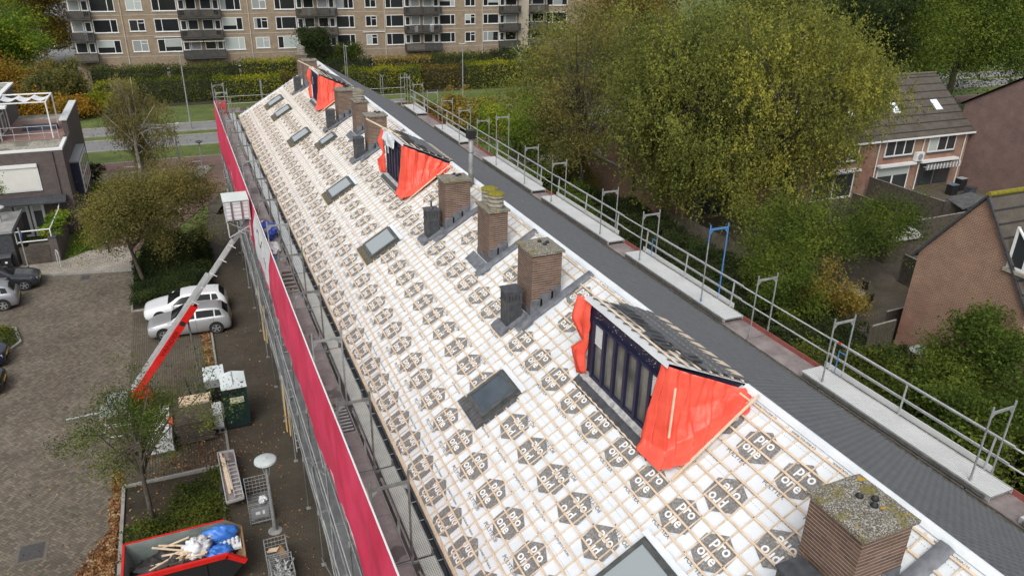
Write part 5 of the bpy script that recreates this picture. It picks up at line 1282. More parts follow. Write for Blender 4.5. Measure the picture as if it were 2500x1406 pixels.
# ------------------------------------------------------------ left modern house
LH = empty('brick_house', (-10, 60, 0), 'flat roofed dark brick house with a roof terrace at the left', 'house')
mb = MB(); yF = 59.2; xW = -8.05
mb.box(-22, xW, yF, 72.5, 0, 6.05, M_brickdk); mb.build('wall', LH)
g = NG('roof gravel'); c = g.ramp(g.noise(9, 4, rough=.8), [(.35, (.10, .095, .075)), (.5, (.30, .28, .23)), (.65, (.5, .48, .42))]); c = g.mix(g.ramp(g.noise(.7, 4), [(.5, (0, 0, 0)), (.6, (.8, .8, .8))]), c, (.12, .12, .09)); M_gravel = g.fin(c, .9)
mb = MB(); mb.box(-22, xW-.25, yF+.25, 72.2, 6.055, 6.08, M_gravel); mb.build('flat_roof', LH)
mb = MB(); mb.box(-22, xW+.03, yF-.03, yF+.2, 6.05, 6.2, M_white); mb.box(xW-.2, xW+.03, yF+.205, 62.6, 6.05, 6.2, M_white); mb.build('roof_edge', LH)
# penthouse
mb = MB(); mb.box(-22, -12.3, 62.4, 72.5, 6.08, 8.6, M_brickdk); ph = mb.build('penthouse', LH)
mb = MB(); mb.box(-22, -12.15, 62.2, 72.6, 8.6, 8.72, M_white); mb.box(-12.6, -11.3, 62.3, 63.0, 8.45, 8.6, M_white); mb.box(-22, -12.5, 62.5, 72, 8.722, 8.74, M_gravel); mb.build('roof', ph)
mb = MB(); mb.box(-12.33, -12.28, 62.9, 66.5, 6.3, 8.3, M_glass)
for y in (62.9, 64.1, 65.3, 66.5): mb.box(-12.31, -12.24, y-.06, y+.06, 6.2, 8.35, M_white)
for z in (6.25, 7.5, 8.3): mb.box(-12.31, -12.24, 62.9, 66.5, z-.05, z+.05, M_white)
mb.build('window', ph)
mb = MB(); mb.box(-12.3, xW-.3, 62.6, 70.0, 6.09, 6.12, noisy('terrace tile', (.22, .13, .11), (.30, .19, .16), 2, .8)); mb.build('terrace_floor', LH)
mb = MB(); mb.box(xW-.35, xW+.0, 64.6, 72.5, 6.05, 7.0, M_brickdk); mb.box(xW-.5, xW+.03, 64.5, 72.55, 7.0, 7.08, noisy('white coping', (.5, .52, .52), (.62, .64, .64), 2, .7)); mb.build('terrace_wall', LH)
mb = MB()
for x in (-12.1, -8.9):
    for y in (62.9, 66.6): mb.tube((x, y, 6.1), (x, y, 8.7), .05, M_white, 8)
for y in (62.9, 66.6): mb.beam((-12.1, y, 8.7), (-8.9, y, 8.7), .08, .08, M_white)
for x in (-12.1, -8.9): mb.beam((x, 62.9, 8.7), (x, 66.6, 8.7), .08, .08, M_white)
mb.build('pergola', LH)
V = []; nx, ny_ = 24, 10
for j in range(ny_+1):
    for i in range(nx+1):
        x = -12.0+3.0*i/nx; y = 64.9+1.6*j/ny_; V.append((x, y, 8.66-.22*abs(sin(pi*3*i/nx))-.05*mnoise.noise((x, y, 0))))
o = place('pergola_awning', rawmesh('awning', np.array(V)-rootloc(LH), [[j*(nx+1)+i, j*(nx+1)+i+1, (j+1)*(nx+1)+i+1, (j+1)*(nx+1)+i] for j in range(ny_) for i in range(nx)], [M_bag], smooth=True), LH)
mb = MB()
for z in (6.55, 7.05): mb.tube((-12.2, 62.7, z), (-8.5, 62.7, z), .02, M_alu, 6)
for q in range(5): mb.tube((-12.2+q*.92, 62.7, 6.1), (-12.2+q*.92, 62.7, 7.1), .02, M_alu, 6)
mb.build('railing', LH)
Mcg = NG('clear balustrade'); Mcg.b.inputs['Transmission Weight'].default_value = .9; Mcg = Mcg.fin((.8, .85, .85), .05)
mb = MB(); mb.box(-11.2, -8.9, 65.8, 66.4, 6.12, 6.5, noisy('dark blue bench', (.03, .04, .07), (.06, .07, .1), 2, .7)); 
single('terrace_sofa', mb, (-10, 66, 6.12), 'dark low sofa on the roof terrace under the white awning', 'sofa')
# front windows with white shutter, french doors, canopy, downpipe
mb = MB(); mb.box(-14.2, -9.75, yF-.06, yF-.005, 3.35, 5.25, M_white); w_ = mb.build('window', LH)
mb = MB(); mb.box(-14.1, -9.85, yF-.08, yF-.062, 3.42, 5.0, noisy('cream shutter', (.62, .62, .57), (.70, .70, .65), 1, .6)); mb.box(-14.2, -9.75, yF-.16, yF-.061, 5.02, 5.25, M_white); mb.build('roller_shutter', w_)
mb = MB(); mb.extr([(-22, yF-1.1, 2.65), (-22, yF-.0, 2.8), (-22, yF-.0, 2.95), (-22, yF-1.1, 2.75)], (13.6, 0, 0), M_slate); mb.build('canopy', LH)
for q in range(5):
    x = -9.95-q*.95; mb = MB(); mb.box(x-.85, x, yF-.06, yF-.004, .1, 2.45, M_white); d_ = mb.build('glazed_door', LH)
    mb = MB(); mb.box(x-.68, x-.17, yF-.068, yF-.062, .3, 1.95, NG('curtained glass').fin((.07, .075, .085), .15)); mb.box(x-.68, x-.17, yF-.07, yF-.062, 1.97, 2.3, noisy('blind %d' % q, (.4, .44, .4), (.5, .54, .5), 3, .6)); mb.build('pane', d_)
mb = MB(); mb.tube((-8.7, yF-.06, 0), (-8.7, yF-.06, 6), .05, M_brickdk, 8); mb.build('downpipe', LH)
# bay on the side wall
mb = MB(); mb.box(xW+.0, xW+.55, 61.3, 66.6, 2.2, 4.6, M_navy); mb.box(xW+.0, xW+.60, 61.2, 66.7, 4.6, 4.72, M_grey); b_ = mb.build('bay_window', LH)
mb = MB(); mb.box(xW+.56, xW+.62, 61.5, 66.5, 2.3, 4.55, M_white)
for q in range(4):
    for z in (2.42, 3.5): mb.box(xW+.621, xW+.625, 61.65+q*1.2, 62.6+q*1.2, z, z+.9, M_glass)
mb.build('window', b_)
# walls around the patio
mb = MB(); mb.box(-9.2, -8.75, 53.45, 59.15, .0, 1.75, M_brickdk); mb.box(-10.35, -9.2, 53.45, 53.75, 0, 1.4, M_brickdk); mb.box(-9.23, -8.72, 53.4, 59.15, 1.75, 1.80, M_slate)
for q in range(12): mb.box(-10.9, -9.25, 53.40, 53.44, .15+q*.1, .22+q*.1, M_woodd)
single('garden_wall', mb, (-9, 56, 0), 'dark brick garden wall with a creeper beside the patio', 'wall')
mb = MB(); mb.path([(-10.95, 53.6, 2.3), (-9.0, 53.6, 2.3), (-8.9, 57.8, 2.3), (-8.9, 59.1, 2.6)], .04, M_white, 6); mb.tube((-10.95, 53.6, 2.3), (-10.95, 53.6, 1.5), .04, M_white, 6); mb.tube((-10.95, 53.62, 1.6), (-9.25, 53.62, 1.6), .04, M_white, 6); mb.tube((-9.0, 53.6, 2.3), (-9.0, 53.6, 1.7), .04, M_white, 6); single('tubular_frame', mb, (-9.5, 55, 1.7), 'white tubular frame over the patio wall', 'frame')
SHD = empty('shed', (-13.5, 56, 0), 'dark boarded shed with a flat felt roof behind the bins', 'shed')
mb = MB(); mb.box(-18, -11.1, 53.35, 57.6, 0, 2.45, M_woodd)
for q in range(20): mb.box(-18, -11.1, 53.32, 53.35, .1+q*.118, .2+q*.118, M_slate)
mb.build('wall', SHD); mb = MB(); mb.box(-18, -11.05, 53.3, 57.65, 2.45, 2.5, M_conc); mb.box(-18, -11.0, 53.24, 53.3, 2.38, 2.55, M_grey); mb.box(-11.05, -10.98, 53.3, 57.65, 2.38, 2.6, M_grey); mb.build('roof', SHD)
mb = MB(); mb.lathe((-9.75, 58.7, .0), [(.1, 0), (.1, .9), (.28, .95), (.28, 1.0)], M_black, 16); single('patio_heater', mb, (-9.75, 58.7, 0), 'black round barbecue on the patio by the creeper', 'barbecue')

# ------------------------------------------------------------ apartment block (facade y=122)
AY = 122.0
AP = empty('apartment_block', (30, AY, 0), 'long tan brick apartment block with white windows and dark balconies in the background', 'apartment block')
R3 = R_
def pxX(px, py=78, Y=AY):
    d = R3 @ Vector(((px-1250)/1838.4, -(py-703)/1838.4, -1)); return d.x*Y/d.y
XL, XT0, XT1, XRR = pxX(172, 60), pxX(1264, 60), pxX(1288, 60), 78
mb = MB(); mb.box(XL, XT0-.01, AY, AY+11, 0, 15.2, M_brickapt); mb.box(XT0+.0, XT1, AY-.4, AY+11, 0, 15.6, noisy('beige panel', (.36, .31, .24), (.44, .39, .31), .8, .9)); mb.box(XT1+.01, XRR, AY+1.2, AY+12, 0, 15.2, M_brickapt)
mb.build('wall', AP)
mb = MB(); mb.box(XL-.1, XT0, AY-.15, AY+11, 15.2, 15.45, M_white); mb.box(XT1+.02, XRR, AY+1.1, AY+12, 15.2, 15.45, M_white); mb.build('roof_edge', AP)
mb = MB()
for z in (2.15+2.05, 4.2+2.75, 4.2+5.5, 4.2+8.25): mb.box(XL, XT0-.05, AY-.03, AY-.002, z-.06, z+.04, noisy('weathered concrete band', (.28, .25, .2), (.45, .42, .38), .5, .9))
mb.build('floor_band', AP)
sills = [4.72, 7.45, 10.2, 12.95]
CUR = [noisy('pale curtain', (.30, .33, .31), (.42, .45, .43), 6, .7), noisy('grey curtain', (.16, .18, .18), (.36, .38, .36), 22, .7), rgb('dark pane', (.018, .02, .022), .08, 0, .8), rgb('dark pane b', (.025, .028, .03), .08, 0, .8), rgb('blind', (.42, .47, .44), .5)]
rw = random.Random(11)
def awin(x0, x1, z0, h, split, y=AY):
    mb = MB(); f = .09
    mb.box(x0, x1, y-.06, y-.005, z0, z0+f, M_white); mb.box(x0, x1, y-.06, y-.005, z0+h-f, z0+h, M_white)
    mb.box(x0, x0+f, y-.06, y-.005, z0+f, z0+h-f, M_white); mb.box(x1-f, x1, y-.06, y-.005, z0+f, z0+h-f, M_white)
    xs1 = x0+(x1-x0)*split; mb.box(xs1-f/2, xs1+f/2, y-.058, y-.005, z0+f, z0+h-f, M_white)
    a, b = (x0, xs1) if split < .5 else (xs1, x1)
    if split in (.33, .67) or (x1-x0) < 2.2: mb.box(a+f, b-f, y-.057, y-.005, z0+h*.68, z0+h*.68+.07, M_white)
    mb.box(x0-.1, x1+.1, y-.10, y-.061, z0-.06, z0, M_white)
    w = mb.build('window', AP); mb = MB(); k = rw.choice([0, 1, 2, 2, 2, 3, 3, 4])
    big = (xs1+f/2, x1-f) if split < .5 else (x0+f, xs1-f/2); sm = (x0+f, xs1-f/2) if split < .5 else (xs1+f/2, x1-f)
    mb.box(*sm, y-.03, y-.006, z0+f, z0+h-f, CUR[2] if k in (2, 3) else rw.choice([CUR[k], CUR[2]]))
    if k in (0, 4) and rw.random() < .5:
        zz = z0+h*rw.uniform(.2, .5); mb.box(*big, y-.03, y-.006, zz, z0+h-f, CUR[k]); mb.box(*big, y-.03, y-.006, z0+f, zz-.001, CUR[2])
    elif k == 1 and rw.random() < .5:
        xm = big[0]+(big[1]-big[0])*rw.uniform(.3, .7); mb.box(big[0], xm, y-.03, y-.006, z0+f, z0+h-f, CUR[1]); mb.box(xm+.001, big[1], y-.03, y-.006, z0+f, z0+h-f, CUR[2])
    else: mb.box(*big, y-.03, y-.006, z0+f, z0+h-f, CUR[k])
    mb.build('pane', w)
WIN = [(230, 290, .72), (318, 357, .55), (380, 440, .30), (545, 595, .70), (622, 656, .55), (676, 726, .28), (822, 867, .72), (894, 921, .5), (943, 987, .30), (1073, 1111, .72), (1135, 1160, .55), (1179, 1217, .30)]
for a, b, sp in WIN:
    x0, x1 = pxX(a), pxX(b)
    for z in sills:
        sm = (b-a) < 42; awin(x0, x1, z+(.0 if not sm else .12), 1.75 if not sm else 1.55, sp)
    mb = MB(); mb.box(x0+.2, x1-.3, AY-.05, AY-.004, 1.9, 2.45, M_white); w = mb.build('window', AP); mb = MB(); mb.box(x0+.28, (x0+x1)/2-.04, AY-.06, AY-.052, 1.97, 2.38, M_glass); mb.box((x0+x1)/2+.04, x1-.38, AY-.06, AY-.052, 1.97, 2.38, M_glass); mb.build('pane', w)
M_dkmetal = noisy('dark balcony panel', (.035, .035, .033), (.075, .072, .065), 1.5, .7); M_dkw = noisy('balcony brown', (.09, .08, .065), (.14, .125, .10), 2, .8)
BAL = [(172, 230, 'r'), (440, 492, 'l'), (492, 545, 'r'), (726, 775, 'l'), (775, 823, 'r'), (987, 1030, 'l'), (1030, 1074, 'r'), (1217, 1264, 'l'), (1289, 1337, 'l'), (1337, 1372, 'w')]
for bi, (a, b, sd) in enumerate(BAL):
    x0, x1 = pxX(a), pxX(b); off = 1.2 if a > 1285 else 0; y = AY+off
    for zi, z in enumerate(sills):
        zf = z-.85
        if sd == 'w': awin(x0+.2, x1+1.4, z, 1.7, .3, y); continue
        dx0, dx1 = (x0+.15, x0+1.05) if sd == 'l' else (x1-1.05, x1-.15)
        mb = MB(); mb.box(dx0, dx1, y-.06, y-.004, zf+.1, zf+2.35, M_white); d_ = mb.build('balcony_door', AP); mb = MB(); mb.box(dx0+.15, dx1-.15, y-.068, y-.062, zf+1.1, zf+2.2, M_glass); mb.box(dx0+.15, dx1-.15, y-.068, y-.062, zf+.25, zf+.95, M_glass); mb.build('pane', d_)
        wx0, wx1 = (x0+1.15, x1-.25) if sd == 'l' else (x0+.25, x1-1.15)
        mb = MB(); mb.box(wx0, wx1, y-.06, y-.004, zf+1.0, zf+2.4, M_white); d_ = mb.build('window', AP); mb = MB(); mb.box(wx0+.12, wx1-.12, y-.068, y-.062, zf+1.1, zf+2.3, rw.choice([M_glass, CUR[2], CUR[1]])); mb.build('pane', d_)
        mb = MB(); mb.box(x0, x1, y-1.35, y-.07, zf-.12, zf+.06, M_dkmetal)
        mb.box(x0+.03, x1-.03, y-.068, y-.061, zf+.06, zf+.95, M_dkw)
        mpan = M_dkw if (bi+zi) % 5 == 0 else M_dkmetal
        if (bi*3+zi) % 3 == 0: mb.box(x0, x1, y-1.35, y-1.31, zf+.1, zf+1.0, mpan)
        else:
            for q in range(14): xx = x0+(x1-x0)*q/14; mb.box(xx, xx+.10, y-1.35, y-1.32, zf+.1, zf+.98, mpan)
        mb.box(x0, x1, y-1.37, y-1.3, zf+.98, zf+1.04, M_dkmetal)
        for xx in (x0, x1-.04): mb.box(xx, xx+.04, y-1.30, y-.07, zf+.1, zf+1.0, M_dkmetal)
        if rw.random() < .7: xx = rw.uniform(x0+.3, x1-.8); mb.box(xx, xx+.5, y-1.1, y-.7, zf+.06, zf+rw.uniform(.6, 1.3), rw.choice([M_white, M_grey, M_dkw, M_moss]))
        bo = mb.build('balcony', AP)
        if (bi, zi) in ((1, 0), (2, 0), (3, 3), (6, 2)):
            mb = MB(); mb.extr([(x0+.05, y-.08, zf+2.5), (x0+.05, y-1.2, zf+2.25), (x0+.05, y-1.2, zf+2.2), (x0+.05, y-.08, zf+2.45)], (x1-x0-.1, 0, 0), noisy('beige awning', (.45, .42, .34), (.58, .55, .46), 2, .8)); mb.build('awning', bo)
for px in (290, 600, 931, 1169):
    mb = MB(); x = pxX(px+8, 50); mb.tube((x, AY-.08, 0), (x, AY-.08, 15.2), .06, noisy('pale pipe', (.42, .38, .32), (.55, .5, .44), 1, .7), 8); mb.build('downpipe', AP)
for a, b in ((375, 440), (885, 940)):
    mb = MB(); mb.beam((pxX(a), AY-.1, 6.75), (pxX(b), AY-.1, 6.75), .12, .1, M_white); mb.build('awning_box', AP)

# ------------------------------------------------------------ right hand houses
RH = empty('row_house', (50, 50, 0), 'brown brick row of houses with a tiled roof behind the trees at right', 'row house')
X0, X1, Yf, Yb = 33.0, 65.2, 45.9, 56.1; ez, rz_ = 5.15, 9.15; ym = 51
mb = MB(); mb.extr([(X0, Yf, 0), (X0, Yb, 0), (X0, Yb, ez), (X0, ym, rz_-.12), (X0, Yf, ez)], (X1-X0, 0, 0), M_brickred); mb.build('wall', RH)
g = NG('large grey tiles'); sp = g.n('ShaderNodeSeparateXYZ'); g.L(g.obj(), sp.inputs[0]); fr_ = g.m('FRACT', g.m('MULTIPLY', sp.outputs[2], 1.9)); ln = g.m('LESS_THAN', fr_, .16); vx = g.m('LESS_THAN', g.m('FRACT', g.m('MULTIPLY', g.m('ADD', sp.outputs[0], sp.outputs[1]), 3.3)), .12)
c = g.ramp(g.noise(1.5, 6, rough=.7), [(.3, (.060, .050, .040)), (.7, (.115, .098, .078))]); c = g.mix(ln, c, (.022, .02, .018)); c = g.mix(g.m('MULTIPLY', vx, .35), c, (.05, .045, .04)); g.bump(g.m('SUBTRACT', 1, ln), .5, .03); M_gt = g.fin(c, .9)
sl_ = (rz_-ez)/(ym-Yf)
mb = MB()
for s in (1, -1):
    yo = Yf-.35 if s > 0 else Yb+.35; mb.add([(X0-.1, yo, ez-.35*sl_), (X1+.25, yo, ez-.35*sl_), (X1+.25, ym, rz_), (X0-.1, ym, rz_), (X0-.1, yo, ez-.35*sl_+.1), (X1+.25, yo, ez-.35*sl_+.1), (X1+.25, ym, rz_+.1), (X0-.1, ym, rz_+.1)], [(0, 3, 2, 1), (4, 5, 6, 7), (0, 1, 5, 4), (1, 2, 6, 5), (2, 3, 7, 6), (3, 0, 4, 7)], M_gt)
mb.tube((X0-.1, ym, rz_+.12), (X1+.25, ym, rz_+.12), .12, M_moss_tile, 8); rf = mb.build('roof', RH)
mb = MB(); mb.box(X0, X1+.3, Yf-.48, Yf-.36, ez-.38, ez-.25, M_white); mb.build('gutter', RH)
for x in (42.0, 46.2, 52.0, 57.2, 62.4):
    mb = MB(); ya = Yf+1.7; za = ez+1.7*sl_+.13; mb.add([(x, ya, za), (x+.85, ya, za), (x+.85, ya+.95, za+.95*sl_), (x, ya+.95, za+.95*sl_)], [(0, 1, 2, 3)], rgb('painted sky reflection pane', (.75, .8, .85), .1)); mb.beam((x-.04, ya-.03, za), (x+.9, ya-.03, za), .06, .08, M_grey); mb.build('roof_window', RH)  # sky reflection painted in as the pane's pale base colour
for x0_, x1_ in ((60.2, 63.6), (55.0, 58.4), (48.6, 52.0), (43.0, 46.0), (37.0, 40.0)):
    mb = MB(); mb.box(x0_, x1_, Yf-.06, Yf-.004, 3.3, 4.8, M_white); w = mb.build('window', RH)
    for q in range(3): mb = MB(); a = x0_+.12+(x1_-x0_-.1)*q/3; mb.box(a, a+(x1_-x0_)/3-.18, Yf-.07, Yf-.062, 3.45, 4.68, CUR[4] if (q == 0 and x0_ > 60) else M_glass); mb.build('pane', w)
    mb = MB(); mb.box(x0_-.05, x1_+.05, Yf-.14, Yf-.061, 3.2, 3.29, M_slate); mb.build('sill', w)
for x0_, x1_ in ((54.6, 58.5), (59.6, 63.8), (47.5, 52), (35.3, 39.3)):
    mb = MB(); mb.box(x0_-.2, x1_+.2, Yf-.5, Yf-.0, 2.5, 2.68, M_white); mb.build('awning_box', RH)
    mb = MB(); mb.box(x0_, x1_, Yf-.05, Yf-.004, .1, 2.4, M_woodd if x0_ > 59 or x0_ < 36 else M_white); d_ = mb.build('patio_door', RH); mb = MB(); mb.box(x0_+.15, (x0_+x1_)/2-.1, Yf-.06, Yf-.052, .3, 2.25, M_glass); mb.box((x0_+x1_)/2+.1, x1_-.15, Yf-.06, Yf-.052, .3, 2.25, M_glass)
    if 54 < x0_ < 59: mb.box(x0_+.15, x1_-.15, Yf-.07, Yf-.062, 1.6, 2.3, CUR[4])
    mb.build('pane', d_)
mb = MB(); mb.box(59.6, 64.0, Yf-.8, Yf-.51, 2.15, 2.2, M_grey)
for q in range(22): mb.box(59.6+q*.2, 59.7+q*.2, Yf-.82, Yf-.8, 1.95, 2.45, M_white if q % 2 else M_grey)
mb.build('striped_awning', RH)
mb = MB(); mb.box(58.6, 59.5, Yf-.42, Yf-.07, 2.75, 3.5, M_white); mb.tube((59.05, Yf-.45, 3.12), (59.05, Yf-.42, 3.12), .28, M_grey, 18); single('air_conditioner', mb, (59, Yf, 3), 'white air conditioner unit on the brick row house wall', 'air conditioner')
for x in (59.5, 54.2, 64.7): mb = MB(); mb.tube((x, Yf-.1, 0), (x, Yf-.1, 5), .05, M_white, 8); mb.build('downpipe', RH)
# annex wall x=32.7
AX = empty('annex', (33, 55, 0), 'low brown brick annex with a flat puddled roof and a slit window', 'annex')
mb = MB(); mb.box(32.7, 36.5, 52.2, 59.5, 0, 2.75, M_brickred); mb.box(32.7, 36.5, 47.0, 52.2, 0, 4.6, M_brickred); mb.build('wall', AX)
mb = MB(); mb.box(32.9, 36.3, 52.4, 59.3, 2.752, 2.78, noisy('wet felt roof', (.12, .14, .15), (.34, .37, .40), .8, .35)); mb.box(32.62, 32.9, 52.2, 59.6, 2.751, 2.85, M_conc); mb.box(32.6, 36.6, 46.9, 52.3, 4.6, 4.7, M_tar); mb.build('roof', AX)
mb = MB(); mb.box(32.66, 32.7, 50.0, 50.35, 1.3, 2.9, M_black); mb.tube((32.62, 51.2, 2.7), (32.62, 51.2, 4.7), .06, M_black, 8); mb.build('slit_window', AX)
# near gable house
NH = empty('gable_house', (33, 21.3, 0), 'red brown brick gable house at the right edge with one white window', 'house')
gx = 32.8
mb = MB(); mb.extr([(gx, 24.15, 0), (gx, 24.05, 5.84), (gx, 21.35, 9.46), (gx, 18.2, 5.2), (gx, 18.2, 0)], (22, 0, 0), M_brickred); mb.build('wall', NH)
k1, k2 = (9.46-5.84)/(24.05-21.35), (9.46-5.2)/(21.35-18.2)
mb = MB()
for (ya, za, yb, zb) in ((24.3, 5.84-.25*k1, 21.35, 9.50), (18.0, 5.2-.2*k2, 21.35, 9.50)):
    x0_, x1_ = gx-.12, gx+22; mb.add([(x0_, ya, za), (x1_, ya, za), (x1_, yb, zb), (x0_, yb, zb), (x0_, ya, za+.14), (x1_, ya, za+.14), (x1_, yb, zb+.14), (x0_, yb, zb+.14)], [(0, 3, 2, 1), (4, 5, 6, 7), (0, 1, 5, 4), (1, 2, 6, 5), (2, 3, 7, 6), (3, 0, 4, 7)], M_gt)
mb.build('roof', NH)
mb = MB(); 
for q in range(24): mb.tube((gx-.1+q*.45, 21.35, 9.62), (gx+.32+q*.45, 21.35, 9.62), .13, M_moss if q < 9 else M_moss_tile, 8)
mb.build('ridge', NH)
mb = MB()
for p, q in (((24.3, 5.55), (21.4, 9.5)), ((18.1, 5.0), (21.3, 9.5))): mb.beam((gx-.09, p[0], p[1]), (gx-.09, q[0], q[1]), .10, .16, M_slate, (1, 0, 0))
mb.build('verge', NH)
mb = MB(); y0_, y1_, z0_, z1_ = 18.35, 19.7, 6.75, 8.65
mb.box(gx-.06, gx-.004, y0_-.35, y1_, z0_, z0_+.12, M_white); mb.box(gx-.06, gx-.004, y1_-.12, y1_, z0_+.12, z1_, M_white); mb.beam((gx-.03, y1_-.06, z1_-.05), (gx-.03, y0_-.2, z1_-1.55), .05, .12, M_white, (1, 0, 0)); mb.box(gx-.055, gx-.004, 18.9, 19.0, z0_+.12, z1_-.8, M_white); w = mb.build('window', NH)
mb = MB(); mb.extr([(gx-.03, y1_-.12, z0_+.12), (gx-.03, y1_-.12, z1_-.1), (gx-.03, y0_-.1, z1_-1.5), (gx-.03, y0_-.1, z0_+.12)], (.02, 0, 0), M_glass); mb.build('pane', w)
mb = MB(); mb.box(gx-.16, gx-.062, y0_-.2, y1_+.06, z0_-.16, z0_-.01, M_pot); mb.build('sill', w)
# far dark gable
FG = empty('gable_house', (72, 49, 0), 'large purple brown brick gable wall at the far right', 'house')
gy = 45.95
mb = MB(); mb.extr([(65.4, 47.3, 0), (65.4, 47.2, 7.15), (65.4, 41.6, 10.5), (65.4, 36, 7.2), (65.4, 36, 0)], (18, 0, 0), M_brickpur); mb.build('wall', FG)
mb = MB(); mb.beam((65.3, 47.5, 7.05), (65.3, 41.6, 10.58), .12, .2, M_slate, (1, 0, 0))
for ya_ in (47.6, 35.6): mb.add([(65.25, ya_, 6.95), (84, ya_, 6.95), (84, 41.6, 10.6), (65.25, 41.6, 10.6)], [(0, 1, 2, 3)], M_gt); mb.build('roof', FG)
# fences
def fence(pts, h, label, m=None, sp=.14, z0=0, cap=True, thick=.02, gap=.85):
    r = empty('garden_fence', (*pts[0], z0), label, 'fence'); m = m or M_woodd; mb = MB()
    for (xa, ya), (xb, yb) in zip(pts[:-1], pts[1:]):
        L_ = sqrt((xb-xa)**2+(yb-ya)**2); n = int(L_/sp)
        for q in range(n):
            t0, t1 = q/n, (q+gap)/n; hh = h+random.uniform(-.01, .01)
            a = (xa+(xb-xa)*t0, ya+(yb-ya)*t0); b = (xa+(xb-xa)*t1, ya+(yb-ya)*t1); nx_, ny2 = -(yb-ya)/L_*thick, (xb-xa)/L_*thick
            mb.prism([(a[0]-nx_, a[1]-ny2), (b[0]-nx_, b[1]-ny2), (b[0]+nx_, b[1]+ny2), (a[0]+nx_, a[1]+ny2)], z0, z0+hh, m)
        if cap: mb.beam((xa, ya, z0+h+.03), (xb, yb, z0+h+.03), .10, .04, noisy('fence cap', (.22, .2, .17), (.32, .3, .26), 4, .9))
    mb.build('boards', r)
    for (xa, ya), (xb, yb) in zip(pts[:-1], pts[1:]):
        L_ = sqrt((xb-xa)**2+(yb-ya)**2); n = max(1, int(L_/1.9))
        for q in range(n+1): mb = MB(); x, y = xa+(xb-xa)*q/n, ya+(yb-ya)*q/n; mb.box(x-.045, x+.045, y-.045, y+.045, z0, z0+h+.08, M_woodd); mb.build('post', r)
    return r
fence([(53.4, 45.4), (53.45, 35.8)], 1.85, 'long dark board fence between the two back gardens below the brick row house')
fence([(47.4, 35.6), (60, 35.9)], 1.85, 'dark board fence across the gardens with a pale top rail, behind the gable roof')
fence([(48.5, 42.5), (48.6, 35.7)], 1.8, 'dark fence left of the green garden box')
fence([(33.2, 36.5), (33.0, 46.3)], 1.3, 'old grey picket fence along the garden behind the dark ivy', noisy('picket wood', (.10, .085, .06), (.17, .15, .115), 3, .9), .16, cap=False, gap=.6)
fence([(33.0, 25.2), (40.5, 25.4), (41, 31)], 1.9, 'tall dark fence behind the round garden table', noisy('tarred boards', (.045, .04, .032), (.08, .07, .055), 3, .9), .14)
fence([(30.9, 24.2), (32.7, 24.3)], 1.9, 'short leaning fence against the corner of the near gable', noisy('green boards', (.07, .065, .045), (.12, .11, .08), 3, .9), .16)
mb = MB(); mb.extr([(53.7, 38.3, 2.0), (56.1, 38.1, 2.3), (56.1, 36.3, 2.3), (52.5, 35.9, 2.0)], (0, 0, .08), M_tar); mb.box(53.3, 56.0, 36.3, 38.0, 0, 1.98, M_woodd); single('garden_shed', mb, (54.5, 37, 0), 'garden shed with a dark grey felt roof behind the near gable', 'shed')
mb = MB(); mb.box(50.0, 50.9, 38.4, 38.9, 0, .5, rgb('green plastic', (.06, .14, .09))); mb.box(49.95, 50.95, 38.35, 38.95, .5, .56, rgb('green lid', (.12, .22, .16))); single('storage_box', mb, (50.4, 38.6, 0), 'green garden storage box beside the dark fence', 'storage box')
GT = empty('garden_table', (35.7, 29.6, 0), 'round pale garden table in the garden behind the fence', 'table'); mb = MB(); mb.lathe((35.7, 29.6, .7), [(.55, 0), (.55, .04)], M_conc, 24); mb.lathe((35.7, 29.6, 0), [(.3, 0), (.05, .1), (.05, .7)], M_black, 10); mb.build('table_top', GT)
for k, a in enumerate((.3, 1.8, 3.3, 4.7)):
    x, y = 35.7+.95*cos(a), 29.6+.95*sin(a); mb = MB(); mb.box(x-.22, x+.22, y-.22, y+.22, .42, .46, M_black); bx, by = x+.2*cos(a), y+.2*sin(a); mb.beam((bx-.2*sin(a), by+.2*cos(a), .85), (bx+.2*sin(a), by-.2*cos(a), .85), .04, .5, M_black)
    for dx, dy in ((-.2, -.2), (.2, -.2), (.2, .2), (-.2, .2)): mb.tube((x+dx, y+dy, 0), (x+dx, y+dy, .42), .015, M_black, 5)
    single('garden_chair', mb, (x, y, 0), 'black garden chair around the round garden table', 'chair', 'chairs around the garden table')
mb = MB(); mb.lathe((30.9, 21.3, 2.0), [(.01, .28), (.25, .22), (.48, .02), (.47, .0)], noisy('parasol grey', (.30, .33, .33), (.42, .45, .45), 5, .7), 9); mb.tube((30.9, 21.3, 0), (30.9, 21.3, 2.2), .02, M_steel, 6); single('parasol', mb, (30.9, 21.3, 0), 'small grey scalloped garden parasol before the near gable', 'parasol')
mb = MB(); mb.box(42.6, 45.4, 33.6, 35.4, 0, 1.6, M_woodd); mb.extr([(42.4, 33.4, 1.6), (45.6, 33.4, 1.6), (45.6, 34.5, 2.1), (42.4, 34.5, 2.1)], (0, 0, .06), noisy('pale shed roof', (.3, .3, .27), (.4, .4, .36), 2, .8)); single('garden_shed', mb, (44, 34.5, 0), 'small low shed with a pale roof edge among the garden bushes', 'shed')
for k, (x, y, h) in enumerate(((61.5, 43.5, .9), (62.6, 42.6, .8), (63.4, 44.2, 1.1))):
    mb = MB(); mb.box(x-.4, x+.4, y-.3, y+.3, 0, h, M_slate if k % 2 else M_black); mb.box(x-.42, x+.42, y-.32, y+.32, h, h+.05, rgb('blue grey lid %d' % k, [(.1, .14, .2), (.05, .05, .06), (.3, .32, .33)][k]))
    single('storage_box', mb, (x, y, 0), ['dark storage box with a blue lid in the far garden', 'black storage box nearest in the far garden', 'tall dark box with a pale lid in the far garden'][k], 'storage box')

# ------------------------------------------------------------ vegetation

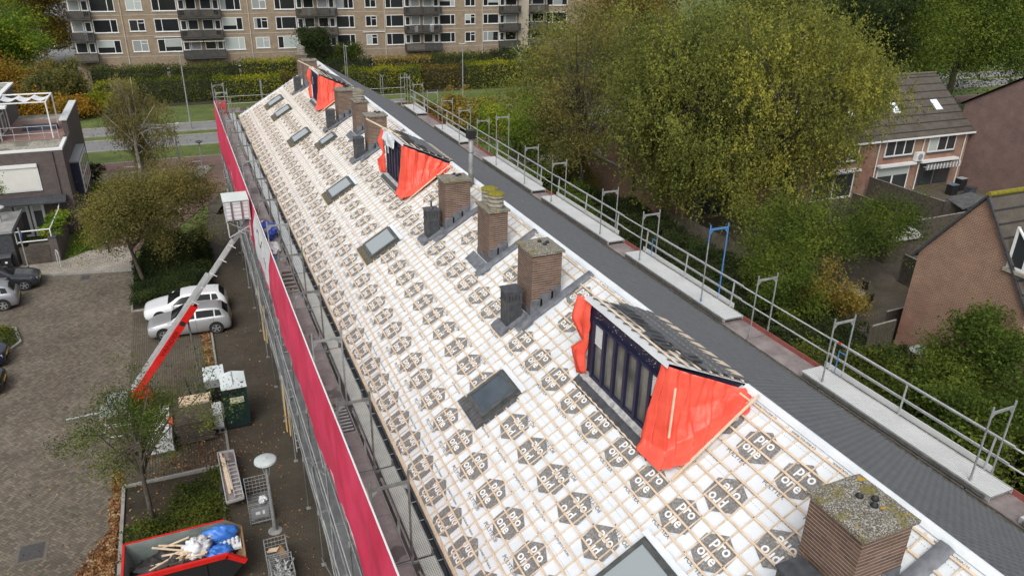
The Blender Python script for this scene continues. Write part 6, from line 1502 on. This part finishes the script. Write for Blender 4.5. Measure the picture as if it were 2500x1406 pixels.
M_bark = noisy('bark', (.045, .038, .028), (.12, .10, .08), 6, .95, 0, bump=.6)
M_birch = noisy('birch bark', (.10, .09, .08), (.5, .48, .44), 3, .8)
def leafquads(P, size, flat=.0, droop=.0, aspect=.5):
    n = len(P); d = RNG.normal(size=(n, 3)); d[:, 2] = d[:, 2]*(1-flat)-droop; d /= np.linalg.norm(d, axis=1)[:, None]
    e = RNG.normal(size=(n, 3)); e -= (e*d).sum(1)[:, None]*d; e /= np.linalg.norm(e, axis=1)[:, None]
    s = size*RNG.uniform(.6, 1.3, n)[:, None]
    V = np.stack([P-d*s*.5, P+e*s*aspect*.5, P+d*s*.5, P-e*s*aspect*.5], 1).reshape(-1, 3)
    return V, np.arange(4*n).reshape(n, 4)
def crown_pts(blobs, nclump, shell=.55, gap=.0, nf=.5, seed=0, k2=0):
    if k2:
        Mj = crown_pts(blobs, max(12, nclump//k2), .35, gap, nf, seed); rr = np.random.default_rng(seed+77)
        rb = min(b[3] for b in blobs[:1])*.145*rr.uniform(.6, 1.5, len(Mj)); i = rr.integers(0, len(Mj), nclump)
        P = Mj[i]+rr.normal(size=(nclump, 3))*rb[i][:, None]*np.array((1, 1, .8)); P[:, 2] -= np.abs(rr.normal(size=nclump))*rb[i]*.5
        return P[P[:, 2] > .3]
    out = []; wts = np.array([b[3]*b[4]*b[5] for b in blobs], float); wts /= wts.sum()
    rr = np.random.default_rng(seed)
    while len(out) < nclump:
        b = blobs[rr.choice(len(blobs), p=wts)]; d = rr.normal(size=3); d /= np.linalg.norm(d)
        k = 1+.38*mnoise.noise(Vector(d)*1.8+Vector((seed, 0, 0)))+.16*mnoise.noise(Vector(d)*5+Vector((0, seed, 0)))
        r = (shell+(1-shell)*rr.random()**.6)*k
        p = np.array(b[:3])+d*np.array(b[3:6])*r
        if p[2] < .3: continue
        if gap and mnoise.noise(Vector(p)*nf+Vector((seed, 3, 0))) < -1+gap*2-.55*0 and rr.random() < .85: continue
        out.append(p)
    return np.array(out)
def tree(name, label, base, blobs, nclump, per, sig, size, mat, cat='tree', bark=None, tr=.2, trunk_h=None, limbs=14, shell=.5, gap=.35, droop=0, lean=(0, 0), group=None, seed=1, twig=.03, hang=0, inner=.04, k2=13, strand=0):
    root = empty(name, (base[0], base[1], 0), label, cat, group)
    C_ = crown_pts(blobs, nclump, shell, gap, .45, seed, k2)
    if strand:
        C2 = np.repeat(C_, 4, 0); C2 = C2+RNG.normal(size=C2.shape)*np.array(sig); L_ = RNG.uniform(.3, strand, len(C2)); pr = max(3, per//4)
        t = RNG.random((len(C2), pr)); dr = RNG.normal(size=(len(C2), 2))*.18
        P = np.stack([C2[:, 0:1]+dr[:, 0:1]*t, C2[:, 1:2]+dr[:, 1:2]*t, C2[:, 2:3]-L_[:, None]*t], -1).reshape(-1, 3); per = 1; sig = .07; C_p = P
        C_p = C_p+RNG.normal(size=C_p.shape)*.03
    else: C_p = C_
    P = np.repeat(C_p, per, 0); s = np.array(sig if hasattr(sig, '__len__') else (sig, sig, sig*.6))
    P = P+RNG.normal(size=P.shape)*s
    if hang: P[:, 2] -= np.abs(RNG.exponential(hang, len(P)))
    if inner:
        q = int(len(P)*inner); bb = np.array(blobs)[RNG.integers(0, len(blobs), q)]; P = np.concatenate([P, bb[:, :3]+RNG.normal(size=(q, 3))*bb[:, 3:6]*.4])
    P = P[P[:, 2] > .15]
    V, F = leafquads(P, size, .2, droop); place('crown', rawmesh('crown', V-np.array(root.location), F, [mat]), root)
    mb = MB(); bk = bark or M_bark; zc = blobs[0][2]; th = trunk_h or zc*.6
    b0 = Vector((base[0], base[1], 0)); b1 = Vector((base[0]+lean[0], base[1]+lean[1], th))
    mid = (b0+b1)/2+Vector((random.uniform(-.1, .1), random.uniform(-.1, .1), 0)); mb.path([b0, mid, b1], tr, bk, 9, tr*.7)
    top = Vector((blobs[0][0], blobs[0][1], zc+blobs[0][5]*.7)); m2 = (b1+top)/2+Vector((random.uniform(-.5, .5), random.uniform(-.5, .5), 0)); mb.path([b1, m2, top], tr*.65, bk, 7, tr*.12)
    sel = np.random.default_rng(seed+9).choice(len(C_), min(limbs, len(C_)), replace=False)
    for i in sel:
        e = Vector(C_[i]); t = random.uniform(0, .75); s0 = b1.lerp(m2, t) if random.random() < .7 else b0.lerp(b1, random.uniform(.75, 1))
        m_ = s0.lerp(e, .5)+Vector((random.uniform(-.4, .4), random.uniform(-.4, .4), random.uniform(.1, .8)))*(tr*2.5)
        mb.path([s0, s0.lerp(m_, .55)+Vector((0, 0, .1)), m_, e], tr*.35, bk, 5, .015+tr*.04)
        for _ in range(3):
            e2 = Vector(C_[(i*7+_*13) % len(C_)]); 
            if (e2-m_).length < blobs[0][3]*.7: mb.path([m_, m_.lerp(e2, .5)+Vector((0, 0, .15)), e2], tr*.14, bk, 4, .012)
    mb.build('trunk', root); return root
L_olive = leafmat('olive leaves', [(.05, .062, .020), (.095, .11, .030), (.15, .165, .038), (.23, .23, .050)], .30)
L_yel = leafmat('yellow green leaves', [(.06, .07, .020), (.12, .13, .032), (.20, .20, .042), (.33, .30, .05)], .28)
L_green = leafmat('green leaves', [(.028, .045, .012), (.06, .09, .018), (.11, .14, .025), (.17, .19, .035)], .3)
L_bright = leafmat('bright green leaves', [(.05, .085, .015), (.09, .15, .02), (.16, .22, .03), (.30, .27, .03)], .3)
L_brown = leafmat('brown green leaves', [(.06, .062, .024), (.10, .10, .034), (.15, .135, .042), (.22, .18, .05)], .35)
L_brownish = leafmat('russet leaves', [(.045, .040, .013), (.10, .08, .022), (.16, .105, .025), (.24, .17, .035)], .35)
L_dark = leafmat('dark ivy leaves', [(.014, .021, .010), (.027, .040, .016), (.042, .058, .021), (.07, .085, .028)], .5)
L_or = leafmat('orange leaves', [(.07, .06, .016), (.16, .11, .02), (.32, .17, .025), (.15, .13, .03)], .35)
L_gold = leafmat('golden leaves', [(.08, .068, .02), (.15, .12, .028), (.28, .20, .045), (.10, .10, .028)], .8)
L_birch = leafmat('birch leaves', [(.07, .068, .030), (.12, .11, .042), (.17, .15, .055), (.24, .19, .07)], .4)
L_hy = leafmat('hedge yellow green', [(.05, .07, .01), (.12, .14, .015), (.24, .24, .02), (.36, .28, .02)], .25)
L_hg = leafmat('hedge green', [(.025, .035, .01), (.05, .07, .016), (.09, .105, .02), (.14, .13, .025)], .3)
L_litter = leafmat('litter leaves', [(.10, .05, .025), (.22, .105, .045), (.34, .18, .08), (.42, .33, .19)], 2.0, .1, 1, .8)
# right side
tree('tree', 'sparse brown green tree right of the ridge, between the roads and the annex', (29, 52.4), [(28.2, 52.4, 9.4, 4.9, 4.6, 6.0), (27.2, 52, 5.6, 3.8, 3.6, 2.0)], 560, 48, (.55, .55, .25), .17, L_brown, tr=.22, trunk_h=5, limbs=70, gap=.42, seed=3, twig=.05)
tree('tree', 'light green feathery tree left of the sparse brown one beside the scaffold', (25.2, 57), [(25.4, 58, 4.2, 3.8, 3.6, 3.4), (26.5, 56, 7, 3.0, 2.6, 2.6)], 520, 48, (.5, .5, .2), .16, L_bright, tr=.16, limbs=18, gap=.4, seed=5)
tree('tree', 'tall olive green willow like tree in front of the annex with pale twigs', (34.3, 44), [(32.8, 44, 10.2, 5.6, 5.5, 5.6), (33.0, 44.0, 6.2, 3.2, 3.2, 2.8), (34.6, 44.2, 13.4, 3.4, 3.4, 2.8)], 1500, 56, (.5, .5, .4), .19, L_olive, tr=.34, trunk_h=6, limbs=60, gap=.40, droop=1.3, strand=1.9, seed=8)
tree('tree', 'broad yellow green willow like tree with dark forked limbs before the row house', (38.2, 39.6), [(38.0, 39.8, 11.2, 6.2, 5.8, 5.4), (36.2, 38.6, 6.6, 4.2, 3.8, 3.6), (43.6, 41.8, 12.4, 4.2, 3.8, 3.2), (47.0, 43.0, 10.2, 2.8, 2.4, 2.2)], 1600, 56, (.5, .5, .4), .19, L_yel, tr=.38, trunk_h=5.5, limbs=90, gap=.42, droop=1.3, strand=2.2, seed=13)
tree('tree', 'dense olive tree between the sparse brown tree and the willow, behind', (41, 60), [(40, 60, 9.5, 7.5, 6, 7), (33, 68, 8, 5, 5, 6)], 1100, 46, (.7, .7, .5), .26, L_olive, tr=.3, limbs=16, gap=.25, droop=.4, seed=17)
tree('tree', 'tall brown yellow tree whose top hides the right end of the apartment block', (58, 92), [(57, 92, 9.5, 8, 6, 8)], 700, 46, (.9, .9, .6), .34, L_brownish, tr=.3, limbs=16, gap=.3, seed=19)
tree('tree', 'olive tree at the top edge above the broad willow like tree', (74, 80), [(73, 80, 10, 12, 8, 8)], 1000, 46, (1, 1, .7), .36, L_olive, tr=.4, limbs=14, gap=.2, seed=23)
tree('tree', 'dark ivy covered tree at the top edge between two lighter crowns', (82, 78), [(80, 72, 10.5, 6, 5, 7)], 600, 50, (.8, .8, .6), .32, L_dark, tr=.4, limbs=12, gap=.2, seed=29)
tree('tree', 'wide green tree at the top right corner behind the row house roof', (88, 66), [(88, 66, 12, 10, 7, 6.5), (98, 62, 11, 8, 7, 6)], 1500, 55, (.8, .8, .5), .28, L_green, tr=.45, trunk_h=7, limbs=22, gap=.3, seed=31)
tree('tree', 'green yellow tree in the top right corner', (100, 80), [(102, 82, 12, 12, 8, 8)], 800, 46, (1, 1, .7), .36, L_bright, tr=.4, limbs=8, gap=.2, seed=37)
tree('garden_tree', 'low green garden tree left of the near gable, above the garden table', (36.2, 31.4), [(35.6, 32.6, 4.4, 4.2, 2.6, 1.7), (38.9, 31.4, 4.1, 2.6, 2.0, 1.3), (32.2, 33.2, 3.6, 2.4, 2.2, 1.5)], 700, 50, (.4, .4, .25), .15, L_green, tr=.14, limbs=26, gap=.34, seed=41)
tree('garden_tree', 'yellow leafed garden shrub beside the round garden table', (33.2, 28.4), [(33.0, 28.6, 2.0, 1.9, 1.9, 1.5)], 160, 50, (.32, .32, .22), .14, L_gold, tr=.07, limbs=12, gap=.35, seed=43)
def shrub(label, x, y, blobs, n, per, size, mat, seed, sig=.3, gap=.25, name='shrub', limbs=8, group=None, tr=.05):
    return tree(name, label, (x, y), blobs, n, per, (sig, sig, sig*.7), size, mat, 'shrub', tr=tr, limbs=limbs, gap=gap, seed=seed, group=group)
shrub('grey green shrub with large leaves behind the scaffold, left of the yellow shrub', 30.5, 30, [(30.3, 30, 2.2, 2.2, 2.4, 2.0)], 380, 46, .15, L_green, 47)
shrub('brownish shrub before the annex wall left of the olive tree', 30.6, 56, [(30.4, 56.6, 1.5, 1.6, 2.4, 1.5)], 180, 46, .16, L_brown, 51)
shrub('green shrub under the slit window of the annex', 27.8, 50.5, [(26.6, 49, 1.5, 1.8, 2.4, 1.5)], 200, 46, .16, L_green, 53)
shrub('chestnut bush with yellowed leaves between the scaffold and the road', 30.5, 79.5, [(29.5, 79.5, 1.9, 3.6, 2.6, 2.0), (32.6, 78.5, 1.5, 1.8, 2, 1.5)], 300, 44, .34, L_gold, 55, gap=.35)
shrub('russet bush at the left of the yellowed chestnut bush', 24.8, 82, [(24.2, 82, 1.9, 2.6, 2, 1.9)], 220, 44, .26, L_brownish, 57)
shrub('large dark green shrub at the right edge below the gable', 29.5, 17.6, [(29.2, 17.8, 2.6, 3.2, 2.8, 2.3), (31.5, 15.6, 2.6, 2.6, 2.6, 2.0)], 800, 48, .16, L_green, 59)
shrub('tall shrub with big leaves at the right edge nearest the guard rail', 26.5, 13.2, [(26.4, 13.6, 2.8, 2.8, 3.0, 2.6), (28.6, 11.0, 3.2, 2.6, 2.6, 2.4)], 760, 48, .17, L_green, 61)
shrub('spiky juniper bush under the small parasol', 27.6, 21.6, [(27.4, 21.6, 1.0, 2.6, 2.6, .9)], 360, 50, .16, L_hg, 63)
shrub('loose walnut like shrub standing before the gable wall', 30.9, 19.8, [(30.9, 18.6, 4.0, 1.6, 1.6, 1.1)], 90, 40, .18, L_green, 65, gap=.4)
# ground cover
def cover(name, label, poly, n, h, size, mat, seed=0, per=8, nf=.8, kind='stuff', zb=.05, flat=.3):
    xs0, ys0 = [p[0] for p in poly], [p[1] for p in poly]; rr = np.random.default_rng(seed); pts = []
    def inside(x, y):
        c = False; j = len(poly)-1
        for i in range(len(poly)):
            if (poly[i][1] > y) != (poly[j][1] > y) and x < (poly[j][0]-poly[i][0])*(y-poly[i][1])/(poly[j][1]-poly[i][1])+poly[i][0]: c = not c
            j = i
        return c
    while len(pts) < n:
        x, y = rr.uniform(min(xs0), max(xs0)), rr.uniform(min(ys0), max(ys0))
        if not inside(x, y): continue
        hh = h*(.55+.8*mnoise.noise(Vector((x*nf, y*nf, seed)))+.25*mnoise.noise(Vector((x*nf*3, y*nf*3, seed))))
        if hh < .06: continue
        pts.append((x, y, zb+hh*(rr.random()**.4)))
    P = np.repeat(np.array(pts), per, 0); P += RNG.normal(size=P.shape)*np.array((.12, .12, .05))*(1 if h > .3 else .4); P[:, 2] = np.maximum(P[:, 2], zb)
    V, F = leafquads(P, size, flat); o = place(name, rawmesh(name, V, F, [mat])); return tagp(o, label, 'ground cover', None, kind)
cover('ivy_cover', 'dark ivy ground cover behind the right scaffold', [(26.5, 26), (32.6, 25), (32.7, 50), (27, 60), (23, 60), (24, 40)], 15000, 1.3, .15, L_dark, 2)
cover('ivy_cover', 'dark undergrowth below the right scaffold near the gable', [(20, 6), (32.6, 6), (32.6, 25), (26.5, 26), (25, 16)], 9000, .9, .15, L_dark, 3)
cover('hedge_cover', 'dark green evergreen ground cover behind the white car', [(-4.3, 43.95), (-.15, 43.95), (.3, 49), (.2, 55), (-3.3, 54.8), (-4.2, 50.2)], 13000, 1.35, .10, L_dark, 4, 8, .5)
cover('lawn_growth', 'rough grass and low weeds beside the modern house', [(-8.3, 53.8), (-7.2, 55.0), (-5.0, 57.8), (-2.5, 64), (-1.4, 68.5), (-1.5, 70.7), (-8.0, 71.4)], 7000, .35, .12, L_bright, 5, 5, .9)
cover('bed_plants', 'low green plants and fallen leaves in the bed before the skip', [(-4.1, 22.6), (-.9, 22.5), (-.5, 27), (-2.2, 26.2), (-3.0, 24.6), (-4.1, 24.4)], 1900, .55, .10, L_hg, 6, 6, 1.0)
cover('bed_plants', 'small weed tuft beside the left grey car', [(-11.6, 44.2), (-10.2, 43.7), (-9.7, 41.9), (-10.4, 40.6), (-13, 40.3), (-13, 44.4)], 1500, .5, .10, L_hg, 8, 6, 1.0)
kerb('bed_kerb', [(-13, 40.1), (-10.4, 40.4), (-9.6, 41.9), (-10.1, 43.8), (-11.6, 44.5), (-13, 44.6)], .14, .14)
# left side trees
tree('tree', 'drooping birch with thin brown foliage between the scaffold and the modern house', (-4.0, 68.5), [(-3.5, 69.6, 7.6, 1.9, 1.8, 2.3), (-4.9, 69.2, 6.2, 1.3, 1.5, 1.5), (-2.2, 69.8, 5.8, 1.5, 1.5, 1.8), (-3.2, 69.4, 4.4, 1.5, 1.4, 1.8)], 620, 56, (.25, .25, .25), .12, L_birch, bark=M_birch, tr=.17, trunk_h=4, limbs=34, gap=.35, droop=2.5, strand=3.0, seed=71)
tree('tree', 'round olive brown tree with a bare leaning trunk in the dark ground cover', (-3.72, 47.7), [(-2.5, 48.2, 5.2, 3.3, 3.0, 2.1), (-4.6, 48.0, 4.6, 1.9, 2.2, 1.4)], 1150, 52, (.32, .32, .22), .115, L_brown, tr=.13, trunk_h=3.0, limbs=30, gap=.18, lean=(-.5, .2), seed=73)
tree('tree', 'small open leafed tree standing in the bed beside the skip', (-3.25, 25.0), [(-2.5, 25.9, 4.1, 2.2, 2.2, 1.45), (-4.1, 26, 3.4, 1.4, 1.6, 1.5), (-4.0, 24.6, 2.7, 1.0, 1.0, .9)], 340, 44, (.24, .24, .15), .085, L_green, tr=.10, trunk_h=2.2, limbs=40, gap=.45, seed=75)
cover('creeper', 'yellowing creeper over the patio wall', [(-9.6, 54.0), (-8.6, 54.0), (-8.5, 58.6), (-9.6, 58.6)], 700, .9, .16, L_bright, 12, 8, 1.1, 'stuff', 1.5)
tree('shrub', 'dark round shrub at the far corner of the modern house', (-8.0, 73.6), [(-7.6, 72.4, .9, .6, .9, .8)], 60, 40, .15, .12, L_dark, 'shrub', tr=.04, limbs=4, seed=77)
tree('tree', 'tree tip with green leaves overhanging the modern house at the left edge', (-13.4, 56.0), [(-12.6, 56.3, 4.7, 1.0, 1.0, 1.0)], 70, 40, .2, .13, L_green, tr=.08, limbs=8, seed=79)
# far left
tree('tree', 'bright green tree in the top left corner', (-24, 128), [(-23.5, 127, 7.5, 6.5, 5, 6)], 900, 46, (.8, .8, .5), .32, L_bright, tr=.3, limbs=10, gap=.2, seed=81)
tree('tree', 'russet tree behind the bright green one beside the apartment block', (-22, 150), [(-19.5, 150, 8.5, 5.5, 5, 6.5)], 560, 46, (.8, .8, .5), .36, L_brownish, tr=.3, limbs=8, gap=.2, seed=83)
for k, (x, y, rx, h, m, lab) in enumerate(((-17.5, 103, 2.8, 3.0, L_or, 'orange leafed shrub behind the roof terrace, left one'), (-14.6, 106, 3.0, 4.6, L_brown, 'olive shrub at the left end of the apartment block'), (-12.0, 101.5, 2.2, 2.2, L_or, 'orange leafed shrub behind the pergola'), (-19.5, 110, 4.0, 5.6, L_or, 'tall orange green shrub at the left edge above the roof terrace'), (-13.5, 113, 3.0, 5.2, L_brown, 'olive brown bush against the lowest balconies'), (-8.6, 104.5, 2.0, 2.2, L_hy, 'yellow green shrub at the left end of the front hedge'))):
    shrub(lab, x, y, [(x, y, h*.5, rx, rx*.8, h*.5)], int(110*rx), 46, .28, m, 90+k, sig=.45, gap=.25)
# clipped hedges before the apartment block
def hedge(x0, x1, y0, y1, h, mat, label, seed, dens=52):
    mb = MB(); n = max(2, int((x1-x0)/.8))
    V = []; F = []
    for i in range(n+1):
        x = x0+(x1-x0)*i/n; hh = h-.35+.30*mnoise.noise((x*.5, seed, 0)); s = .2*mnoise.noise((x*.6, seed, 4))
        V += [(x, y0+.2+s, 0), (x, y0+.15+s, hh*.8), (x, y0+.5+s, hh), (x, y1-.4, hh), (x, y1-.2, 0)]
    F = [(5*i+k, 5*i+5+k, 5*i+6+k, 5*i+1+k) for i in range(n) for k in range(4)]+[(0, 1, 2, 3, 4), tuple(5*n+k for k in (4, 3, 2, 1, 0))]
    mb.add(V, F, noisy('hedge core %d' % seed, (.012, .014, .006), (.03, .034, .012), 2, 1))
    r = empty('hedge', ((x0+x1)/2, y0, 0), label, 'hedge', 'clipped hedges before the apartment block')
    mb.build('core', r); N = int((x1-x0)*dens*(h+y1-y0)); t = RNG.random(N)*(h+y1-y0); x = RNG.uniform(x0-.15, x1+.15, N)
    hv = np.array([h+.30*mnoise.noise((a*.5, seed, 0))+.28*mnoise.noise((a*1.7, seed, 8)) for a in x])-.1; z = np.where(t < h, t/h*hv, hv); y = np.where(t < h, y0, y0+(t-h))
    sh = np.array([.25*mnoise.noise((a*.6, seed, 4)) for a in x]); y = y+sh*(t < h); rnd = np.clip((z/hv-.75)*4, 0, 1)*.35*(t < h)
    P = np.stack([x, y+rnd, z], 1)+RNG.normal(size=(N, 3))*.20; P[:, 2] = np.maximum(P[:, 2], .1)
    Vv, Ff = leafquads(P, .26); place('foliage', rawmesh('foliage', Vv-np.array(r.location), Ff, [mat]), r)
hs_ = [ # x0 x1 y0 y1 h mat label
 (-9.6, -5.2, 107.5, 110, 2.9, L_hy, 'yellow green hedge block at the left end of the front row'), (-4.9, 3.6, 108, 110.4, 3.0, L_hg, 'green hedge block behind the birch in the front row'),
 (4.4, 12.6, 107, 109.6, 2.9, L_hy, 'yellow green front hedge block left of the scaffold top'), (13.0, 20.0, 107.4, 109.6, 3.0, L_brownish, 'russet front hedge block just left of the far chimneys'),
 (21.6, 32.2, 107, 109.6, 3.3, L_hy, 'yellow green hedge block right of the ridge end'), (32.6, 38.8, 107.6, 110, 3.1, L_brownish, 'brownish front hedge block left of the tall lamp mast'),
 (39.2, 47.6, 106.8, 109.6, 3.5, L_hy, 'square clipped hedge block right of the tall lamp mast'), (48.2, 60, 107.2, 110, 3.4, L_bright, 'light green hedge block half hidden by the light green tree'),
 (-10.4, -1.2, 115.4, 118, 3.6, L_hg, 'dark green back hedge under the left balconies'), (-.8, 8.2, 115.6, 118, 3.5, L_hg, 'dark green back hedge right of the first downpipe'),
 (8.6, 16.4, 115.2, 117.8, 3.9, L_hy, 'bright yellow green back hedge block'), (16.8, 27.2, 115.8, 118, 3.5, L_dark, 'very dark back hedge behind the far chimneys'),
 (27.6, 36.0, 114.6, 117.2, 3.6, L_gold, 'golden yellow back hedge right of the ridge end'), (36.4, 46.6, 115.4, 118, 3.7, L_hg, 'olive back hedge behind the tall lamp mast'), (47, 58, 115.4, 118, 4.0, L_dark, 'dark back hedge beside the beige tower')]
for k, (a, b, c, d, h, m, lab) in enumerate(hs_): hedge(a, b, c, d, h, m, lab, 200+k)
tree('tree', 'dark conical tree before the apartment block above the far chimney', (19.2, 119.0), [(19.2, 119, 5.0, 2.6, 1.6, 3.2)], 330, 46, (.4, .4, .4), .26, L_dark, tr=.15, limbs=5, gap=.1, seed=95)
tree('tree', 'low dark bush right of the conical tree before the apartment block', (24.2, 119), [(24.2, 118.9, 3.6, 2.6, 1.4, 1.6)], 200, 46, (.4, .4, .3), .26, L_hg, tr=.1, limbs=4, gap=.1, seed=96)
CY = empty('clothes_dryer', (50.0, 112, 0), 'white rotary clothes dryer before the beige tower', 'clothes dryer'); mb = MB()
mb.tube((50, 112, 0), (50, 112, 3.6), .05, M_white, 6)
for a in (0, pi/2, pi, 1.5*pi): mb.tube((50, 112, 3.6), (50+1.5*cos(a), 112+1.5*sin(a), 5.2), .03, M_white, 5)
mb.build('frame', CY)

# ------------------------------------------------------------ fallen leaves
def litter(label, fn, n, size, seed, zf=.03, mat=None, jit=.02):
    rr = np.random.default_rng(seed); P = np.array([fn(rr) for _ in range(n)]); z = zf+rr.random(n)*jit
    P = np.c_[P, z]; V, F = leafquads(P, size, .80, 0, .8); V[:, 2] = np.maximum(V[:, 2], zf-.01)
    o = place('fallen_leaves', rawmesh('fallen_leaves', V, F, [mat or L_litter])); tagp(o, label, 'leaves', None, 'stuff')
def strip(x, y0, y1, w):
    return lambda r: (x+r.normal()*w, r.uniform(y0, y1))
def wedge(r):
    t = r.random()**.8; y = 24.8-t*8; w = .25+1.15*min(1, t*2.4); return (-4.42-abs(r.normal())*w*.55, y)
litter('thick drift of orange leaves along the kerb in the parking lot', wedge, 15000, .10, 1, .03, None, .09)
litter('orange leaves gathered against the bed kerb', strip(-4.5, 23, 28.5, .10), 1500, .11, 2)
litter('orange leaves along the edge of the parking bays', lambda r: (-.55+abs(r.normal())*-.13+r.normal()*.06, r.uniform(32.8, 40)), 1800, .11, 3)
litter('scattered leaves on the dark service path', lambda r: (r.uniform(-.4, 2.0), 20+r.random()**1.3*34), 750, .08, 4)
litter('scattered leaves in the planting bed', lambda r: (r.uniform(-4.1, -.6), r.uniform(22.6, 29.5)), 700, .09, 5, .07)
litter('scattered leaves on the herringbone paving', lambda r: (-4.4-abs(r.normal())*2.6, r.uniform(18, 50)), 420, .08, 6, .015)
litter('leaves behind the silver car', lambda r: (r.uniform(-4.2, -.4), r.uniform(31, 43.5)), 240, .085, 7, .02)
litter('orange leaves beside the toilet on the bays', lambda r: (-1.2+r.normal()*1.2, 28+r.normal()*.6), 420, .09, 8, .02)
litter('brown leaf carpet below the right scaffold', lambda r: (r.uniform(19, 27), r.uniform(8, 30)), 9000, .13, 9, .05, L_litter)
litter('few pale leaves on the grass verge', lambda r: (r.uniform(-12, 10), r.uniform(79, 106)), 500, .16, 10, .05, L_gold)
litter('leaves on the grass beyond the ridge', lambda r: (r.uniform(22, 60), r.uniform(62, 106)), 500, .16, 11, .05, L_gold)
